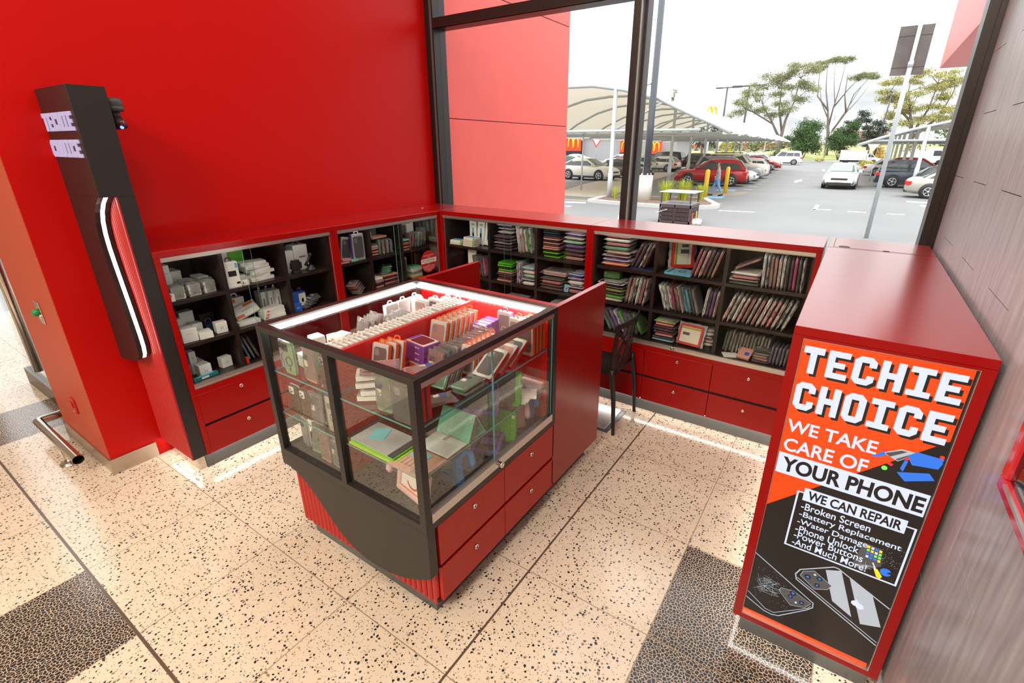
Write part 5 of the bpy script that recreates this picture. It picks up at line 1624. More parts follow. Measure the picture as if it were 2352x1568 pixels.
packet(FI, 'grey brown wallet packet in front, middle front shelf', 'island wallet packets', 'grey', 1.725, yf + 0.004, ZS1 + 0.001, 0.088, 0.018, 0.165, rz=2, tagc='dark grey')
packet(FI, 'grey brown wallet packet tucked behind, middle front shelf', 'island wallet packets', 'brown', 1.738, yf + 0.032, ZS1 + 0.001, 0.088, 0.016, 0.168, rz=2, tagc=None)
winbox(FI, 'cream case box with ring case and purple side, middle front shelf', None, 'purple', 'cream', 1.835, yf + 0.014, ZS1, 0.088, 0.030, 0.168, rz=-2, face='cream', ring='dark grey')
ringcase('clear phone case with pale edge, bottom front corner', 'grey', 'white', 1.535, yf + 0.035, ZS0, 0.07, 0.145, -8, ring=None, cam='dark grey')
packet(FI, 'sage wallet packet tilted back on the case floor', 'island wallet packets', 'sage', 1.645, yf + 0.02, ZS0 + 0.004, 0.085, 0.02, 0.15, rx=-10, rz=4, tagc=None)
packet(FI, 'rose wallet case standing on the case floor', 'island wallet packets', 'rose', 1.735, yf + 0.005, ZS0 + 0.001, 0.082, 0.016, 0.16, rz=-2, tagc=None)
packet(FI, 'grey wallet packet with cream card on the case floor', 'island wallet packets', 'grey', 1.825, yf + 0.004, ZS0 + 0.001, 0.082, 0.016, 0.155, rz=-2, tagc='dark grey')

# --- narrow side, top shelf seen from above: white case boxes packed along the partition
g = 'white hanging case boxes in the island'
n = 0
for (ya, num, pitch) in ((-2.158, 6, 0.0265), (-1.985, 8, 0.0265), (-1.755, 7, 0.0265), (-1.55, 8, 0.0265)):
    n += 1
    for i in range(num):
        winbox(FI, 'white case box with looped hanger, %s of the %s bank along the partition' % (ORD[i + 1], ORD[n]), g, 'white', ('cream', 'grey', 'rose', 'brown')[(i + n) % 4], 1.842, ya + i * pitch, ZS2 + 0.002, 0.086, 0.022, 0.180, rx=-3, tab='white')
# a big white box with phone cases leaning on it
for i in range(3):
    winbox(FI, 'large white case box with purple corner, %s from the outer glass' % ORD[i + 1], 'large white case boxes', 'white', ('rose', 'brown', 'rose')[i], 1.625 + 0.0 * i + (0, 0.065, 0.115)[i], -1.425 + 0.05 * i, ZS2, 0.10, 0.030, 0.165, rz=-3, tab='white', ring='lilac' if i else None)
for i in range(5):
    ringcase('rose brown phone case, %s of the leaning set by the white boxes' % ORD[i + 1], ('brown', 'rose', 'rose', 'brown', 'rose')[i], 'cream', 1.60 + 0.035 * i, -1.565 + 0.018 * i, ZS2 + 0.004, 0.075, 0.10, -10, -16, ring=None, cam='grey')
for i in range(3):
    winbox(FI, 'white ring case box at the far glass, %s from the corner' % ORD[i + 1], 'large white case boxes', 'white', 'rose', 1.515, -1.37 - 0.093 * i, ZS2, 0.085, 0.03, 0.15, rz=-90, tab='white', ring='brown')
for i in range(13):
    packet(FI, 'thin clear cable pouch, %s in the slumped row beside the hanger boxes' % ORD[i + 1], 'clear cable pouches', ('grey', 'white', 'sage', 'pale pink')[i % 4], 1.668 + 0.018 * math.sin(i), -1.90 + i * 0.0235, ZS2 + 0.004, 0.10, 0.014, 0.15 if i > 4 else 0.185, rx=-12, rz=-8, tagc=None)
for i, (x, y, zz, lb) in enumerate(((1.555, -2.115, 0, 'lowest at the front'), (1.555, -2.05, 0.0, 'behind the front one'), (1.555, -2.05, 0.066, 'upper one behind'), (1.645, -2.025, 0.0, 'nearest the hanger boxes'))):
    carton(FI, 'white earbud box with olive edge, %s of the earbud group' % lb, 'earbud boxes', 'white', x, y, ZS2 + zz, 0.066, 0.055, 0.065 if i != 3 else 0.10, rz=-6, prints=[('olive', .80, 0, 1.0, 1), ('red', .5, .7, .6, .8)] if i < 3 else [('black', .35, .35, .65, .75), ('olive', 0, .92, 1, 1)], tab='olive' if i == 3 else None)
for i, (x, y, c_) in enumerate(((1.55, -1.955, 'orange'), (1.64, -1.962, 'black'), (1.492, -2.03, 'purple'))):
    carton(FI, ['white box with orange mark behind the earbud boxes', 'tall white box with black earbud picture at the back', 'small white and purple box by the outer glass'][i], 'earbud boxes', 'white', x - (0.0 if i < 2 else 0.002), y, ZS2, 0.07 if i < 2 else 0.045, 0.045, (0.10, 0.135, 0.06)[i], rz=(-12, 5, 24)[i], prints=[(c_, .3, .55, .7, .8)])
for i in range(5):
    t = item(FI, 'cable_coil', 'white cable loop, %s across the flat boxes near the partition' % ORD[i + 1], 'cable', 'white cable loops', 1.742 + 0.006 * (i % 2), -2.14 + 0.045 * i, ZS2 + 0.003 + 0.0 * i, 0, 0, 30 * i)
    obj('cable', MB().tube([(0.036 * math.cos(a * 0.42), 0.016 * math.sin(a * 0.42), 0.004 + 0.0012 * a) for a in range(30)], 0.0022, 5), [WHITE], t)
    part(t, 'plug', U_BOX, WHITE, (0.04, 0.004, 0.001), (0.02, 0.008, 0.006))

# --- wide side, top shelf
g = 'phone case boxes on the island top shelf'
z = ZS2
for i, (edge, case) in enumerate((('white', 'rose'), ('white', 'brown'), ('white', 'rose'), ('white', 'maroon'))):
    winbox(FI, '%s case in white box lying flat, %s up the pile by the black post' % (case, ORD[i + 1]), g, edge, case, 2.01 + (0.0, 0.02, -0.005, -0.012)[i], -2.18 + (0, .004, .0, 0.008)[i], z + 0.0135, 0.085, 0.026, 0.165, rx=-90, rz=-52 + 3 * i)
    z += 0.0272
for i in range(2):
    packet(FI, 'pink wallet packet on the flat box pile, %s one' % ('lower', 'upper')[i], 'island wallet packets', 'pink', 2.03, -2.17, ZS2 + 0.120 + 0.018 * i, 0.085, 0.016, 0.15, rx=-90, rz=-50 + 5 * i, tagc=None)
packet(FI, 'sage wallet packet with dark label standing at the front pane', 'island wallet packets', 'sage', 2.20, yf + 0.006, ZS2 + 0.001, 0.085, 0.022, 0.165, rz=6, tagc='navy')
winbox(FI, 'dark phone case in an orange edged box standing at the front corner', g, 'orange', 'dark grey', 2.315, yf - 0.002, ZS2, 0.095, 0.026, 0.172, face='brown', ring='dark grey', rz=3)
for i in range(2):
    winbox(FI, 'red edged case box right behind the front corner box, %s of two' % ORD[i + 1], g, 'red', 'dark grey', 2.335, yf + 0.030 + 0.030 * i, ZS2, 0.09, 0.026, 0.17, face='dark grey')
for i in range(3):
    winbox(FI, 'dark case in orange box leaning by the partition, %s from the front' % ORD[i + 1], g, 'orange', 'dark grey' if i != 1 else 'maroon', 1.965 + 0.010 * i, -2.035 + 0.034 * i, ZS2 + 0.005, 0.088, 0.026, 0.165, rx=-14, rz=6, tab='orange', ring='brown' if i == 0 else None)
z = ZS2
winbox(FI, 'orange case box lying under the purple boxes', g, 'orange', 'dark grey', 2.01, -1.86, z + 0.0155, 0.10, 0.03, 0.165, rx=-90, rz=-8)
z += 0.032
for i in range(3):
    o = carton(FI, 'purple phone case box with white print, %s up the purple pile' % ORD[i + 1], 'purple phone case boxes', 'purple', 1.995 + 0.004 * i, -1.80, z, 0.15, 0.10, 0.030, rz=-8, prints=[('white', .58, .42, .68, .62), ('white', .72, .42, .78, .62)])
    if i == 2:
        part(o, 'window', U_BOX, pal('cream'), (0.01, 0, 0.0301), (0.12, 0.09, 0.001))
        part(o, 'phone_case', U_CASE2, pal('maroon'), (0.005, 0.038, 0.0312), (0.10, 0.002, 0.075), (90, 0, 0))
        part(o, 'price_label', U_BOX, pal('yellow'), (-0.045, -0.04, 0.0306), (0.03, 0.018, 0.001))
    z += 0.0305
for i in range(7):
    winbox(FI, 'orange case box, %s in the leaning line along the partition' % ORD[i + 1], g, 'orange', ('rose', 'dark grey', 'brown', 'dark grey', 'brown', 'dark grey', 'maroon')[i], 1.978, -1.685 + 0.037 * i, ZS2 + 0.005, 0.095, 0.028, 0.170, rx=-15, rz=4, tab='orange')
for i in range(4):
    carton(FI, 'purple box with white bars, %s in the short line at the red back' % ORD[i + 1], 'purple phone case boxes', 'purple', 2.080, -1.465 + 0.035 * i, ZS2, 0.085, 0.03, 0.12, rx=0, prints=[('white', .1, .86, .9, .96), ('white', .1, .5, .5, .58)])
for i in range(12):
    packet(FI, 'clear case packet, %s in the filed row down the middle' % ORD[i + 1], 'clear packets on the island shelf', ('rose', 'grey', 'brown', 'pale pink')[i % 4], 2.165, -1.90 + 0.032 * i, ZS2 + 0.004, 0.082, 0.018, 0.135, rx=-13, rz=3, tagc='navy' if i in (0, 1) else None)
for i in range(6):
    winbox(FI, 'white case box with orange tab, %s in the row behind the flat packets' % ORD[i + 1], 'white boxes with orange tabs', 'orange', 'grey', 2.245, -1.765 + 0.034 * i, ZS2 + 0.002, 0.072, 0.025, 0.135, rx=-10, rz=3, tab='orange')
for i, (c_, x, y, rz) in enumerate((('mint', 2.115, -2.05, -24), ('rose', 2.118, -2.04, -30), ('pink', 2.112, -2.03, -34), ('rose', 2.12, -2.04, -28), ('pink', 2.12, -2.03, -32))):
    packet(FI, '%s wallet packet with blue label, %s up the loose heap near the front' % (c_, ORD[i + 1]), 'island wallet packets', c_, x, y, ZS2 + 0.010 + 0.0175 * i, 0.085, 0.016, 0.16, rx=-90, rz=rz, tagc='blue')
for i in range(6):
    packet(FI, '%s wallet packet, %s in the tilted file before the orange boxes' % (('mint', 'teal', 'mint', 'sage', 'mint', 'dark grey')[i], ORD[i + 1]), 'island wallet packets', ('mint', 'teal', 'mint', 'sage', 'mint', 'dark grey')[i], 2.235, -1.955 + 0.0195 * i, ZS2 + 0.006, 0.08, 0.015, 0.115, rx=-30, rz=70 - 68, tagc=None)
for i, (c_, y) in enumerate((('mint', -1.945), ('mint', -1.955), ('rose', -2.03), ('dark grey', -2.075))):
    packet(FI, ['lower mint wallet packet lying by the glass door', 'upper mint wallet packet lying by the glass door', 'rose wallet packet with blue label lying by the glass door', 'dark grey wallet packet lying at the glass door front'][i], 'island wallet packets', c_, (2.345, 2.342, 2.285, 2.30)[i], (-1.945, -1.95, -2.105, -2.125)[i], ZS2 + (0.011, 0.030, 0.011, 0.030)[i], 0.082, 0.017, 0.145, rx=-90, rz=(0, 3, -24, -28)[i], tagc='navy' if i != 3 else 'blue')
for i, (y, c_) in enumerate(((-1.785, 'dark grey'), (-1.708, 'rose'), (-1.631, 'dark grey'))):
    winbox(FI, ['dark case in red edged white box tilted up, front of three at the door', 'rose case in red edged white box, middle of three at the door', 'grey case in red edged white box, last of three at the door'][i], g, 'red', c_, 2.342, y, ZS2 + 0.016, 0.10, 0.030, 0.165, rx=-60, rz=0)
    
for i in range(4):
    winbox(FI, 'orange edged dark case box upright by the wing panel, %s of four' % ORD[i + 1], g, 'orange', 'dark grey', 2.335, -1.425 + 0.032 * i, ZS2, 0.098, 0.026, 0.172, face='white' if i == 0 else 'dark grey', ring='brown' if i == 0 else None)
winbox(FI, 'white case box with purple top and black handle at the red back', g, 'purple', 'grey', 2.155, -1.345, ZS2, 0.085, 0.03, 0.168, tab='dark grey', ring='white')
for i in range(2):
    winbox(FI, 'white case box with orange hangers beside the purple topped one, %s of two' % ORD[i + 1], g, 'white', 'grey', 2.245, -1.375 + 0.03 * i, ZS2, 0.075, 0.026, 0.155, tab='orange', ring='cream')

# --- wide side, middle shelf: tablet folios
t = item(FI, 'tablet_folio', 'grey tablet folio with lime green edge and blue note on it', 'tablet cover', None, 2.085, -2.143, ZS1, 0, 0, 0)
lime = pal('green')
obj('lower_cover', MB().prism([(-0.125, -0.085), (0.12, -0.085), (0.15, -0.06), (0.15, 0.075), (-0.125, 0.075)], 0.0, 0.007, 'z'), [mat('lime', (0.42, 0.62, 0.01), 0.4)], t)
obj('green_rim', MB().box(-0.125, -0.078, 0.010, 0.14, 0.08, 0.018, bev=0.003), [lime], t)
obj('upper_cover', MB().box(-0.125, -0.075, 0.0185, 0.105, 0.08, 0.023, bev=0.0015), [mat('felt_grey', (0.42, 0.41, 0.41), 0.8)], t)
obj('spine_band', MB().box(0.107, -0.075, 0.0185, 0.135, 0.08, 0.0225), [pal('dark grey')], t)
solo(FI, 'sticky_note', 'light blue note lying on the grey folio', 'note', None, U_BOX, mat('blue_note', (0.20, 0.56, 0.62), 0.6), 2.045, -2.128, ZS1 + 0.0235, (0.072, 0.085, 0.0015), 0, 0, 24)
t = item(FI, 'tablet_folio', 'pink brown leather tablet folio lying open with card slots', 'tablet cover', None, 2.305, -2.13, ZS1, 0, 0, 0)
obj('cover', MB().prism([(-0.095, -0.105), (0.085, -0.105), (0.092, 0.10), (-0.075, 0.10)], 0.0, 0.005, 'z'), [mat('rose_leather', (0.52, 0.30, 0.23), 0.5, noise=0.08, nscale=20)], t)
for k in range(4):
    obj('card_slot', MB().box(-0.075 + 0.022 * k, -0.075 + 0.001 * k, 0.005, -0.072 + 0.022 * k, -0.03, 0.0056), [pal('dark grey')], t)
obj('card_window', MB().box(0.02, -0.095, 0.005, 0.07, -0.04, 0.0056), [pal('grey')], t)
t = item(FI, 'tablet_folio', 'pale grey tablet folio with brown strap beside the mint stand', 'tablet cover', None, 2.315, -2.025, ZS1 + 0.0062, 0, 0, 0)
obj('cover', MB().box(-0.09, -0.065, 0.0, 0.085, 0.06, 0.012, bev=0.004, seg=2), [mat('pale_folio', (0.55, 0.57, 0.53), 0.6)], t)
obj('dark_edge', MB().box(-0.088, -0.066, 0.003, 0.086, 0.058, 0.008), [pal('brown')], t)
obj('strap', MB().box(-0.022, 0.02, 0.0121, -0.006, 0.064, 0.0145, bev=0.001), [mat('strap_brown', (0.30, 0.17, 0.11), 0.6)], t)
solo(FI, 'sticky_note', 'light blue note lying across the leather folio by the corner post', 'note', None, U_BOX, MATS['blue_note'], 2.285, -2.125, ZS1 + 0.0062, (0.085, 0.05, 0.0015), 0, 0, -6)
t = item(FI, 'tablet_cover', 'mint green tablet cover folded into a stand on the middle shelf', 'tablet cover', None, 2.303, -1.895, ZS1, 0, 0, 0)
MINT = mat('mint_leather', (0.16, 0.56, 0.36), 0.55, noise=0.10, nscale=14)
obj('base_flap', MB().prism([(-0.09, -0.055), (0.085, -0.06), (0.088, 0.07), (-0.08, 0.07)], 0.0, 0.004, 'z'), [MINT], t)
obj('front_panel', MB().prism([(-0.055, 0.004), (-0.050, 0.004), (0.002, 0.112), (-0.003, 0.112)], -0.095, 0.09, 'x'), [MINT], t)
obj('back_panel', MB().prism([(0.062, 0.004), (0.057, 0.004), (0.001, 0.110), (0.005, 0.112)], -0.095, 0.09, 'x'), [MINT], t)
obj('tray_edge', MB().prism([(-0.045, 0.005), (0.0, 0.098), (0.004, 0.098), (-0.038, 0.005)], 0.090, 0.097, 'x'), [pal('brown')], t)
obj('camera_hole', MB().box(0.07, -0.018, 0.082, 0.080, -0.010, 0.100), [pal('cream')], t)


def kidcase(label, col, x, y, z, w, h, rx=0, rz=0, handle=True, group='chunky tablet cases', back='dark grey', smile=False, name='tablet_case'):
    """foam bumper frame with round corners, a hollow middle and looped corner handles"""
    m = mat('foam_' + col.replace(' ', '_'), PALETTE[col], 0.55)
    o = item(FI, name, label, 'tablet case', group, x, y, z, rx, 0, rz)
    fr_ = MB()
    T = 0.026
    b_ = 0.024
    for (a0, c0, a1, c1) in ((-w / 2, 0, w / 2, b_), (-w / 2, h - b_, w / 2, h), (-w / 2, b_ * .8, -w / 2 + b_, h - b_ * .8), (w / 2 - b_, b_ * .8, w / 2, h - b_ * .8)):
        fr_.box(a0, -T / 2, c0, a1, T / 2, c1, bev=0.007, seg=2)
    obj('bumper', fr_, [m], o)
    obj('insert', MB().box(-w / 2 + b_ * .8, -0.002, b_ * .8, w / 2 - b_ * .8, 0.004, h - b_ * .8), [pal(back)], o)
    if handle:
        for s in (-1, 1):
            p = [(s * (w / 2 - 0.006), -0.006, h - 0.03), (s * (w / 2 + 0.012), -0.02, h + 0.004), (s * (w / 2 + 0.022), -0.034, h - 0.012), (s * (w / 2 + 0.024), -0.036, h - 0.06), (s * (w / 2 + 0.02), -0.03, h - 0.075)]
            obj('handle', MB().tube(p, [0.012, 0.014, 0.015, 0.015, 0.012], 10), [m], o)
    if smile:
        pts = [(0.040 * math.cos(a), 0.075 + 0.034 * math.sin(a)) for a in [R(205 + 12 * k) for k in range(12)]]
        mb = MB()
        for p in stroke(pts, 0.008):
            mb.prism(p, -0.0035, -0.0022, 'y')
        obj('smile_print', mb, [pal('orange')], o)
        obj('smile_print', MB().box(0.008, -0.0035, 0.105, 0.018, -0.0022, 0.125).box(-0.018, -0.0035, 0.105, -0.008, -0.0022, 0.125), [pal('orange')], o)
        obj('orange_rim', MB().box(-w / 2 + b_, -0.004, b_, w / 2 - b_, -0.002, b_ + 0.004), [pal('orange')], o)
    return o


kidcase('purple tablet bumper frame standing on the middle shelf', 'purple', 2.265, -1.735, ZS1 + 0.002, 0.21, 0.165, -8, 22, handle=False, back='dark grey')
t = item(FI, 'tablet_case', 'dark grey tablet case with green bumper end on the middle shelf', 'tablet case', None, 2.33, -1.565, ZS1 + 0.003, -6, 0, 18)
part(t, 'shell', U_CASE, mat('felt_dark', (0.10, 0.095, 0.09), 0.8, noise=0.2, nscale=90), (-0.045, 0, 0), (0.15, 0.02, 0.165))
obj('bumper_end', MB().box(0.034, -0.016, 0.0, 0.062, 0.016, 0.17, bev=0.005, seg=2).box(0.030, -0.03, 0.0, 0.06, 0.02, 0.012), [mat('foam_green', PALETTE['green'], 0.55)], t)
for i in range(3):
    solo(FI, 'card', ['white folded card with yellow stripe, lowest at the shelf end', 'white card slipped over the lower one at the shelf end', 'white card nearest the wing panel at the shelf end'][i], 'card', 'white cards at the shelf end', U_BOX, WHITE, 2.33 + 0.012 * i, -1.51 + 0.025 * i, ZS1 + 0.0066 * i, (0.125, 0.10, 0.006), 0, 0, (24, 12, 30)[i])
solo(FI, 'felt_roll', 'pink felt roll lying against the red back of the middle shelf', 'roll', None, U_BOX, pal('pale pink'), 2.32, -1.335, ZS1, (0.13, 0.03, 0.03), 0, 0, 0)
# --- wide side, case floor
kidcase('pink tablet case with orange smile print on the case floor', 'pale pink', 2.255, -2.165, ZS0 + 0.001, 0.215, 0.150, -10, -10, back='white', smile=True)
t = item(FI, 'tablet_stand_case', 'blue tablet case with wide foot and looped handle on the case floor', 'tablet case', None, 2.315, -1.985, ZS0, 0, 0, 0)
FB_ = mat('foam_sky_blue', (0.06, 0.32, 0.74), 0.55)
obj('foot', MB().prism([(-0.05, 0.0), (0.055, 0.0), (0.06, 0.012), (0.052, 0.05), (0.05, 0.14), (0.028, 0.14), (0.018, 0.06), (-0.05, 0.042), (-0.058, 0.02)], -0.02, 0.02, 'y'), [FB_], t)
obj('handle', MB().tube([(0.04, 0.0, 0.125), (0.05, 0.03, 0.15), (0.062, 0.06, 0.13), (0.066, 0.068, 0.08), (0.064, 0.066, 0.055)], [0.012, 0.014, 0.015, 0.016, 0.013], 10), [FB_], t)
obj('card', MB().box(-0.045, 0.004, 0.045, 0.012, 0.007, 0.10).box(-0.045, 0.002, 0.042, 0.02, 0.009, 0.047), [WHITE], t)
solo(FI, 'card', 'white printed card standing behind the blue stand case', 'card', None, U_BOX, WHITE, 2.30, -1.90, ZS0, (0.09, 0.004, 0.14), -6, 0, 10)
kidcase('purple tablet bumper lying back on the case floor', 'purple', 2.325, -1.77, ZS0 + 0.014, 0.15, 0.15, -78, 24, handle=False, back='brown')
solo(FI, 'sticky_note', 'purple card lying in the purple bumper', 'note', None, U_BOX, pal('purple'), 2.312, -1.705, ZS0 + 0.046, (0.08, 0.045, 0.003), 11, 0, 24)
t = item(FI, 'tablet_case', 'green ribbed tablet case standing on the case floor', 'tablet case', None, 2.325, -1.60, ZS0 + 0.002, -9, 0, 24)
gm = mat('foam_green', PALETTE['green'], 0.55)
part(t, 'shell', U_CASE, gm, (-0.03, 0, 0), (0.16, 0.024, 0.16))
rb = MB()
for k in range(13):
    rb.box(0.034, -0.02, 0.008 + 0.0115 * k, 0.062, 0.02, 0.0165 + 0.0115 * k, bev=0.002)
rb.box(0.036, -0.018, 0.004, 0.058, 0.018, 0.162)
obj('ribbed_end', rb, [gm], t)
obj('latch', MB().box(0.040, -0.0225, 0.128, 0.054, -0.019, 0.142), [WHITE], t)
t = item(FI, 'tablet_case', 'pink tablet case with looped handle by the sliding glass', 'tablet case', 'looped handle cases', 2.318, -1.475, ZS0 + 0.001, -12, 0, 62)
pm = mat('foam_pale_pink', PALETTE['pale pink'], 0.55)
obj('bumper', MB().box(-0.05, -0.012, 0.0, 0.05, 0.012, 0.155, bev=0.009, seg=2), [pm], t)
obj('handle', MB().tube([(0.03, -0.01, 0.145), (0.035, -0.04, 0.165), (0.036, -0.062, 0.14), (0.036, -0.066, 0.09), (0.036, -0.06, 0.07)], [0.012, 0.015, 0.016, 0.017, 0.014], 10), [pm], t)
obj('insert', MB().box(-0.04, 0.0125, 0.02, 0.03, 0.0145, 0.13), [WHITE], t)
t = item(FI, 'tablet_case', 'sky blue tablet case with looped handle next to the wing panel', 'tablet case', 'looped handle cases', 2.315, -1.365, ZS0 + 0.001, -10, 0, 62)
obj('bumper', MB().box(-0.035, -0.012, 0.0, 0.035, 0.012, 0.15, bev=0.009, seg=2), [FB_], t)
obj('handle', MB().tube([(0.02, -0.01, 0.145), (0.025, -0.035, 0.168), (0.026, -0.052, 0.14), (0.026, -0.055, 0.10), (0.026, -0.05, 0.08)], [0.012, 0.015, 0.016, 0.017, 0.014], 10), [FB_], t)
for i in range(2):
    t = item(FI, 'display_stand', 'clear wire tablet stand on the case floor, %s' % ('under the leather folio', 'near the partition')[i], 'stand', 'clear stands', 2.03 + 0.03 * i, -2.05 + 0.12 * i, ZS0)
    obj('wire', MB().tube([(-0.05, -0.03, 0.003), (0.05, -0.03, 0.003), (0.05, 0.02, 0.003), (0.05, 0.04, 0.09), (-0.05, 0.04, 0.09), (-0.05, 0.02, 0.003), (-0.05, -0.03, 0.003)], 0.0025, 6), [CLEARP], t)
# ================================================================ outside: facade, car park, trees
GZ = -0.45


def gbox(mb, x0, y0, z0, x1, y1, z1, mi=0, **k):
    return mb.box(x0, y0, z0, x1, y1, z1, mi, **k)


struct('ground_asphalt', MB().quad((-400, 0.62, GZ), (300, 0.62, GZ), (300, 900, GZ), (-400, 900, GZ)), [mat('asphalt', (0.15, 0.15, 0.152), 0.8, noise=0.08, nscale=0.35)])
# red facade return beside the window, and the red box over the other side
fw = MB()
for (z0, z1) in ((-0.45, 2.196), (2.204, 3.372), (3.380, 6.0)):
    fw.box(-0.6, 0.62, z0, 0.05, 3.05, z1, bev=0.002)
fw.box(-0.6, 0.63, -0.45, 0.044, 3.04, 6.0, mi=1)
struct('wall_facade_left', fw, [REDX, mat('panel_gap', (0.08, 0.01, 0.01), 0.7)])
fb = MB()
fb.box(3.965, 0.66, 2.63, 7.0, 3.05, 6.0, bev=0.002)
struct('wall_facade_right', fb, [REDX])
struct('path_footing', MB().box(-3, 0.62, GZ, 6.5, 3.2, -0.30), [mat('concrete_path', (0.42, 0.39, 0.36), 0.8, noise=0.08, nscale=3)])

# painted marks and kerbs
PW = mat('road_paint_white', (0.75, 0.74, 0.72), 0.7)
PY_ = mat('road_paint_yellow', (0.62, 0.40, 0.16), 0.7)
PB = mat('road_paint_blue', (0.16, 0.36, 0.52), 0.7)


def flat(mb, pts, z=0.004, mi=0):
    f = mb.bm.faces.new([mb.bm.verts.new((p[0], p[1], GZ + z)) for p in pts])
    f.material_index = mi


mk = MB()
for p in ([(2.16, 20.35), (2.28, 20.35), (2.28, 22.4), (2.12, 22.4)], [(2.16, 20.35), (2.80, 20.48), (2.80, 20.72), (2.12, 20.55)], [(3.38, 20.28), (4.01, 20.36), (4.01, 20.56), (3.38, 20.48)], [(4.68, 20.33), (5.25, 20.36), (5.25, 20.58), (4.68, 20.55)],
          [(5.6, 26.2), (6.9, 25.9), (6.9, 26.5), (5.6, 26.9)], [(6.0, 24.4), (7.2, 24.2), (7.2, 24.7), (6.0, 25.0)], [(-0.95, 17.6), (0.35, 17.9), (0.35, 18.05), (-0.95, 17.8)],
          [(-0.66, 40.0), (-0.36, 42.8), (-0.10, 40.2), (-0.28, 40.2), (-0.28, 38.3), (-0.46, 38.3), (-0.46, 40.0)], [(-8.2, 16.4), (-6.6, 17.0), (-6.8, 17.5), (-8.4, 17.0)], [(-8.0, 15.2), (-6.5, 15.4), (-6.6, 15.7), (-8.1, 15.5)],
          [(1.4, 60.0), (2.0, 60.4), (2.0, 61), (1.4, 60.6)], [(0.0, 75), (0.5, 75), (0.5, 77), (0, 77)], [(2.8, 78), (3.4, 78), (3.4, 80), (2.8, 80)]):
    flat(mk, p)
for i in range(12):
    y = 29.5 + 2.75 * i
    x = -1.75 - 0.068 * (y - 29.5)
    flat(mk, [(x - 0.5, y - 0.05), (x, y), (x, y + 0.12), (x - 0.5, y + 0.07)])
struct('road_marking_white', mk, [PW])
mk = MB()
for i in range(3):
    y = 18.9 + 0.75 * i
    flat(mk, [(-2.3 - 0.1 * i, y - 0.25), (-1.2 - 0.12 * i, y), (-1.2 - 0.12 * i, y + 0.16), (-2.3 - 0.1 * i, y - 0.08)])
for i in range(4):
    y = 24.4 + 0.8 * i
    flat(mk, [(-2.9, y - 0.1), (-1.75 + 0.05 * i, y + 0.7), (-1.75 + 0.05 * i, y + 0.86), (-2.9, y + 0.08)])
for i in range(6):
    y = 21.5 + 1.0 * i
    flat(mk, [(-13.0, y + 0.8), (-9.2, y), (-9.2, y + 0.14), (-13.0, y + 0.94)])
flat(mk, [(-8.4, 17.7), (-6.86, 18.05), (-6.86, 18.25), (-8.4, 17.9)])
struct('road_marking_yellow', mk, [PY_])
mk = MB()
flat(mk, [(-3.0, 22.6), (-2.05, 22.9), (-2.1, 24.1), (-3.0, 23.9)])
flat(mk, [(-3.5, 27.6), (-2.45, 27.8), (-2.5, 29.0), (-3.5, 28.8)])
struct('road_marking_blue', mk, [PB])
pm_ = MB()
pm_.prism([(-9.9, 19.6), (-6.9, 19.6), (-8.6, 29.2), (-11.6, 46.0), (-15.6, 46.0), (-11.9, 27.0)], GZ, GZ + 0.03, 'z')
struct('path_canopy', pm_, [mat('sand_concrete', (0.40, 0.34, 0.27), 0.8, noise=0.06, nscale=2)])
kb = MB()
K = [(-6.75, 17.5), (-6.95, 19.4), (-2.45, 21.6), (-1.2, 18.9), (-1.15, 18.2), (-1.5, 17.75), (-3.5, 17.15), (-5.6, 17.2)]
kb.prism(K, GZ, GZ + 0.14, 'z')
struct('kerb_island', kb, [mat('kerb_concrete', (0.50, 0.48, 0.46), 0.8)])
Ki = [((p[0] + 3.95) * 0.88 - 3.95, (p[1] - 18.9) * 0.84 + 18.9) for p in K]
struct('ground_mulch', MB().prism(Ki, GZ + 0.10, GZ + 0.155, 'z'), [mat('bark_mulch', (0.16, 0.10, 0.07), 0.9, noise=0.5, nscale=9)])
struct('kerb_far', MB().box(-14, 103.4, GZ, 0, 104.4, GZ + 0.15).box(-16, 108, GZ, 30, 109, GZ + 0.15), [MATS['kerb_concrete']])
# ---------------------------------------------------------------- grasses on the island
def tuft(label, x, y, n, h, sp, col, group='strappy grass clumps'):
    q = random.Random(int(x * 100))
    mb = MB()
    for _ in range(n):
        a = q.uniform(0, 2 * PI)
        r0, r1 = q.uniform(0, sp * 0.35), q.uniform(sp * 0.3, sp)
        w = q.uniform(0.008, 0.016)
        d = Vector((math.cos(a), math.sin(a), 0))
        s = Vector((-d.y, d.x, 0)) * w
        hh = h * q.uniform(0.65, 1.0)
        p0, p1, p2 = d * r0, d * (r0 + r1) / 2 + Vector((0, 0, hh * 0.65)), d * r1 + Vector((0, 0, hh))
        mb.grid([[p0 - s, p0 + s], [p1 - s * .8, p1 + s * .8], [p2 - s * .1, p2 + s * .1]])
    o = obj('grass_clump', mb, [mat('strap_leaf_' + col, {'lime': (0.42, 0.46, 0.03), 'green': (0.16, 0.24, 0.04)}[col], 0.6)], None, (x, y, GZ + 0.15))
    return tag(o, label, 'plant', group)


tuft('lime green grass clump beside the concrete lamp base', -3.55, 18.75, 170, 0.95, 0.48, 'lime')
tuft('green grass clump between canopy post and concrete base', -5.15, 18.9, 90, 0.75, 0.28, 'green')
tuft('lime grass clump behind the bin, nearest the lamp base', -3.0, 19.6, 180, 0.95, 0.55, 'lime')
tuft('lime grass clump behind the bin roof end', -2.35, 20.2, 130, 0.75, 0.40, 'lime')
tuft('small lime grass clump at the foot of the thick canopy post', -5.85, 18.5, 60, 0.6, 0.28, 'lime')

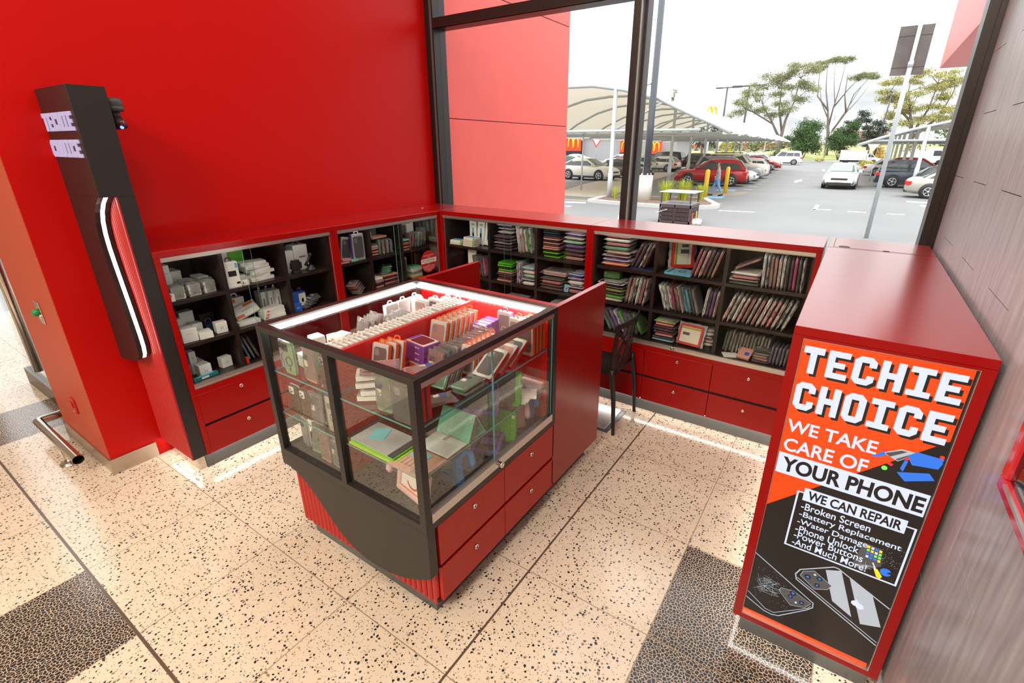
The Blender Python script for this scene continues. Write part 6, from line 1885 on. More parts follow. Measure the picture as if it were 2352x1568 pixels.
# ---------------------------------------------------------------- lamp posts, bollards, signs, bin
GALV = mat('galvanised_steel', (0.50, 0.53, 0.55), 0.45, 0.3)
DKP = mat('dark_grey_post', (0.045, 0.05, 0.065), 0.4)
CONC = mat('white_concrete', (0.66, 0.63, 0.59), 0.8, noise=0.06, nscale=4)
YEL = mat('bollard_yellow', (0.80, 0.50, 0.02), 0.45)
t = thing('street_lamp', 'tall dark lamp post on a white concrete base behind the mullion', 'lamp post', (-4.45, 18.6, GZ))
obj('concrete_base', MB().lathe([(0.30, 0), (0.30, 1.20), (0.27, 1.22)], n=28), [CONC], t)
obj('post', MB().lathe([(0.145, 1.22), (0.145, 3.3), (0.135, 3.32), (0.125, 11)], n=20), [DKP], t)
for k in range(4):
    obj('anchor_bolt', MB().lathe([(0.03, 1.22), (0.03, 1.30)], c=(0.2 * math.cos(k * PI / 2 + .6), 0.2 * math.sin(k * PI / 2 + .6), 0), n=8), [CONC], t)
obj('lamp_arm', MB().tube([(0, 0, 11), (0, -1.2, 11.1)], 0.06, 8), [DKP], t)
obj('mini_camera', MB().tube([(-0.12, -0.02, 4.93), (-0.34, -0.1, 4.84)], [0.08, 0.07], 12), [WHITE], t)
for (x, y, lb) in ((-2.66, 22.1, 'yellow bollard in front of the walking woman'), (-2.62, 26.3, 'yellow bollard behind the walking woman')):
    t = thing('bollard', lb, 'bollard', (x, y, GZ), 0, 'yellow bollards')
    obj('post', MB().lathe([(0.105, 0.0), (0.105, 1.28), (0.09, 1.35), (0.05, 1.39), (0.0, 1.4)], n=20), [YEL], t)
    obj('base_ring', MB().lathe([(0.13, 0.0), (0.13, 0.01)], n=20), [DKP], t)
t = thing('road_sign', 'grey road sign seen from behind on a tall leaning-looking steel pole', 'sign', (4.03, 13.55, GZ))
obj('pole', MB().lathe([(0.055, 0), (0.055, 4.3), (0.045, 4.32), (0.045, 5.27), (0.0, 5.28)], n=18), [GALV], t)
obj('pole_clamp', MB().lathe([(0.062, 4.28), (0.062, 4.42)], n=18), [GALV], t)
obj('plate', MB().box(-0.30, -0.075, 4.12, 0.39, -0.068, 5.22, bev=0.003).box(-0.30, -0.068, 4.3, 0.39, -0.055, 4.33).box(-0.30, -0.068, 5.0, 0.39, -0.055, 5.03), [mat('sign_back', (0.13, 0.11, 0.105), 0.5, 0.2, noise=0.2, nscale=3)], t, rot=(0, 0, PI))
# slatted bin enclosure with its little roof
t = thing('litter_bin', 'dark slatted bin enclosure with a flat grey roof outside the window', 'bin', (-1.16, 13.55, GZ))
BR = mat('bin_bronze', (0.075, 0.05, 0.05), 0.45)
bb_ = MB()
for (x0, y0, x1, y1) in ((-0.72, -0.46, -0.68, -0.42), (0.28, -0.46, 0.32, -0.42), (-0.72, 0.50, -0.68, 0.54), (0.28, 0.50, 0.32, 0.54), (-0.22, -0.46, -0.19, -0.43)):
    bb_.box(x0, y0, 0, x1, y1, 0.62)
bb_.box(-0.72, -0.46, 0.52, 0.32, -0.43, 0.62).box(-0.72, 0.51, 0.52, 0.32, 0.54, 0.62).box(0.29, -0.43, 0.52, 0.32, 0.51, 0.62).box(-0.72, -0.43, 0.52, -0.69, 0.51, 0.62).box(-0.72, -0.46, 0.02, 0.32, -0.43, 0.10).box(0.29, -0.43, 0.02, 0.32, 0.51, 0.10)
obj('frame', bb_, [BR], t)
sl = MB()
for r_ in range(3):
    z0 = 0.12 + 0.135 * r_
    for i in range(22):
        x = -0.67 + i * 0.0445
        sl.box(x, -0.452, z0, x + 0.026, -0.44, z0 + 0.115)
    for i in range(20):
        y = -0.41 + i * 0.047
        sl.box(0.30, y, z0, 0.312, y + 0.028, z0 + 0.115)
obj('slats', sl, [BR], t)
obj('inner_drum', MB().box(-0.66, -0.40, 0.02, 0.26, 0.48, 0.60), [DARK], t)
obj('lid', MB().box(-0.72, -0.46, 0.62, 0.32, 0.54, 0.65, bev=0.004), [mat('bin_lid', (0.30, 0.30, 0.31), 0.4, 0.4)], t)
for (x, y) in ((-0.68, -0.42), (0.28, -0.42), (-0.68, 0.50), (0.28, 0.50)):
    obj('roof_post', MB().box(x - 0.018, y - 0.018, 0.65, x + 0.018, y + 0.018, 1.0), [DKP], t)
obj('roof', MB().box(-0.76, -0.50, 1.0, 0.40, 0.60, 1.015, bev=0.003), [mat('bin_roof', (0.60, 0.60, 0.62), 0.35, 0.3)], t)
for (y, c_) in ((-0.22, 'red'), (0.28, 'yellow')):
    obj('warning_strip', MB().box(0.313, y, 0.02, 0.322, y + 0.14, 0.36), [pal(c_)], t)
t = thing('bollard', 'short stainless bollard in front of the bin corner', 'bollard', (-0.42, 12.4, GZ), 0)
obj('post', MB().lathe([(0.15, 0), (0.15, 0.30)], n=24), [STEEL], t)
obj('cap', MB().lathe([(0.153, 0.30), (0.153, 0.315), (0.0, 0.33)], n=24), [STEEL], t)
t = thing('bollard', 'short stainless bollard half hidden by the window mullion', 'bollard', (-2.52, 11.3, GZ), 0)
obj('post', MB().lathe([(0.07, 0), (0.07, 0.35)], n=24), [STEEL], t)
obj('cap', MB().lathe([(0.073, 0.35), (0.073, 0.365), (0.0, 0.38)], n=24), [STEEL], t)
# looped bike stand
t = thing('bike_stand', 'pair of looped steel bike stands beside the dark blue car', 'bike stand', (4.15, 43.0, GZ))
for i in range(3):
    obj('hoop', MB().tube([(0, i * 1.0, 0), (0.0, i * 1.0, 0.9), (0.12, i * 1.0, 1.1), (0.3, i * 1.0, 1.15), (0.5, i * 1.0, 1.05), (0.58, i * 1.0, 0.9), (0.58, i * 1.0, 0)], 0.03, 8), [GALV], t)


def simple_sign(name, label, x, y, h, kind, w, face, rim=None, rz=0):
    t = thing(name, label, 'sign', (x, y, GZ), rz)
    obj('pole', MB().lathe([(0.04, 0), (0.04, h)], n=8), [GALV], t)
    if kind == 'tri':
        obj('plate', MB().prism([(-w, h), (w, h), (0, h - 1.6 * w)], -0.06, -0.05, 'y'), [rim or face], t)
        obj('plate_face', MB().prism([(-w * .68, h - w * .2), (w * .68, h - w * .2), (0, h - 1.25 * w)], -0.066, -0.060, 'y'), [face], t)
    else:
        obj('plate', MB().box(-w, -0.06, h - w * kind, w, -0.05, h), [face], t)
    return t


SGR = mat('sign_red_paint', (0.62, 0.04, 0.03), 0.5)
simple_sign('road_sign', 'red rimmed give way triangle in front of the grey building', -37.5, 82.0, 4.0, 'tri', 1.15, WHITE, SGR)
simple_sign('road_sign', 'white triangle sign seen from behind among the parked cars', -13.2, 69, 3.6, 'tri', 0.75, WHITE)
simple_sign('road_sign', 'white triangle sign seen from behind near the white truck', 4.15, 88, 2.9, 'tri', 0.75, OFFW)
simple_sign('road_sign', 'small red and white arrow sign beyond the dark wagon', -17.8, 72, 3.7, 1.6, 0.35, SGR)
simple_sign('road_sign', 'small white notice on a post beyond the roof rack car', -8.9, 78, 3.6, 1.2, 0.4, OFFW)
for i, (x, y, h, lb) in enumerate(((-56, 255, 27.8, 'double-armed dark street lamp above the canopy'), (-31, 175, 20, 'dark street lamp between the canopy and the big tree'))):
    t = thing('street_lamp', lb, 'lamp post', (x, y, GZ))
    obj('post', MB().lathe([(0.5 - .2 * i, 0), (0.35 - .1 * i, h)], n=10), [DKP], t)
    obj('lamp_arm', MB().box(-3.6, -0.3, h, 3.6, 0.3, h + 0.35), [DKP], t)
    for s in (-1, 1):
        obj('lamp_head', MB().box(s * 3.6 - 1.4, -0.5, h - 0.1, s * 3.6 + 1.4, 0.5, h + 0.4), [DKP], t)
t = thing('street_lamp', 'pale thin lamp post on the grass bank before the dark green trees', 'lamp post', (-3.6, 118, GZ))
obj('post', MB().tube([(0, 0, 0), (0.35, 0, 7.4)], [0.12, 0.08], 8), [GALV], t)
obj('lamp_arm', MB().tube([(0.35, 0, 7.4), (0.65, -0.4, 8.6)], 0.06, 6), [GALV], t)
t = thing('street_lamp', 'dark lamp post in front of the yellowish gum tree', 'lamp post', (4.6, 100, GZ))
obj('post', MB().tube([(0, 0, 0), (0.4, 0, 10.6)], [0.14, 0.09], 8), [DKP], t)
obj('lamp_arm', MB().tube([(0.4, 0, 10.6), (0.0, -0.6, 10.8)], 0.07, 6), [DKP], t)

# ---------------------------------------------------------------- shade canopies
FAB = bpy.data.materials.new('canopy_fabric')
FAB.use_nodes = True
_n = FAB.node_tree
_n.nodes.clear()
_o = _n.nodes.new('ShaderNodeOutputMaterial')
_d = _n.nodes.new('ShaderNodeBsdfDiffuse')
_d.inputs['Color'].default_value = (0.78, 0.76, 0.71, 1)
_t = _n.nodes.new('ShaderNodeBsdfTranslucent')
_t.inputs['Color'].default_value = (0.88, 0.84, 0.76, 1)
_m = _n.nodes.new('ShaderNodeMixShader')
_m.inputs['Fac'].default_value = 0.42
_n.links.new(_d.outputs[0], _m.inputs[1])
_n.links.new(_t.outputs[0], _m.inputs[2])
_n.links.new(_m.outputs[0], _o.inputs['Surface'])
RIB = mat('canopy_rib_paint', (0.50, 0.53, 0.52), 0.5, 0.2)


def canopy(label, prof, y0, y1, nb, skew, posts, tie, sag=0.10):
    t = thing('shade_canopy', label, 'shade canopy', (prof[0][0], y0, GZ))
    x0 = prof[0][0]
    ys = [y0 + (y1 - y0) * k / nb for k in range(nb + 1)]

    def P(p, y, dz=0.0):
        return Vector((p[0] - x0 + skew * (y - y0), y - y0, p[1] - GZ + dz))
    rows = []
    for k in range(nb):
        for s in range(5):
            y = ys[k] + (ys[k + 1] - ys[k]) * s / 5
            d = -sag * math.sin(PI * s / 5)
            rows.append([P(p, y, d) for p in prof])
    rows.append([P(p, y1) for p in prof])
    fb = MB().grid(rows)
    fb.grid([[v + Vector((0, 0, -0.02)) for v in r_] for r_ in rows])
    obj('fabric', fb, [FAB], t)
    for k, y in enumerate(ys):
        r_ = obj('arch_rib', MB().tube([P(p, y, -0.09) for p in prof], 0.085 if k == 0 else 0.065, 8), [RIB], t)
        obj('tie_beam', MB().tube([P((tie[0], tie[2]), y), P((tie[1], tie[2]), y)], 0.06, 8), [RIB], t)
        for (px, pz, rad) in posts:
            obj('post', MB().tube([P((px, GZ), y), P((px, GZ + 1.3), y), P((px, GZ + 1.32), y), P((px, pz), y)], [rad * 1.25, rad * 1.25, rad, rad], 12), [GALV], t)
            obj('strut', MB().tube([P((px, tie[2]), y), P((px + 2.4, pz - 0.55), y)], 0.05, 8), [RIB], t)
    return t


profL = [(-14.6, 2.6), (-13.2, 3.5), (-11.7, 4.15), (-10.2, 4.52), (-8.7, 4.64), (-7.4, 4.62), (-5.9, 4.38), (-4.3, 3.95), (-2.9, 3.33), (-1.95, 2.95), (-1.2, 2.58)]
canopy('long white fabric shade canopy over the parked cars outside', profL, 18.87, 62.0, 8, -0.062, [(-6.3, 4.38, 0.095)], (-14.4, -2.4, 2.62))
profR = [(3.05, 2.2), (4.2, 2.62), (5.6, 3.05), (7.5, 3.5), (9.8, 3.75), (12.2, 3.6), (14.5, 2.9), (16.0, 2.2)]
canopy('white fabric shade canopy over the cars near the grey wall', profR, 35.0, 62.0, 5, -0.02, [(6.26, 3.1, 0.1), (12.8, 3.3, 0.1)], (3.6, 15.6, 2.35))
t = thing('canopy_post', 'thin pale steel post beside the white parked car', 'post', (-9.92, 22.97, GZ))
obj('post', MB().lathe([(0.045, 0), (0.045, 3.05)], n=10), [GALV], t)
obj('cap_plate', MB().box(-0.12, -0.12, 3.05, 0.12, 0.12, 3.2), [RIB], t)

# ---------------------------------------------------------------- cars
RUB = mat('tyre_rubber', (0.015, 0.015, 0.016), 0.7)
RIM = mat('alloy_rim', (0.55, 0.55, 0.56), 0.3, 0.7)
CGL = mat('car_window', (0.05, 0.06, 0.06), 0.08, spec=0.45)
CGS = mat('car_windscreen', (0.09, 0.11, 0.11), 0.06, spec=1.0)
TRM = mat('car_black_trim', (0.02, 0.02, 0.022), 0.5)
HLG = mat('car_headlight', (0.45, 0.47, 0.50), 0.1, 0.3)
TLG = mat('car_tail_light', (0.65, 0.02, 0.02), 0.2)
CARC = {'white': (0.78, 0.78, 0.77), 'cream': (0.72, 0.68, 0.58), 'red': (0.42, 0.015, 0.02), 'dark blue': (0.04, 0.055, 0.075), 'silver': (0.48, 0.45, 0.39), 'black': (0.02, 0.022, 0.025), 'bronze': (0.13, 0.12, 0.11), 'sage': (0.42, 0.52, 0.48), 'grey': (0.24, 0.23, 0.25), 'navy': (0.04, 0.06, 0.12), 'green': (0.03, 0.10, 0.07)}
SHAPES = {
    # L, W, H, belt, [(x fraction from rear, deck height)], cabin (rear base, rear roof, front roof, front base) as fractions
    'suv': (4.5, 1.86, 1.66, 1.03, [(0, .55), (.01, .92), (.04, 1.02), (.3, 1.03), (.66, 1.02), (.72, 1.01), (.90, .92), (.97, .80), (1, .52)], (.02, .13, .52, .72)),
    'coupe_suv': (4.6, 1.88, 1.60, 1.04, [(0, .6), (.01, .98), (.06, 1.06), (.3, 1.04), (.66, 1.02), (.72, 1.0), (.90, .92), (.97, .80), (1, .52)], (.02, .26, .50, .72)),
    'hatch': (4.25, 1.79, 1.47, .93, [(0, .5), (.01, .84), (.05, .94), (.3, .94), (.68, .92), (.74, .90), (.90, .80), (.97, .68), (1, .46)], (.03, .14, .52, .74)),
    'sedan': (4.8, 1.82, 1.46, .94, [(0, .5), (.01, .86), (.05, .97), (.18, .98), (.4, .95), (.68, .93), (.73, .91), (.90, .80), (.97, .68), (1, .46)], (.13, .28, .56, .74)),
    'wagon': (4.9, 1.88, 1.74, 1.08, [(0, .6), (.01, .98), (.03, 1.08), (.4, 1.08), (.68, 1.06), (.74, 1.05), (.92, .98), (.97, .88), (1, .6)], (.015, .08, .56, .73)),
    'fourwd': (4.95, 1.96, 1.90, 1.18, [(0, .65), (.01, 1.1), (.03, 1.18), (.4, 1.18), (.68, 1.16), (.72, 1.15), (.93, 1.10), (.98, .98), (1, .65)], (.01, .07, .60, .72)),
}
CAR_CACHE = {}


def car(label, shape, col, x, y, rz, rack=False, plate=False, bull=False, group='cars in the car park', rims=True):
    L_, W_, H_, B_, deck, cab = SHAPES[shape]
    t = thing('car', label, 'car', (x, y, GZ), R(rz), group)
    paint = mat('car_paint_' + col.replace(' ', '_'), CARC[col], 0.22, 0.15 if col not in ('white', 'cream') else 0.0, spec=0.6)
    key = shape
    RW = 0.335 if shape not in ('fourwd', 'suv', 'wagon', 'coupe_suv') else 0.37
    wx = (L_ * (-0.5 + 0.205), L_ * (-0.5 + 0.80))
    if key not in CAR_CACHE:
        rows = []
        for (fx, top) in deck:
            xx = L_ * (fx - 0.5)
            endf = min(fx, 1 - fx)
            w = W_ / 2 * (0.80 + 0.20 * min(1, endf / 0.09))
            sill = 0.22 if 0.05 < fx < 0.95 else 0.30
            rows.append([(xx, -w * 0.88, sill), (xx, -w * 0.97, sill + 0.12), (xx, -w, (sill + top) / 2), (xx, -w * 0.985, top - 0.10), (xx, -w * 0.92, top - 0.02), (xx, -w * 0.5, top + 0.02), (xx, 0, top + 0.03), (xx, w * 0.5, top + 0.02), (xx, w * 0.92, top - 0.02), (xx, w * 0.985, top - 0.10), (xx, w, (sill + top) / 2), (xx, w * 0.97, sill + 0.12), (xx, w * 0.88, sill)])
        body = MB().grid(rows)
        for r_ in (rows[0], rows[-1]):
            body.bm.faces.new([body.bm.verts.new(p) for p in r_])
        body.bm.faces.new([body.bm.verts.new(p) for p in [r_[0] for r_ in rows] + [r_[-1] for r_ in reversed(rows)]])
        bmesh.ops.remove_doubles(body.bm, verts=body.bm.verts, dist=0.001)
        bmesh.ops.recalc_face_normals(body.bm, faces=body.bm.faces)
        cx = [L_ * (f_ - 0.5) for f_ in cab]
        wb, wr = W_ / 2 * 0.90, W_ / 2 * 0.66
        def ring(xb, xr, s):
            return [(xb, s * wb, B_ - 0.01), (xr, s * wr, H_ - 0.06)]
        cb = MB()
        # roof and pillars as one shell
        n_ = 7
        rows = []
        prof = [(cx[0], B_ - 0.02, wb), (cx[0] * .75 + cx[1] * .25, B_ + (H_ - B_) * .24, wb * .93), (cx[1], H_ - 0.06, wr), (cx[1] * .8 + cx[2] * .2, H_ - 0.01, wr), (cx[1] * .4 + cx[2] * .6, H_, wr), (cx[2], H_ - 0.05, wr), (cx[2] * .55 + cx[3] * .45, B_ + (H_ - B_) * .53, wr + (wb - wr) * .42), (cx[3], B_ - 0.02, wb)]
        for (px, pz, pw) in prof:
            rows.append([(px, pw * (-1 + 2 * k / (n_ - 1)), pz + 0.025 * (1 - (-1 + 2 * k / (n_ - 1)) ** 2)) for k in range(n_)])
        cb.grid(rows)
        for s in (-1, 1):
            f_ = [(p[0], s * p[2], p[1]) for p in prof]
            cb.bm.faces.new([cb.bm.verts.new(q_) for q_ in (f_ if s > 0 else f_[::-1])])
        bmesh.ops.remove_doubles(cb.bm, verts=cb.bm.verts, dist=0.001)
        bmesh.ops.recalc_face_normals(cb.bm, faces=cb.bm.faces)

        def side(s):
            mb = MB()
            def q_(a, b):      # a along the cabin 0..1, b up 0..1
                xb = cx[0] + (cx[3] - cx[0]) * a
                xr = cx[1] + (cx[2] - cx[1]) * a
                xx = xb + (xr - xb) * b
                return (xx, s * (wb + (wr - wb) * b + 0.012), B_ + 0.03 + (H_ - B_ - 0.11) * b)
            for (a0, a1) in ((0.08, 0.31), (0.325, 0.605), (0.62, 0.94)):
                pts = [q_(a0, 0.0), q_(a1, 0.0), q_(a1, 1.0), q_(a0, 1.0)]
                mb.bm.faces.new([mb.bm.verts.new(p) for p in (pts if s < 0 else pts[::-1])])
            return mb.mesh('side_window')
        def screen(x0, x1):
            d = 0.04 if x1 < x0 else -0.04
            mb = MB()
            dz = 0.02
            def p(a, k):
                ww = wb + (wr - wb) * a
                return (x0 + (x1 - x0) * a + d, ww * 0.88 * k, B_ - 0.0 + (H_ - 0.05 - B_) * a + dz + 0.02 * (1 - k * k))
            mb.grid([[p(a, k) for k in (-1, -.5, 0, .5, 1)] for a in (0.10, 0.5, 0.92)])
            return mb.mesh('screen')
        def wheel_me():
            mb = MB().lathe([(RW * .60, -0.10), (RW * .92, -0.11), (RW, -0.08), (RW, 0.08), (RW * .92, 0.11), (RW * .60, 0.10)], n=24, M=Matrix.Rotation(PI / 2, 4, 'X'))
            return mb.mesh('tyre')
        def rim_me():
            mb = MB().lathe([(RW * .62, 0.0), (RW * .62, 0.03), (RW * .55, 0.03), (RW * .53, 0.0)], n=24, M=Matrix.Rotation(PI / 2, 4, 'X'))
            for k in range(5):
                a = k * 2 * PI / 5
                mb.prism([(math.cos(a + .18) * .04, math.sin(a + .18) * .04), (math.cos(a + .16) * RW * .57, math.sin(a + .16) * RW * .57), (math.cos(a - .16) * RW * .57, math.sin(a - .16) * RW * .57), (math.cos(a - .18) * .04, math.sin(a - .18) * .04)], -0.028, -0.005, 'y')
            mb.lathe([(0.055, 0.0), (0.055, 0.033), (0, 0.036)], n=12, M=Matrix.Rotation(PI / 2, 4, 'X'))
            return mb.mesh('rim')
        arch = MB()
        for s in (-1, 1):
            for q_ in wx:
                arch.lathe([(0, 0), (RW + 0.055, 0), (RW + 0.055, 0.03), (0, 0.03)], n=24, M=Matrix.Translation((q_, s * (W_ / 2 - 0.012) + (0.015 if s < 0 else 0.015), RW + 0.02)) @ Matrix.Rotation(PI / 2, 4, 'X'))
        tr = MB()
        tr.box(-L_ * .30, -W_ / 2 - 0.004, 0.20, L_ * .29, W_ / 2 + 0.004, 0.34)
        tr.box(-L_ / 2 - 0.012, -W_ * .38, 0.28, -L_ / 2 + 0.15, W_ * .38, 0.46)
        tr.box(L_ / 2 - 0.15, -W_ * .36, 0.26, L_ / 2 + 0.012, W_ * .36, 0.40)
        gr = MB().box(L_ / 2 - 0.2, -W_ * .24, 0.56, L_ / 2 - 0.02 + 0.012, W_ * .24, 0.66)
        hl, tl = [], []
        topf = [d_ for d_ in deck if d_[0] == .97][0][1] if any(d_[0] == .97 for d_ in deck) else .8
        for s in (-1, 1):
            hl.append(MB().box(L_ * .435, s * W_ * .36 - 0.17, topf - 0.20, L_ * .478, s * W_ * .36 + 0.15, topf - 0.06, bev=0.02).mesh('headlight'))
            tl.append(MB().box(-L_ / 2 - 0.01, s * W_ * .385 - 0.14, B_ - 0.30, -L_ / 2 + 0.24, s * W_ * .385 + 0.14, B_ - 0.12, bev=0.02).mesh('tail_light'))
        mir = [MB().box(cx[3] - 0.22, s * (W_ / 2 + 0.09) - 0.10, B_ + 0.02, cx[3] - 0.06, s * (W_ / 2 + 0.09) + 0.07, B_ + 0.15, bev=0.03).mesh('mirror') for s in (-1, 1)]
        CAR_CACHE[key] = (body.mesh('body'), cb.mesh('cabin'), side(-1), side(1), screen(cx[0], cx[1]), screen(cx[3], cx[2]), wheel_me(), rim_me(), arch.mesh('wheel_arch'), tr.mesh('lower_trim'), gr.mesh('grille'), hl, tl, mir)
    (b_, c_, s0, s1, rs, ws, ty, rm, ar, tr, gr, hl, tl, mir) = CAR_CACHE[key]

    def put(nm, me, m, parent=t, loc=(0, 0, 0), rot=None):
        return link(nm, me, m, parent, loc, rot)
    put('body', b_, paint)
    put('cabin', c_, paint)
    put('side_window', s0, CGL)
    put('side_window', s1, CGL)
    put('rear_window', rs, CGL)
    put('windscreen', ws, CGS)
    put('wheel_arches', ar, TRM)
    put('lower_trim', tr, TRM)
    put('grille', gr, TRM)
    for q_ in hl:
        put('headlight', q_, HLG)
    for q_ in tl:
        put('tail_light', q_, TLG)
    for q_ in mir:
        put('mirror', q_, paint)
    for q_ in wx:
        for s in (-1, 1):
            w_ = put('wheel', ty, RUB, loc=(q_, s * (W_ / 2 - 0.10), RW))
            put('rim', rm, RIM, w_, loc=(0, s * 0.085, 0), rot=(0, 0, 0 if s < 0 else PI))
    if rack:
        rk = MB()
        for s in (-1, 1):
            rk.tube([(-L_ * .36, s * W_ * .30, H_ + 0.01), (-L_ * .34, s * W_ * .30, H_ + 0.07), (L_ * .03, s * W_ * .30, H_ + 0.07), (L_ * .05, s * W_ * .30, H_ + 0.0)], 0.025, 6)
        for q_ in (-L_ * .26, -L_ * .08):
            rk.box(q_ - 0.04, -W_ * .36, H_ + 0.07, q_ + 0.04, W_ * .36, H_ + 0.10)
        obj('roof_rack', rk, [TRM], t)
    if plate:
        obj('number_plate', MB().box(L_ / 2 + 0.010, -0.19, 0.44, L_ / 2 + 0.02, 0.19, 0.54), [OFFW], t)
        obj('fog_light_recess', MB().prism([(W_ * .34, 0.30), (W_ * .43, 0.30), (W_ * .43, 0.50)], L_ * .5 - 0.10, L_ * .5 - 0.02, 'x').prism([(-W_ * .34, 0.30), (-W_ * .43, 0.30), (-W_ * .43, 0.50)], L_ * .5 - 0.10, L_ * .5 - 0.02, 'x'), [TRM], t)
    if bull:
        bl = MB()
        for z in (0.55, 0.75, 0.95):
            bl.tube([(L_ / 2 + 0.12, -W_ * .40, z), (L_ / 2 + 0.16, 0, z), (L_ / 2 + 0.12, W_ * .40, z)], 0.025, 6)
        for s in (-1, 1):
            bl.tube([(L_ / 2 + 0.13, s * W_ * .3, 0.42), (L_ / 2 + 0.13, s * W_ * .3, 1.05)], 0.03, 6)
        obj('bull_bar', bl, [TRM], t)
    return t


car('red SUV parked side-on behind the walking woman', 'suv', 'red', -4.85, 31.95, 187)
car('white car nose just showing behind the tail of the red SUV', 'hatch', 'white', -4.55, 35.0, 4)
car('grey wagon with roof rack directly behind the red SUV', 'wagon', 'grey', -5.15, 38.4, 4, rack=True)
car('cream four wheel drive with black bull bar in the row behind the grey wagon', 'fourwd', 'cream', -5.3, 42.2, 4, rack=True, bull=True)
car('white hatchback with red tail lights turned outwards in the receding row', 'hatch', 'white', -5.6, 47.2, 184)
car('navy blue hatchback in the receding row past the white hatchback', 'hatch', 'navy', -5.9, 52.4, 4)
car('maroon car low in the far part of the receding row', 'sedan', 'red', -6.6, 60.5, 4)
car('white wagon at the end of the receding row', 'wagon', 'white', -7.3, 66.5, 4)
car('white four wheel drive standing alone past the end of the row', 'fourwd', 'white', -6.55, 81.0, 184)
car('white sloping roof SUV under the canopy, seen from its side', 'coupe_suv', 'cream', -14.05, 32.3, -6)
car('grey sedan half hidden behind the white sloping roof SUV', 'sedan', 'bronze', -12.9, 36.2, -5)
car('pale sage hatchback with its tail to the lane, by the dark lamp post', 'suv', 'sage', -15.8, 45.6, 176)
car('cream car with bright red tail light beside the dark lamp post', 'hatch', 'cream', -14.5, 49.7, 176)
car('black people mover under the canopy beyond the cream car', 'fourwd', 'black', -15.9, 54.9, 176)
car('bronze SUV with dark windows tail to the lane behind the red SUV roof', 'wagon', 'bronze', -11.6, 57.6, 4)
car('white sedan far under the canopy before the grey building', 'sedan', 'white', -28.5, 58.0, 4)
car('white hatchback far under the canopy next to the white sedan', 'hatch', 'white', -24.5, 62.5, 176)
car('bright red sedan far under the canopy', 'sedan', 'red', -21.5, 58.0, 176)
car('dark green car partly cut by the red facade edge', 'hatch', 'green', -22.8, 46.0, 4)
car('white sedan driving towards the shop in the middle lane', 'sedan', 'white', 2.52, 35.2, -91, plate=True)
car('dark blue SUV parked tail out on the lane edge opposite', 'suv', 'dark blue', 6.55, 37.45, 2)
car('silver coupe sedan parked nearest the grey tiled wall', 'sedan', 'silver', 7.95, 29.6, -2)
car('black hatchback between the silver sedan and the dark blue SUV', 'hatch', 'black', 8.2, 33.0, 2)
car('white sedan with red bonnet stripe beyond the dark blue SUV', 'sedan', 'white', 5.95, 53.8, 2)
car('red car roof showing behind the dark blue SUV', 'suv', 'red', 7.3, 48.5, 2)
car('dark green car far off on the cross road', 'sedan', 'green', -10.5, 112.0, 0)
# white truck with box body, white van
t = thing('truck', 'white box truck facing away from the lane at the far end', 'truck', (2.3, 92.5, GZ), R(4))
obj('box_body', MB().box(-2.2, -1.1, 0.55, 1.25, 1.1, 2.0, bev=0.03).box(-2.25, -1.15, 1.92, 1.3, 1.15, 2.02), [mat('truck_white', (0.76, 0.76, 0.75), 0.4)], t)
obj('cab', MB().prism([(1.32, 0.35), (3.2, 0.35), (3.2, 0.85), (2.5, 1.0), (2.0, 1.5), (1.4, 1.52), (1.32, 1.4)], -0.9, 0.9, 'y'), [MATS['truck_white']], t)
obj('cab_window', MB().prism([(1.5, 1.02), (2.35, 1.02), (1.95, 1.42), (1.5, 1.44)], -0.91, 0.91, 'y'), [CGL], t)
obj('chassis', MB().box(-2.1, -0.5, 0.3, 1.4, 0.5, 0.55), [TRM], t)
for (x, s) in ((-1.3, -1), (-1.3, 1), (2.3, -1), (2.3, 1)):
    obj('wheel', MB().lathe([(0.2, -0.1), (0.34, -0.1), (0.34, 0.1), (0.2, 0.1)], n=18, M=Matrix.Translation((x, s * 0.82, 0.34)) @ Matrix.Rotation(PI / 2, 4, 'X')), [RUB], t)
t = thing('van', 'tall white van parked beyond the second canopy', 'van', (10.9, 96.5, GZ), R(2))
obj('body', MB().prism([(-2.9, 0.3), (2.9, 0.3), (2.95, 0.9), (2.5, 1.25), (2.0, 2.25), (1.7, 2.38), (-2.7, 2.38), (-2.9, 2.2)], -1.0, 1.0, 'y'), [MATS['truck_white']], t)
obj('window', MB().prism([(1.05, 1.25), (2.35, 1.25), (1.9, 2.0), (1.05, 2.0)], -1.01, 1.01, 'y'), [CGL], t)
for (x, s) in ((-1.8, -1), (-1.8, 1), (1.9, -1), (1.9, 1)):
    obj('wheel', MB().lathe([(0.2, -0.1), (0.35, -0.1), (0.35, 0.1), (0.2, 0.1)], n=18, M=Matrix.Translation((x, s * 0.93, 0.35)) @ Matrix.Rotation(PI / 2, 4, 'X')), [RUB], t)

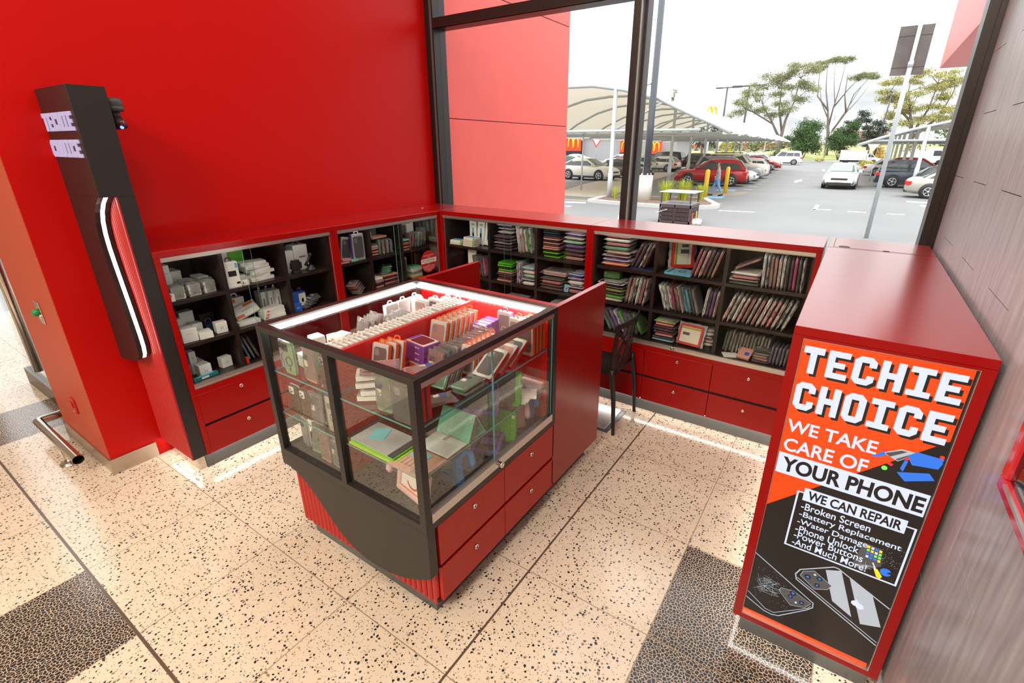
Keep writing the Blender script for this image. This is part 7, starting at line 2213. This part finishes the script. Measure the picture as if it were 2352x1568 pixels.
# ---------------------------------------------------------------- people
def person(label, x, y, rz, top, legs, skin, hair, topname='cardigan', bag=None, h=1.62, stride=0.26):
    s = h / 1.62
    t = thing('person', label, 'person', (x, y, GZ), R(rz))

    def skinmesh(nm, nodes, edges, m, root=0, sub=2):
        me = bpy.data.meshes.new(nm)
        me.from_pydata([tuple(Vector(n[0]) * s) for n in nodes], edges, [])
        o = link(nm, me, m, t)
        md = o.modifiers.new('skin', 'SKIN')
        for i, n in enumerate(nodes):
            sv = me.skin_vertices[0].data[i]
            sv.radius = (n[1] * s, n[2] * s) if len(n) > 2 else (n[1] * s, n[1] * s)
            sv.use_root = i == root
        sd = o.modifiers.new('sub', 'SUBSURF')
        sd.levels = sub
        sd.render_levels = sub
        for p in me.polygons:
            p.use_smooth = True
        return o
    st = stride
    # walking figure, local -y is ahead: pelvis, spine, neck, head, arms, legs
    nodes = [((0, 0, 0.86), .135, .10), ((0, 0, 1.06), .12, .09), ((0, -.01, 1.25), .15, .095), ((0, -.01, 1.36), .06, .055), ((0, -.02, 1.44), .065, .075), ((0, -.035, 1.53), .075, .09), ((0, -.03, 1.60), .045, .05),
             ((-.17, -.01, 1.28), .052), ((-.20, .03, 1.05), .042), ((-.17, -.13, .93), .034), ((-.16, -.20, .92), .03),
             ((.17, -.01, 1.28), .052), ((.21, .05, 1.05), .042), ((.18, -.08, .92), .034), ((.17, -.15, .91), .03),
             ((-.085, -.02, .80), .085), ((-.09, -st * .62, .47), .06), ((-.09, -st, .09), .04), ((-.09, -st - .10, .035), .032),
             ((.085, .02, .80), .085), ((.09, st * .35, .47), .06), ((.09, st * 1.05, .13), .04), ((.09, st * 1.05 - .07, .04), .032)]
    edges = [(0, 1), (1, 2), (2, 3), (3, 4), (4, 5), (5, 6), (2, 7), (7, 8), (8, 9), (9, 10), (2, 11), (11, 12), (12, 13), (13, 14), (0, 15), (15, 16), (16, 17), (17, 18), (0, 19), (19, 20), (20, 21), (21, 22)]
    skinmesh('body', nodes, edges, mat('skin_tone', skin, 0.6))
    tn = [((0, 0, .74), .175, .135), ((0, 0, .90), .165, .125), ((0, 0, 1.06), .145, .11), ((0, -.01, 1.24), .165, .11), ((0, -.01, 1.335), .08, .07), ((-.175, -.01, 1.27), .066), ((-.205, .03, 1.05), .056), ((-.175, -.115, .95), .045), ((.175, -.01, 1.27), .066), ((.215, .05, 1.05), .056), ((.185, -.065, .94), .045)]
    skinmesh(topname, tn, [(0, 1), (1, 2), (2, 3), (3, 4), (3, 5), (5, 6), (6, 7), (3, 8), (8, 9), (9, 10)], mat('cloth_' + topname, top, 0.8))
    ln = [((0, 0, .84), .14, .11), ((-.085, -.02, .76), .10), ((-.09, -st * .62, .47), .072), ((-.09, -st * .97, .12), .052), ((.085, .02, .76), .10), ((.09, st * .35, .47), .072), ((.09, st * 1.03, .16), .052)]
    skinmesh('trousers', ln, [(0, 1), (1, 2), (2, 3), (0, 4), (4, 5), (5, 6)], mat('cloth_trousers_' + topname, legs, 0.8))
    for sx, yy, zz, rx in ((-.09, -st, .0, 0), (.09, st * 1.05, .03, 0.35)):
        obj('shoe', MB().box(-.045 * s, -.16 * s, 0, .045 * s, .09 * s, .085 * s, bev=.025 * s, seg=2), [BLKP], t, (sx * s, yy * s, zz * s), (rx, 0, 0))
    hn = [((0, .035, 1.60), .075, .07), ((0, .055, 1.52), .085, .065), ((0, .06, 1.44), .065, .05)]
    skinmesh('hair', hn, [(0, 1), (1, 2)], mat('dark_hair', hair, 0.5))
    if bag:
        b = obj('shoulder_bag', MB().box(-.11 * s, -.03, 0, .11 * s, .03, .17 * s, bev=.012), [mat('bag_white', (0.7, 0.7, 0.68), 0.5)], t, (-.235 * s, -.06 * s, .78 * s), (0, 0, PI / 2 + .2))
        obj('strap', MB().tube([(-.10 * s, 0, .16 * s), (0.0, .06, .50 * s), (.10 * s, 0, .16 * s)], .008, 5), [BLKP], b)
    return t


person('person in a grey cardigan and blue jeans walking past the yellow bollards', -2.62, 24.2, -84, (0.30, 0.31, 0.32), (0.14, 0.27, 0.44), (0.50, 0.30, 0.22), (0.02, 0.015, 0.012), 'cardigan', bag=True, h=1.66)
person('person in dark clothes walking beside the black people mover', -14.9, 51.6, 150, (0.02, 0.02, 0.03), (0.03, 0.03, 0.035), (0.45, 0.27, 0.2), (0.02, 0.015, 0.012), 'dark_jacket', h=1.68)
t = thing('traffic_cone', 'small orange traffic cone by the person in dark clothes', 'cone', (-12.1, 51.3, GZ))
obj('cone', MB().lathe([(0.17, 0.03), (0.03, 0.7), (0.0, 0.7)], n=14), [pal('orange')], t)
obj('base', MB().box(-0.2, -0.2, 0, 0.2, 0.2, 0.035), [TRM], t)

# ---------------------------------------------------------------- trees, bank, far buildings
bank = MB()
rows = []
for j, (y, z) in enumerate(((115, 0), (120, 0.5), (128, 1.6), (140, 2.4), (170, 3.2), (400, 3.5))):
    rows.append([(x, y + 3 * math.sin(x * .2), GZ + z * (0.35 if x < -14 else 1.0)) for x in range(-60, 100, 8)])
struct('hill_bank', bank.grid(rows), [mat('bank_grass', (0.26, 0.27, 0.09), 0.9, noise=0.35, nscale=0.25)])
BARK = mat('tree_bark', (0.20, 0.16, 0.14), 0.9)
LEAF = {'gum': (0.24, 0.26, 0.12), 'yellow gum': (0.40, 0.38, 0.13), 'cypress': (0.06, 0.13, 0.035), 'dark': (0.06, 0.085, 0.06), 'shrub': (0.42, 0.36, 0.05), 'hedge': (0.10, 0.15, 0.05), 'ochre': (0.50, 0.29, 0.05)}


def tree(label, name, base, clusters, y, rad, leaf, per, size, trunk=None, group=None, flatten=0.62, depth=1.0):
    t = thing(name, label, 'tree' if 'tree' in name or name == 'cypress' else 'shrub', (base[0], y, base[1]), 0, group)
    q = random.Random(int(abs(base[0]) * 97 + y))
    mb = MB()
    bm = mb.bm
    subs = []
    for (cx, cz) in clusters:
        subs.append((cx, cz, rad))
        if per > 300:
            for _k in range(2):
                subs.append((cx + q.uniform(-1.5, 1.5) * rad, cz + q.uniform(-.55, .35) * rad, rad * q.uniform(.55, .8)))
    R0 = rad
    for (cx, cz, rad) in subs:
        cy = q.uniform(-R0, R0) * 1.6 * depth
        for _ in range(int(per * (rad / R0) ** 2)):
            # blobby clump
            d = Vector((q.gauss(0, 1), q.gauss(0, 1), q.gauss(0, 1)))
            d = d.normalized() * (q.random() ** 0.45) * (1.0 + 0.35 * math.sin(5 * d.x + 3 * d.z + cx))
            p = Vector((cx - base[0] + d.x * rad * 1.15, cy + d.y * rad * depth, cz - base[1] + d.z * rad * flatten))
            n = Vector((q.gauss(0, 1), q.gauss(0, 1), q.gauss(0, 1) + 0.6)).normalized()
            a = n.cross(Vector((q.gauss(0, 1), q.gauss(0, 1), 0.1))).normalized()
            b = n.cross(a)
            s1, s2 = size * q.uniform(0.6, 1.2), size * q.uniform(0.35, 0.7)
            bm.faces.new([bm.verts.new(p + a * s1), bm.verts.new(p + b * s2), bm.verts.new(p - a * s1), bm.verts.new(p - b * s2)])
    obj('crown', mb, [mat('leaf_' + leaf.replace(' ', '_'), LEAF[leaf], 0.8, noise=0.3, nscale=0.6)], t)
    if trunk:
        tm = MB()
        for br in trunk:
            tm.tube([(p[0] - base[0], (p[3] if len(p) > 3 else 0), p[1] - base[1]) for p in br], [p[2] for p in br], 7)
        # twigs out to the clumps
        for (cx, cz) in clusters:
            near = min((p for br in trunk for p in br[1:]), key=lambda p: (p[0] - cx) ** 2 + (p[1] - cz) ** 2 + (9 if p[1] > cz else 0))
            tm.tube([(near[0] - base[0], 0, near[1] - base[1]), ((near[0] + cx) / 2 - base[0], q.uniform(-.6, .6), (near[1] + cz) / 2 - base[1] + .3), (cx - base[0], q.uniform(-1, 1), cz - base[1])], [0.07, 0.045, 0.02], 5)
        obj('trunk', tm, [BARK], t)
    else:
        tm = MB()
        for (cx, cz) in clusters[:6]:
            tm.tube([(0, 0, 0), (cx - base[0], 0, max(0.1, cz - base[1]))], [0.06, 0.03], 5)
        obj('stem', tm, [BARK], t)
    return t


T1 = [(-19.9, 10.5), (-18.0, 9.5), (-16.8, 13.0), (-15.2, 14.5), (-12.9, 14.6), (-11.3, 14.9), (-11.3, 12.5), (-13.5, 11.4), (-10.9, 16.1), (-9.0, 15.8), (-7.7, 15.6), (-8.5, 13.0), (-7.5, 12.3), (-11.5, 9.7), (-14.9, 8.9), (-13.1, 7.9), (-10.2, 8.7), (-8.9, 10.5), (-18.6, 12.1), (-19.6, 8.6), (-14.1, 13.4), (-16.4, 11.3)]
tree('large olive green gum tree with spreading clumps over the left canopy end', 'gum_tree', (-11.3, GZ), T1, 110, 1.35, 'gum', 560, 0.125, [[(-11.3, GZ, .45), (-11.2, 3.5, .33), (-10.9, 6.9, .22), (-10.0, 10, .13), (-9.6, 14, .07)], [(-11.2, 3.2, .26), (-13.2, 6.5, .17), (-15.5, 9.8, .1), (-15.8, 13, .05)], [(-11.1, 4.5, .24), (-12.4, 9, .14), (-12.6, 13, .07)], [(-13.0, 6.2, .14), (-17, 8.5, .12), (-19.2, 9.6, .06)]], 'tall trees beyond the car park')
T2 = [(-6.3, 16.5), (-5.1, 16.9), (-3.7, 17.2), (-2.4, 16.9), (-0.8, 13.9), (0.4, 14.1), (1.7, 13.8), (-7.2, 15.8), (-4.4, 17.1), (1.1, 14.0)]
K2 = (121.0 + 3.28) / (112.0 + 3.28)


def far(pts, k):
    return [(3.56 + (p[0] - 3.56) * k, 1.944 + (p[1] - 1.944) * k) + tuple(p[2:]) for p in pts]


tree('tall bare-limbed gum tree with a flat tuft of leaves on top', 'gum_tree', (-3.4, GZ), far(T2, K2), 121, 0.95, 'gum', 480, 0.115, [far(b_, K2) for b_ in [[(-2.9, GZ, .42), (-3.3, 4, .32), (-4.2, 8.5, .17), (-5.2, 12, .1), (-5.8, 16, .04)], [(-3.6, 5.5, .2), (-3.4, 9, .13), (-3.1, 12, .08), (-2.9, 16.4, .03)], [(-3.3, 4.0, .22), (-1.2, 8, .13), (-.6, 11, .08), (1.2, 13.6, .03)], [(-3.9, 7, .12), (-5.6, 10, .07), (-6.4, 13, .03)], [(-2.4, 5.8, .1), (-.8, 9.5, .06), (.4, 12.5, .03)], [(-3.3, 9.5, .08), (-4.1, 13, .05), (-4.6, 16.5, .02)], [(-1.9, 7, .09), (.2, 10, .05), (1.4, 12.2, .02)], [(-1.2, 8, .18), (-2.0, 11, .1), (-2.2, 14.5, .05)], [(-4.2, 8.5, .2), (-6.4, 11, .12), (-6.8, 14.6, .05)], [(-3.4, 9, .15), (-1.6, 12, .08), (-.4, 13.5, .04)]]], 'tall trees beyond the car park')
tree('deep green cypress bush mass at the foot of the gum trees', 'cypress', (-6.4, GZ), [(-6.4, 4.8), (-5.0, 5.5), (-7.1, 3.9), (-5.2, 3.2), (-7.9, 3.2), (-7.0, 5.9), (-6.0, 2.6), (-7.4, 1.8), (-4.6, 1.8), (-5.8, 4.0)], 106, 1.2, 'cypress', 760, 0.15, None, 'dark evergreens', 0.9)
tree('smaller deep green cypress bush behind the pale lamp post', 'cypress', (-0.9, GZ), [(-1.3, 4.8), (0.1, 4.3), (-1.9, 3.7), (-2.2, 2.6), (-0.3, 3.2), (0.4, 5.6), (0.8, 3.0), (-1.0, 1.9)], 112.5, 1.05, 'cypress', 720, 0.15, None, 'dark evergreens', 0.9)
T3 = [(4.2, 10.6), (5.4, 12.3), (4.8, 9.4), (7.2, 12.2), (8.7, 13.1), (10.7, 12.6), (12.2, 11.7), (13.2, 11.9), (10.1, 10.9), (8.6, 10.0), (12.0, 9.8), (5.9, 10.1), (8.2, 7.8), (10.4, 8.2), (12.9, 7.7), (13.8, 6.3), (5.8, 6.9), (7.8, 5.8), (9.8, 6.4), (6.6, 8.4), (11.6, 6.4)]
tree('yellowish gum tree crossed by the road sign pole', 'gum_tree', (9.6, GZ), T3, 105, 1.25, 'yellow gum', 560, 0.125, [[(9.6, GZ, .42), (9.2, 4, .28), (8.2, 7.3, .18), (7.2, 10.5, .09)], [(9.2, 4, .22), (10.5, 8, .13), (10.8, 11.5, .06)], [(9.3, 3.5, .3), (12, 6.5, .18), (13, 10, .08)], [(8.6, 6, .2), (6, 8.5, .12), (4.8, 10.4, .06)]], 'tall trees beyond the car park', 0.5)
tree('dark blue-green tree left of the yellowish gum', 'evergreen_tree', (3.6, GZ), [(3.3, 5.5), (4.1, 6.4), (2.9, 4.4), (4.5, 4.4), (5.6, 5.2), (1.7, 8.0), (1.3, 7.1), (4.0, 3.4), (2.6, 3.0), (5.4, 3.4), (0.4, 6.4)], 119.5, 1.1, 'dark', 380, 0.16, [[(3.6, GZ, .4), (3.5, 4, .25), (2.0, 7, .1)]], 'dark evergreens')
tree('dark tree mass under the canopy end beyond the far cars', 'evergreen_tree', (-25.0, GZ), far([(-21.7, 4.5), (-20.7, 5.4), (-22.8, 2.6), (-24.7, 3.8), (-23.5, 5.2), (-21.6, 2.6), (-25.8, 2.4)], 1.09), 106, 1.4, 'dark', 170, 0.28, [[(-25.0, GZ, .3), (-25.0, 4, .2)]], 'dark evergreens')
tree('slim bare poplar top poking above the left canopy', 'poplar_tree', (-33.4, GZ), far([(-28.9, 9.2), (-28.8, 10.4), (-28.8, 11.6), (-29.0, 8)], 1.14), 110, 0.45, 'hedge', 60, 0.16, [[(-33.4, GZ, .2), (-33.4, 13, .05)]], None, 1.4)
tree('yellow-green shrub beside the white notice among the cars', 'garden_shrub', (-13.6, GZ), [(-13.6, 1.7), (-13.2, 1.1), (-14.1, 0.9), (-13.6, 2.3)], 76, 0.75, 'shrub', 150, 0.14, None, 'car park shrubs', 0.9)
tree('orange-brown shrub between the white truck and the second canopy', 'garden_shrub', (4.9, GZ), [(4.9, 1.2), (5.5, 1.0), (4.6, 0.6), (5.2, 1.7), (5.6, 0.4)], 108, 0.8, 'ochre', 170, 0.16, None, 'car park shrubs', 0.9)
tree('round dark shrub near the road end of the left canopy', 'garden_shrub', (-8.8, GZ), [(-8.8, 1.2), (-8.4, 0.8), (-9.2, 0.6)], 90, 0.7, 'hedge', 150, 0.14, None, 'car park shrubs', 0.9)
tree('yellow low shrub in front of the white truck', 'garden_shrub', (3.6, GZ), [(3.4, 0.15), (3.9, 0.2), (3.6, -0.1), (4.3, 0.0)], 72, 0.42, 'shrub', 130, 0.11, None, 'car park shrubs', 0.9)
tree('low yellow shrub on the kerb past the white four wheel drive', 'garden_shrub', (-3.2, GZ), [(-3.6, -0.1), (-2.8, -0.1)], 101, 0.4, 'shrub', 110, 0.12, None, 'car park shrubs', 0.7)
tree('small young tree in front of the white van', 'young_tree', (8.6, GZ), [(8.4, 2.2), (9.0, 2.5), (8.1, 1.7), (9.4, 1.9)], 82, 0.55, 'yellow gum', 70, 0.16, [[(8.7, GZ, .06), (8.7, 2.2, .04)]], None)
tree('dense low hedge line along the far left road', 'hedge_shrub', (-20, GZ), [(-33 + 1.7 * k, 2.0 + (k % 3) * .7) for k in range(16)], 150, 2.0, 'hedge', 110, 0.34, None, None, 0.7)
tree('distant green tree line behind the second canopy', 'distant_tree', (26, GZ), [(18 + 2.2 * k, 5.0 + (k % 4) * 1.1) for k in range(16)] + [(18 + 2.2 * k, 2.5) for k in range(16)], 150, 2.6, 'hedge', 110, 0.42, None, None, 0.8)
# low brick houses on the bank
def house(label, x, y, w, d, h, wall, roof, rz=0, z=0):
    t = thing('house', label, 'building', (x, y, GZ + z), R(rz), 'far low buildings')
    obj('wall', MB().box(-w / 2, 0, 0, w / 2, d, h), [wall], t)
    obj('roof', MB().prism([(-w / 2 - .6, h), (w / 2 + .6, h), (w / 2 - 1.5, h + 1.6), (-w / 2 + 1.5, h + 1.6)], -.5, d + .5, 'y'), [roof], t)
    for k in range(max(1, int(w // 4))):
        f_ = obj('window', MB().box(-w / 2 + 1.2 + 4 * k, -0.06, h * .35, -w / 2 + 2.8 + 4 * k, 0, h * .8), [OFFW], t)
        obj('pane', MB().box(-w / 2 + 1.3 + 4 * k, -0.09, h * .40, -w / 2 + 2.7 + 4 * k, -0.06, h * .75), [CGL], f_)
    return t


BRK = mat('brick_wall', (0.34, 0.22, 0.18), 0.8, noise=0.1, nscale=1)
TIL = mat('roof_tile', (0.36, 0.24, 0.20), 0.8)
house('low brick house with a brown roof behind the grass bank', 1.0, 165, 14, 8, 2.4, BRK, TIL, 2, 2.6)
house('low brick house between the cypress trunks', -15.0, 178, 12, 8, 2.2, BRK, TIL, 0, 1.2)
house('long red roofed building beyond the canopy far end', -34.0, 190, 34, 10, 2.2, mat('pale_wall', (0.5, 0.48, 0.45), 0.8), mat('red_roof', (0.45, 0.14, 0.10), 0.8), 0)
# restaurant with its red signs
GRW = mat('grey_cladding', (0.36, 0.35, 0.35), 0.7, noise=0.06, nscale=0.4)
t = thing('restaurant', 'grey clad low restaurant with orange end and red blades beyond the canopy', 'building', (-40, 90, GZ))
obj('wall', MB().box(-4.5, 0, 0, 14.5, 10, 4.2), [GRW], t)
obj('orange_end', MB().box(-16, 0, 0, -7.5, 10, 3.6), [mat('orange_cladding', (0.62, 0.27, 0.06), 0.7)], t)
obj('dark_link', MB().box(-7.5, 1, 0, -4.5, 9, 3.4), [TRM], t)
obj('eave', MB().box(-17, -0.5, 4.2, 15.5, 10, 4.6), [WHITE], t)
for x in (6.4, 9.6):
    obj('red_blade', MB().box(x, -0.6, 0, x + 0.45, -0.1, 4.0), [mat('orange_red_blade', (0.75, 0.12, 0.03), 0.5)], t)


def arches(mb, x, y, z, w, h):
    for s in (-1, 1):
        pts = []
        for k in range(9):
            a = PI * k / 8
            pts.append((x + s * w * .25 + w * .22 * math.cos(a), y, z + h * (.55 + .43 * math.sin(a)) if 0 < k < 8 else z))
        pts = [(pts[0][0] , y, z), (pts[0][0], y, z + h * .5)] + pts[1:8] + [(pts[8][0], y, z + h * .5), (pts[8][0], y, z)]
        mb.tube(pts, w * .065, 6)


GOLD = mat('golden_yellow', (0.90, 0.55, 0.02), 0.4)
RSG = mat('sign_panel_red', (0.72, 0.06, 0.02), 0.4)
for i, (x, y, w, z, lb) in enumerate(((-46.0, 89.0, 3.3, 1.6, 'red square sign with golden arches by the orange building end'), (-26.6, 88.5, 2.4, 1.4, 'red sign with golden arches cut by the window mullion'), (-28.8, 88, 2.6, 1.2, 'small red square sign with golden arches right of the lamp post'))):
    if i == 1:
        x = -34.5
    t = thing('restaurant_sign', lb, 'sign', (x, y, GZ), 0, 'restaurant signs')
    obj('panel', MB().box(-w / 2, 0, z, w / 2, 0.3, z + w * .92), [RSG], t)
    a_ = MB()
    arches(a_, 0, -0.05, z + w * .15, w * .72, w * .6)
    obj('golden_arches', a_, [GOLD], t)
    obj('sign_base', MB().box(-w / 2, 0, 0, w / 2, 0.3, z), [TRM], t)
t = thing('restaurant_sign', 'golden arches on a tall pole above the canopy ridge', 'sign', (-21.2, 95, GZ), R(62))
a_ = MB()
arches(a_, 0, 0, 6.9, 2.4, 2.3)
obj('golden_arches', a_, [GOLD], t)
obj('pole', MB().box(-0.25, 0, 0, 0.25, 0.3, 7.0), [GALV], t)
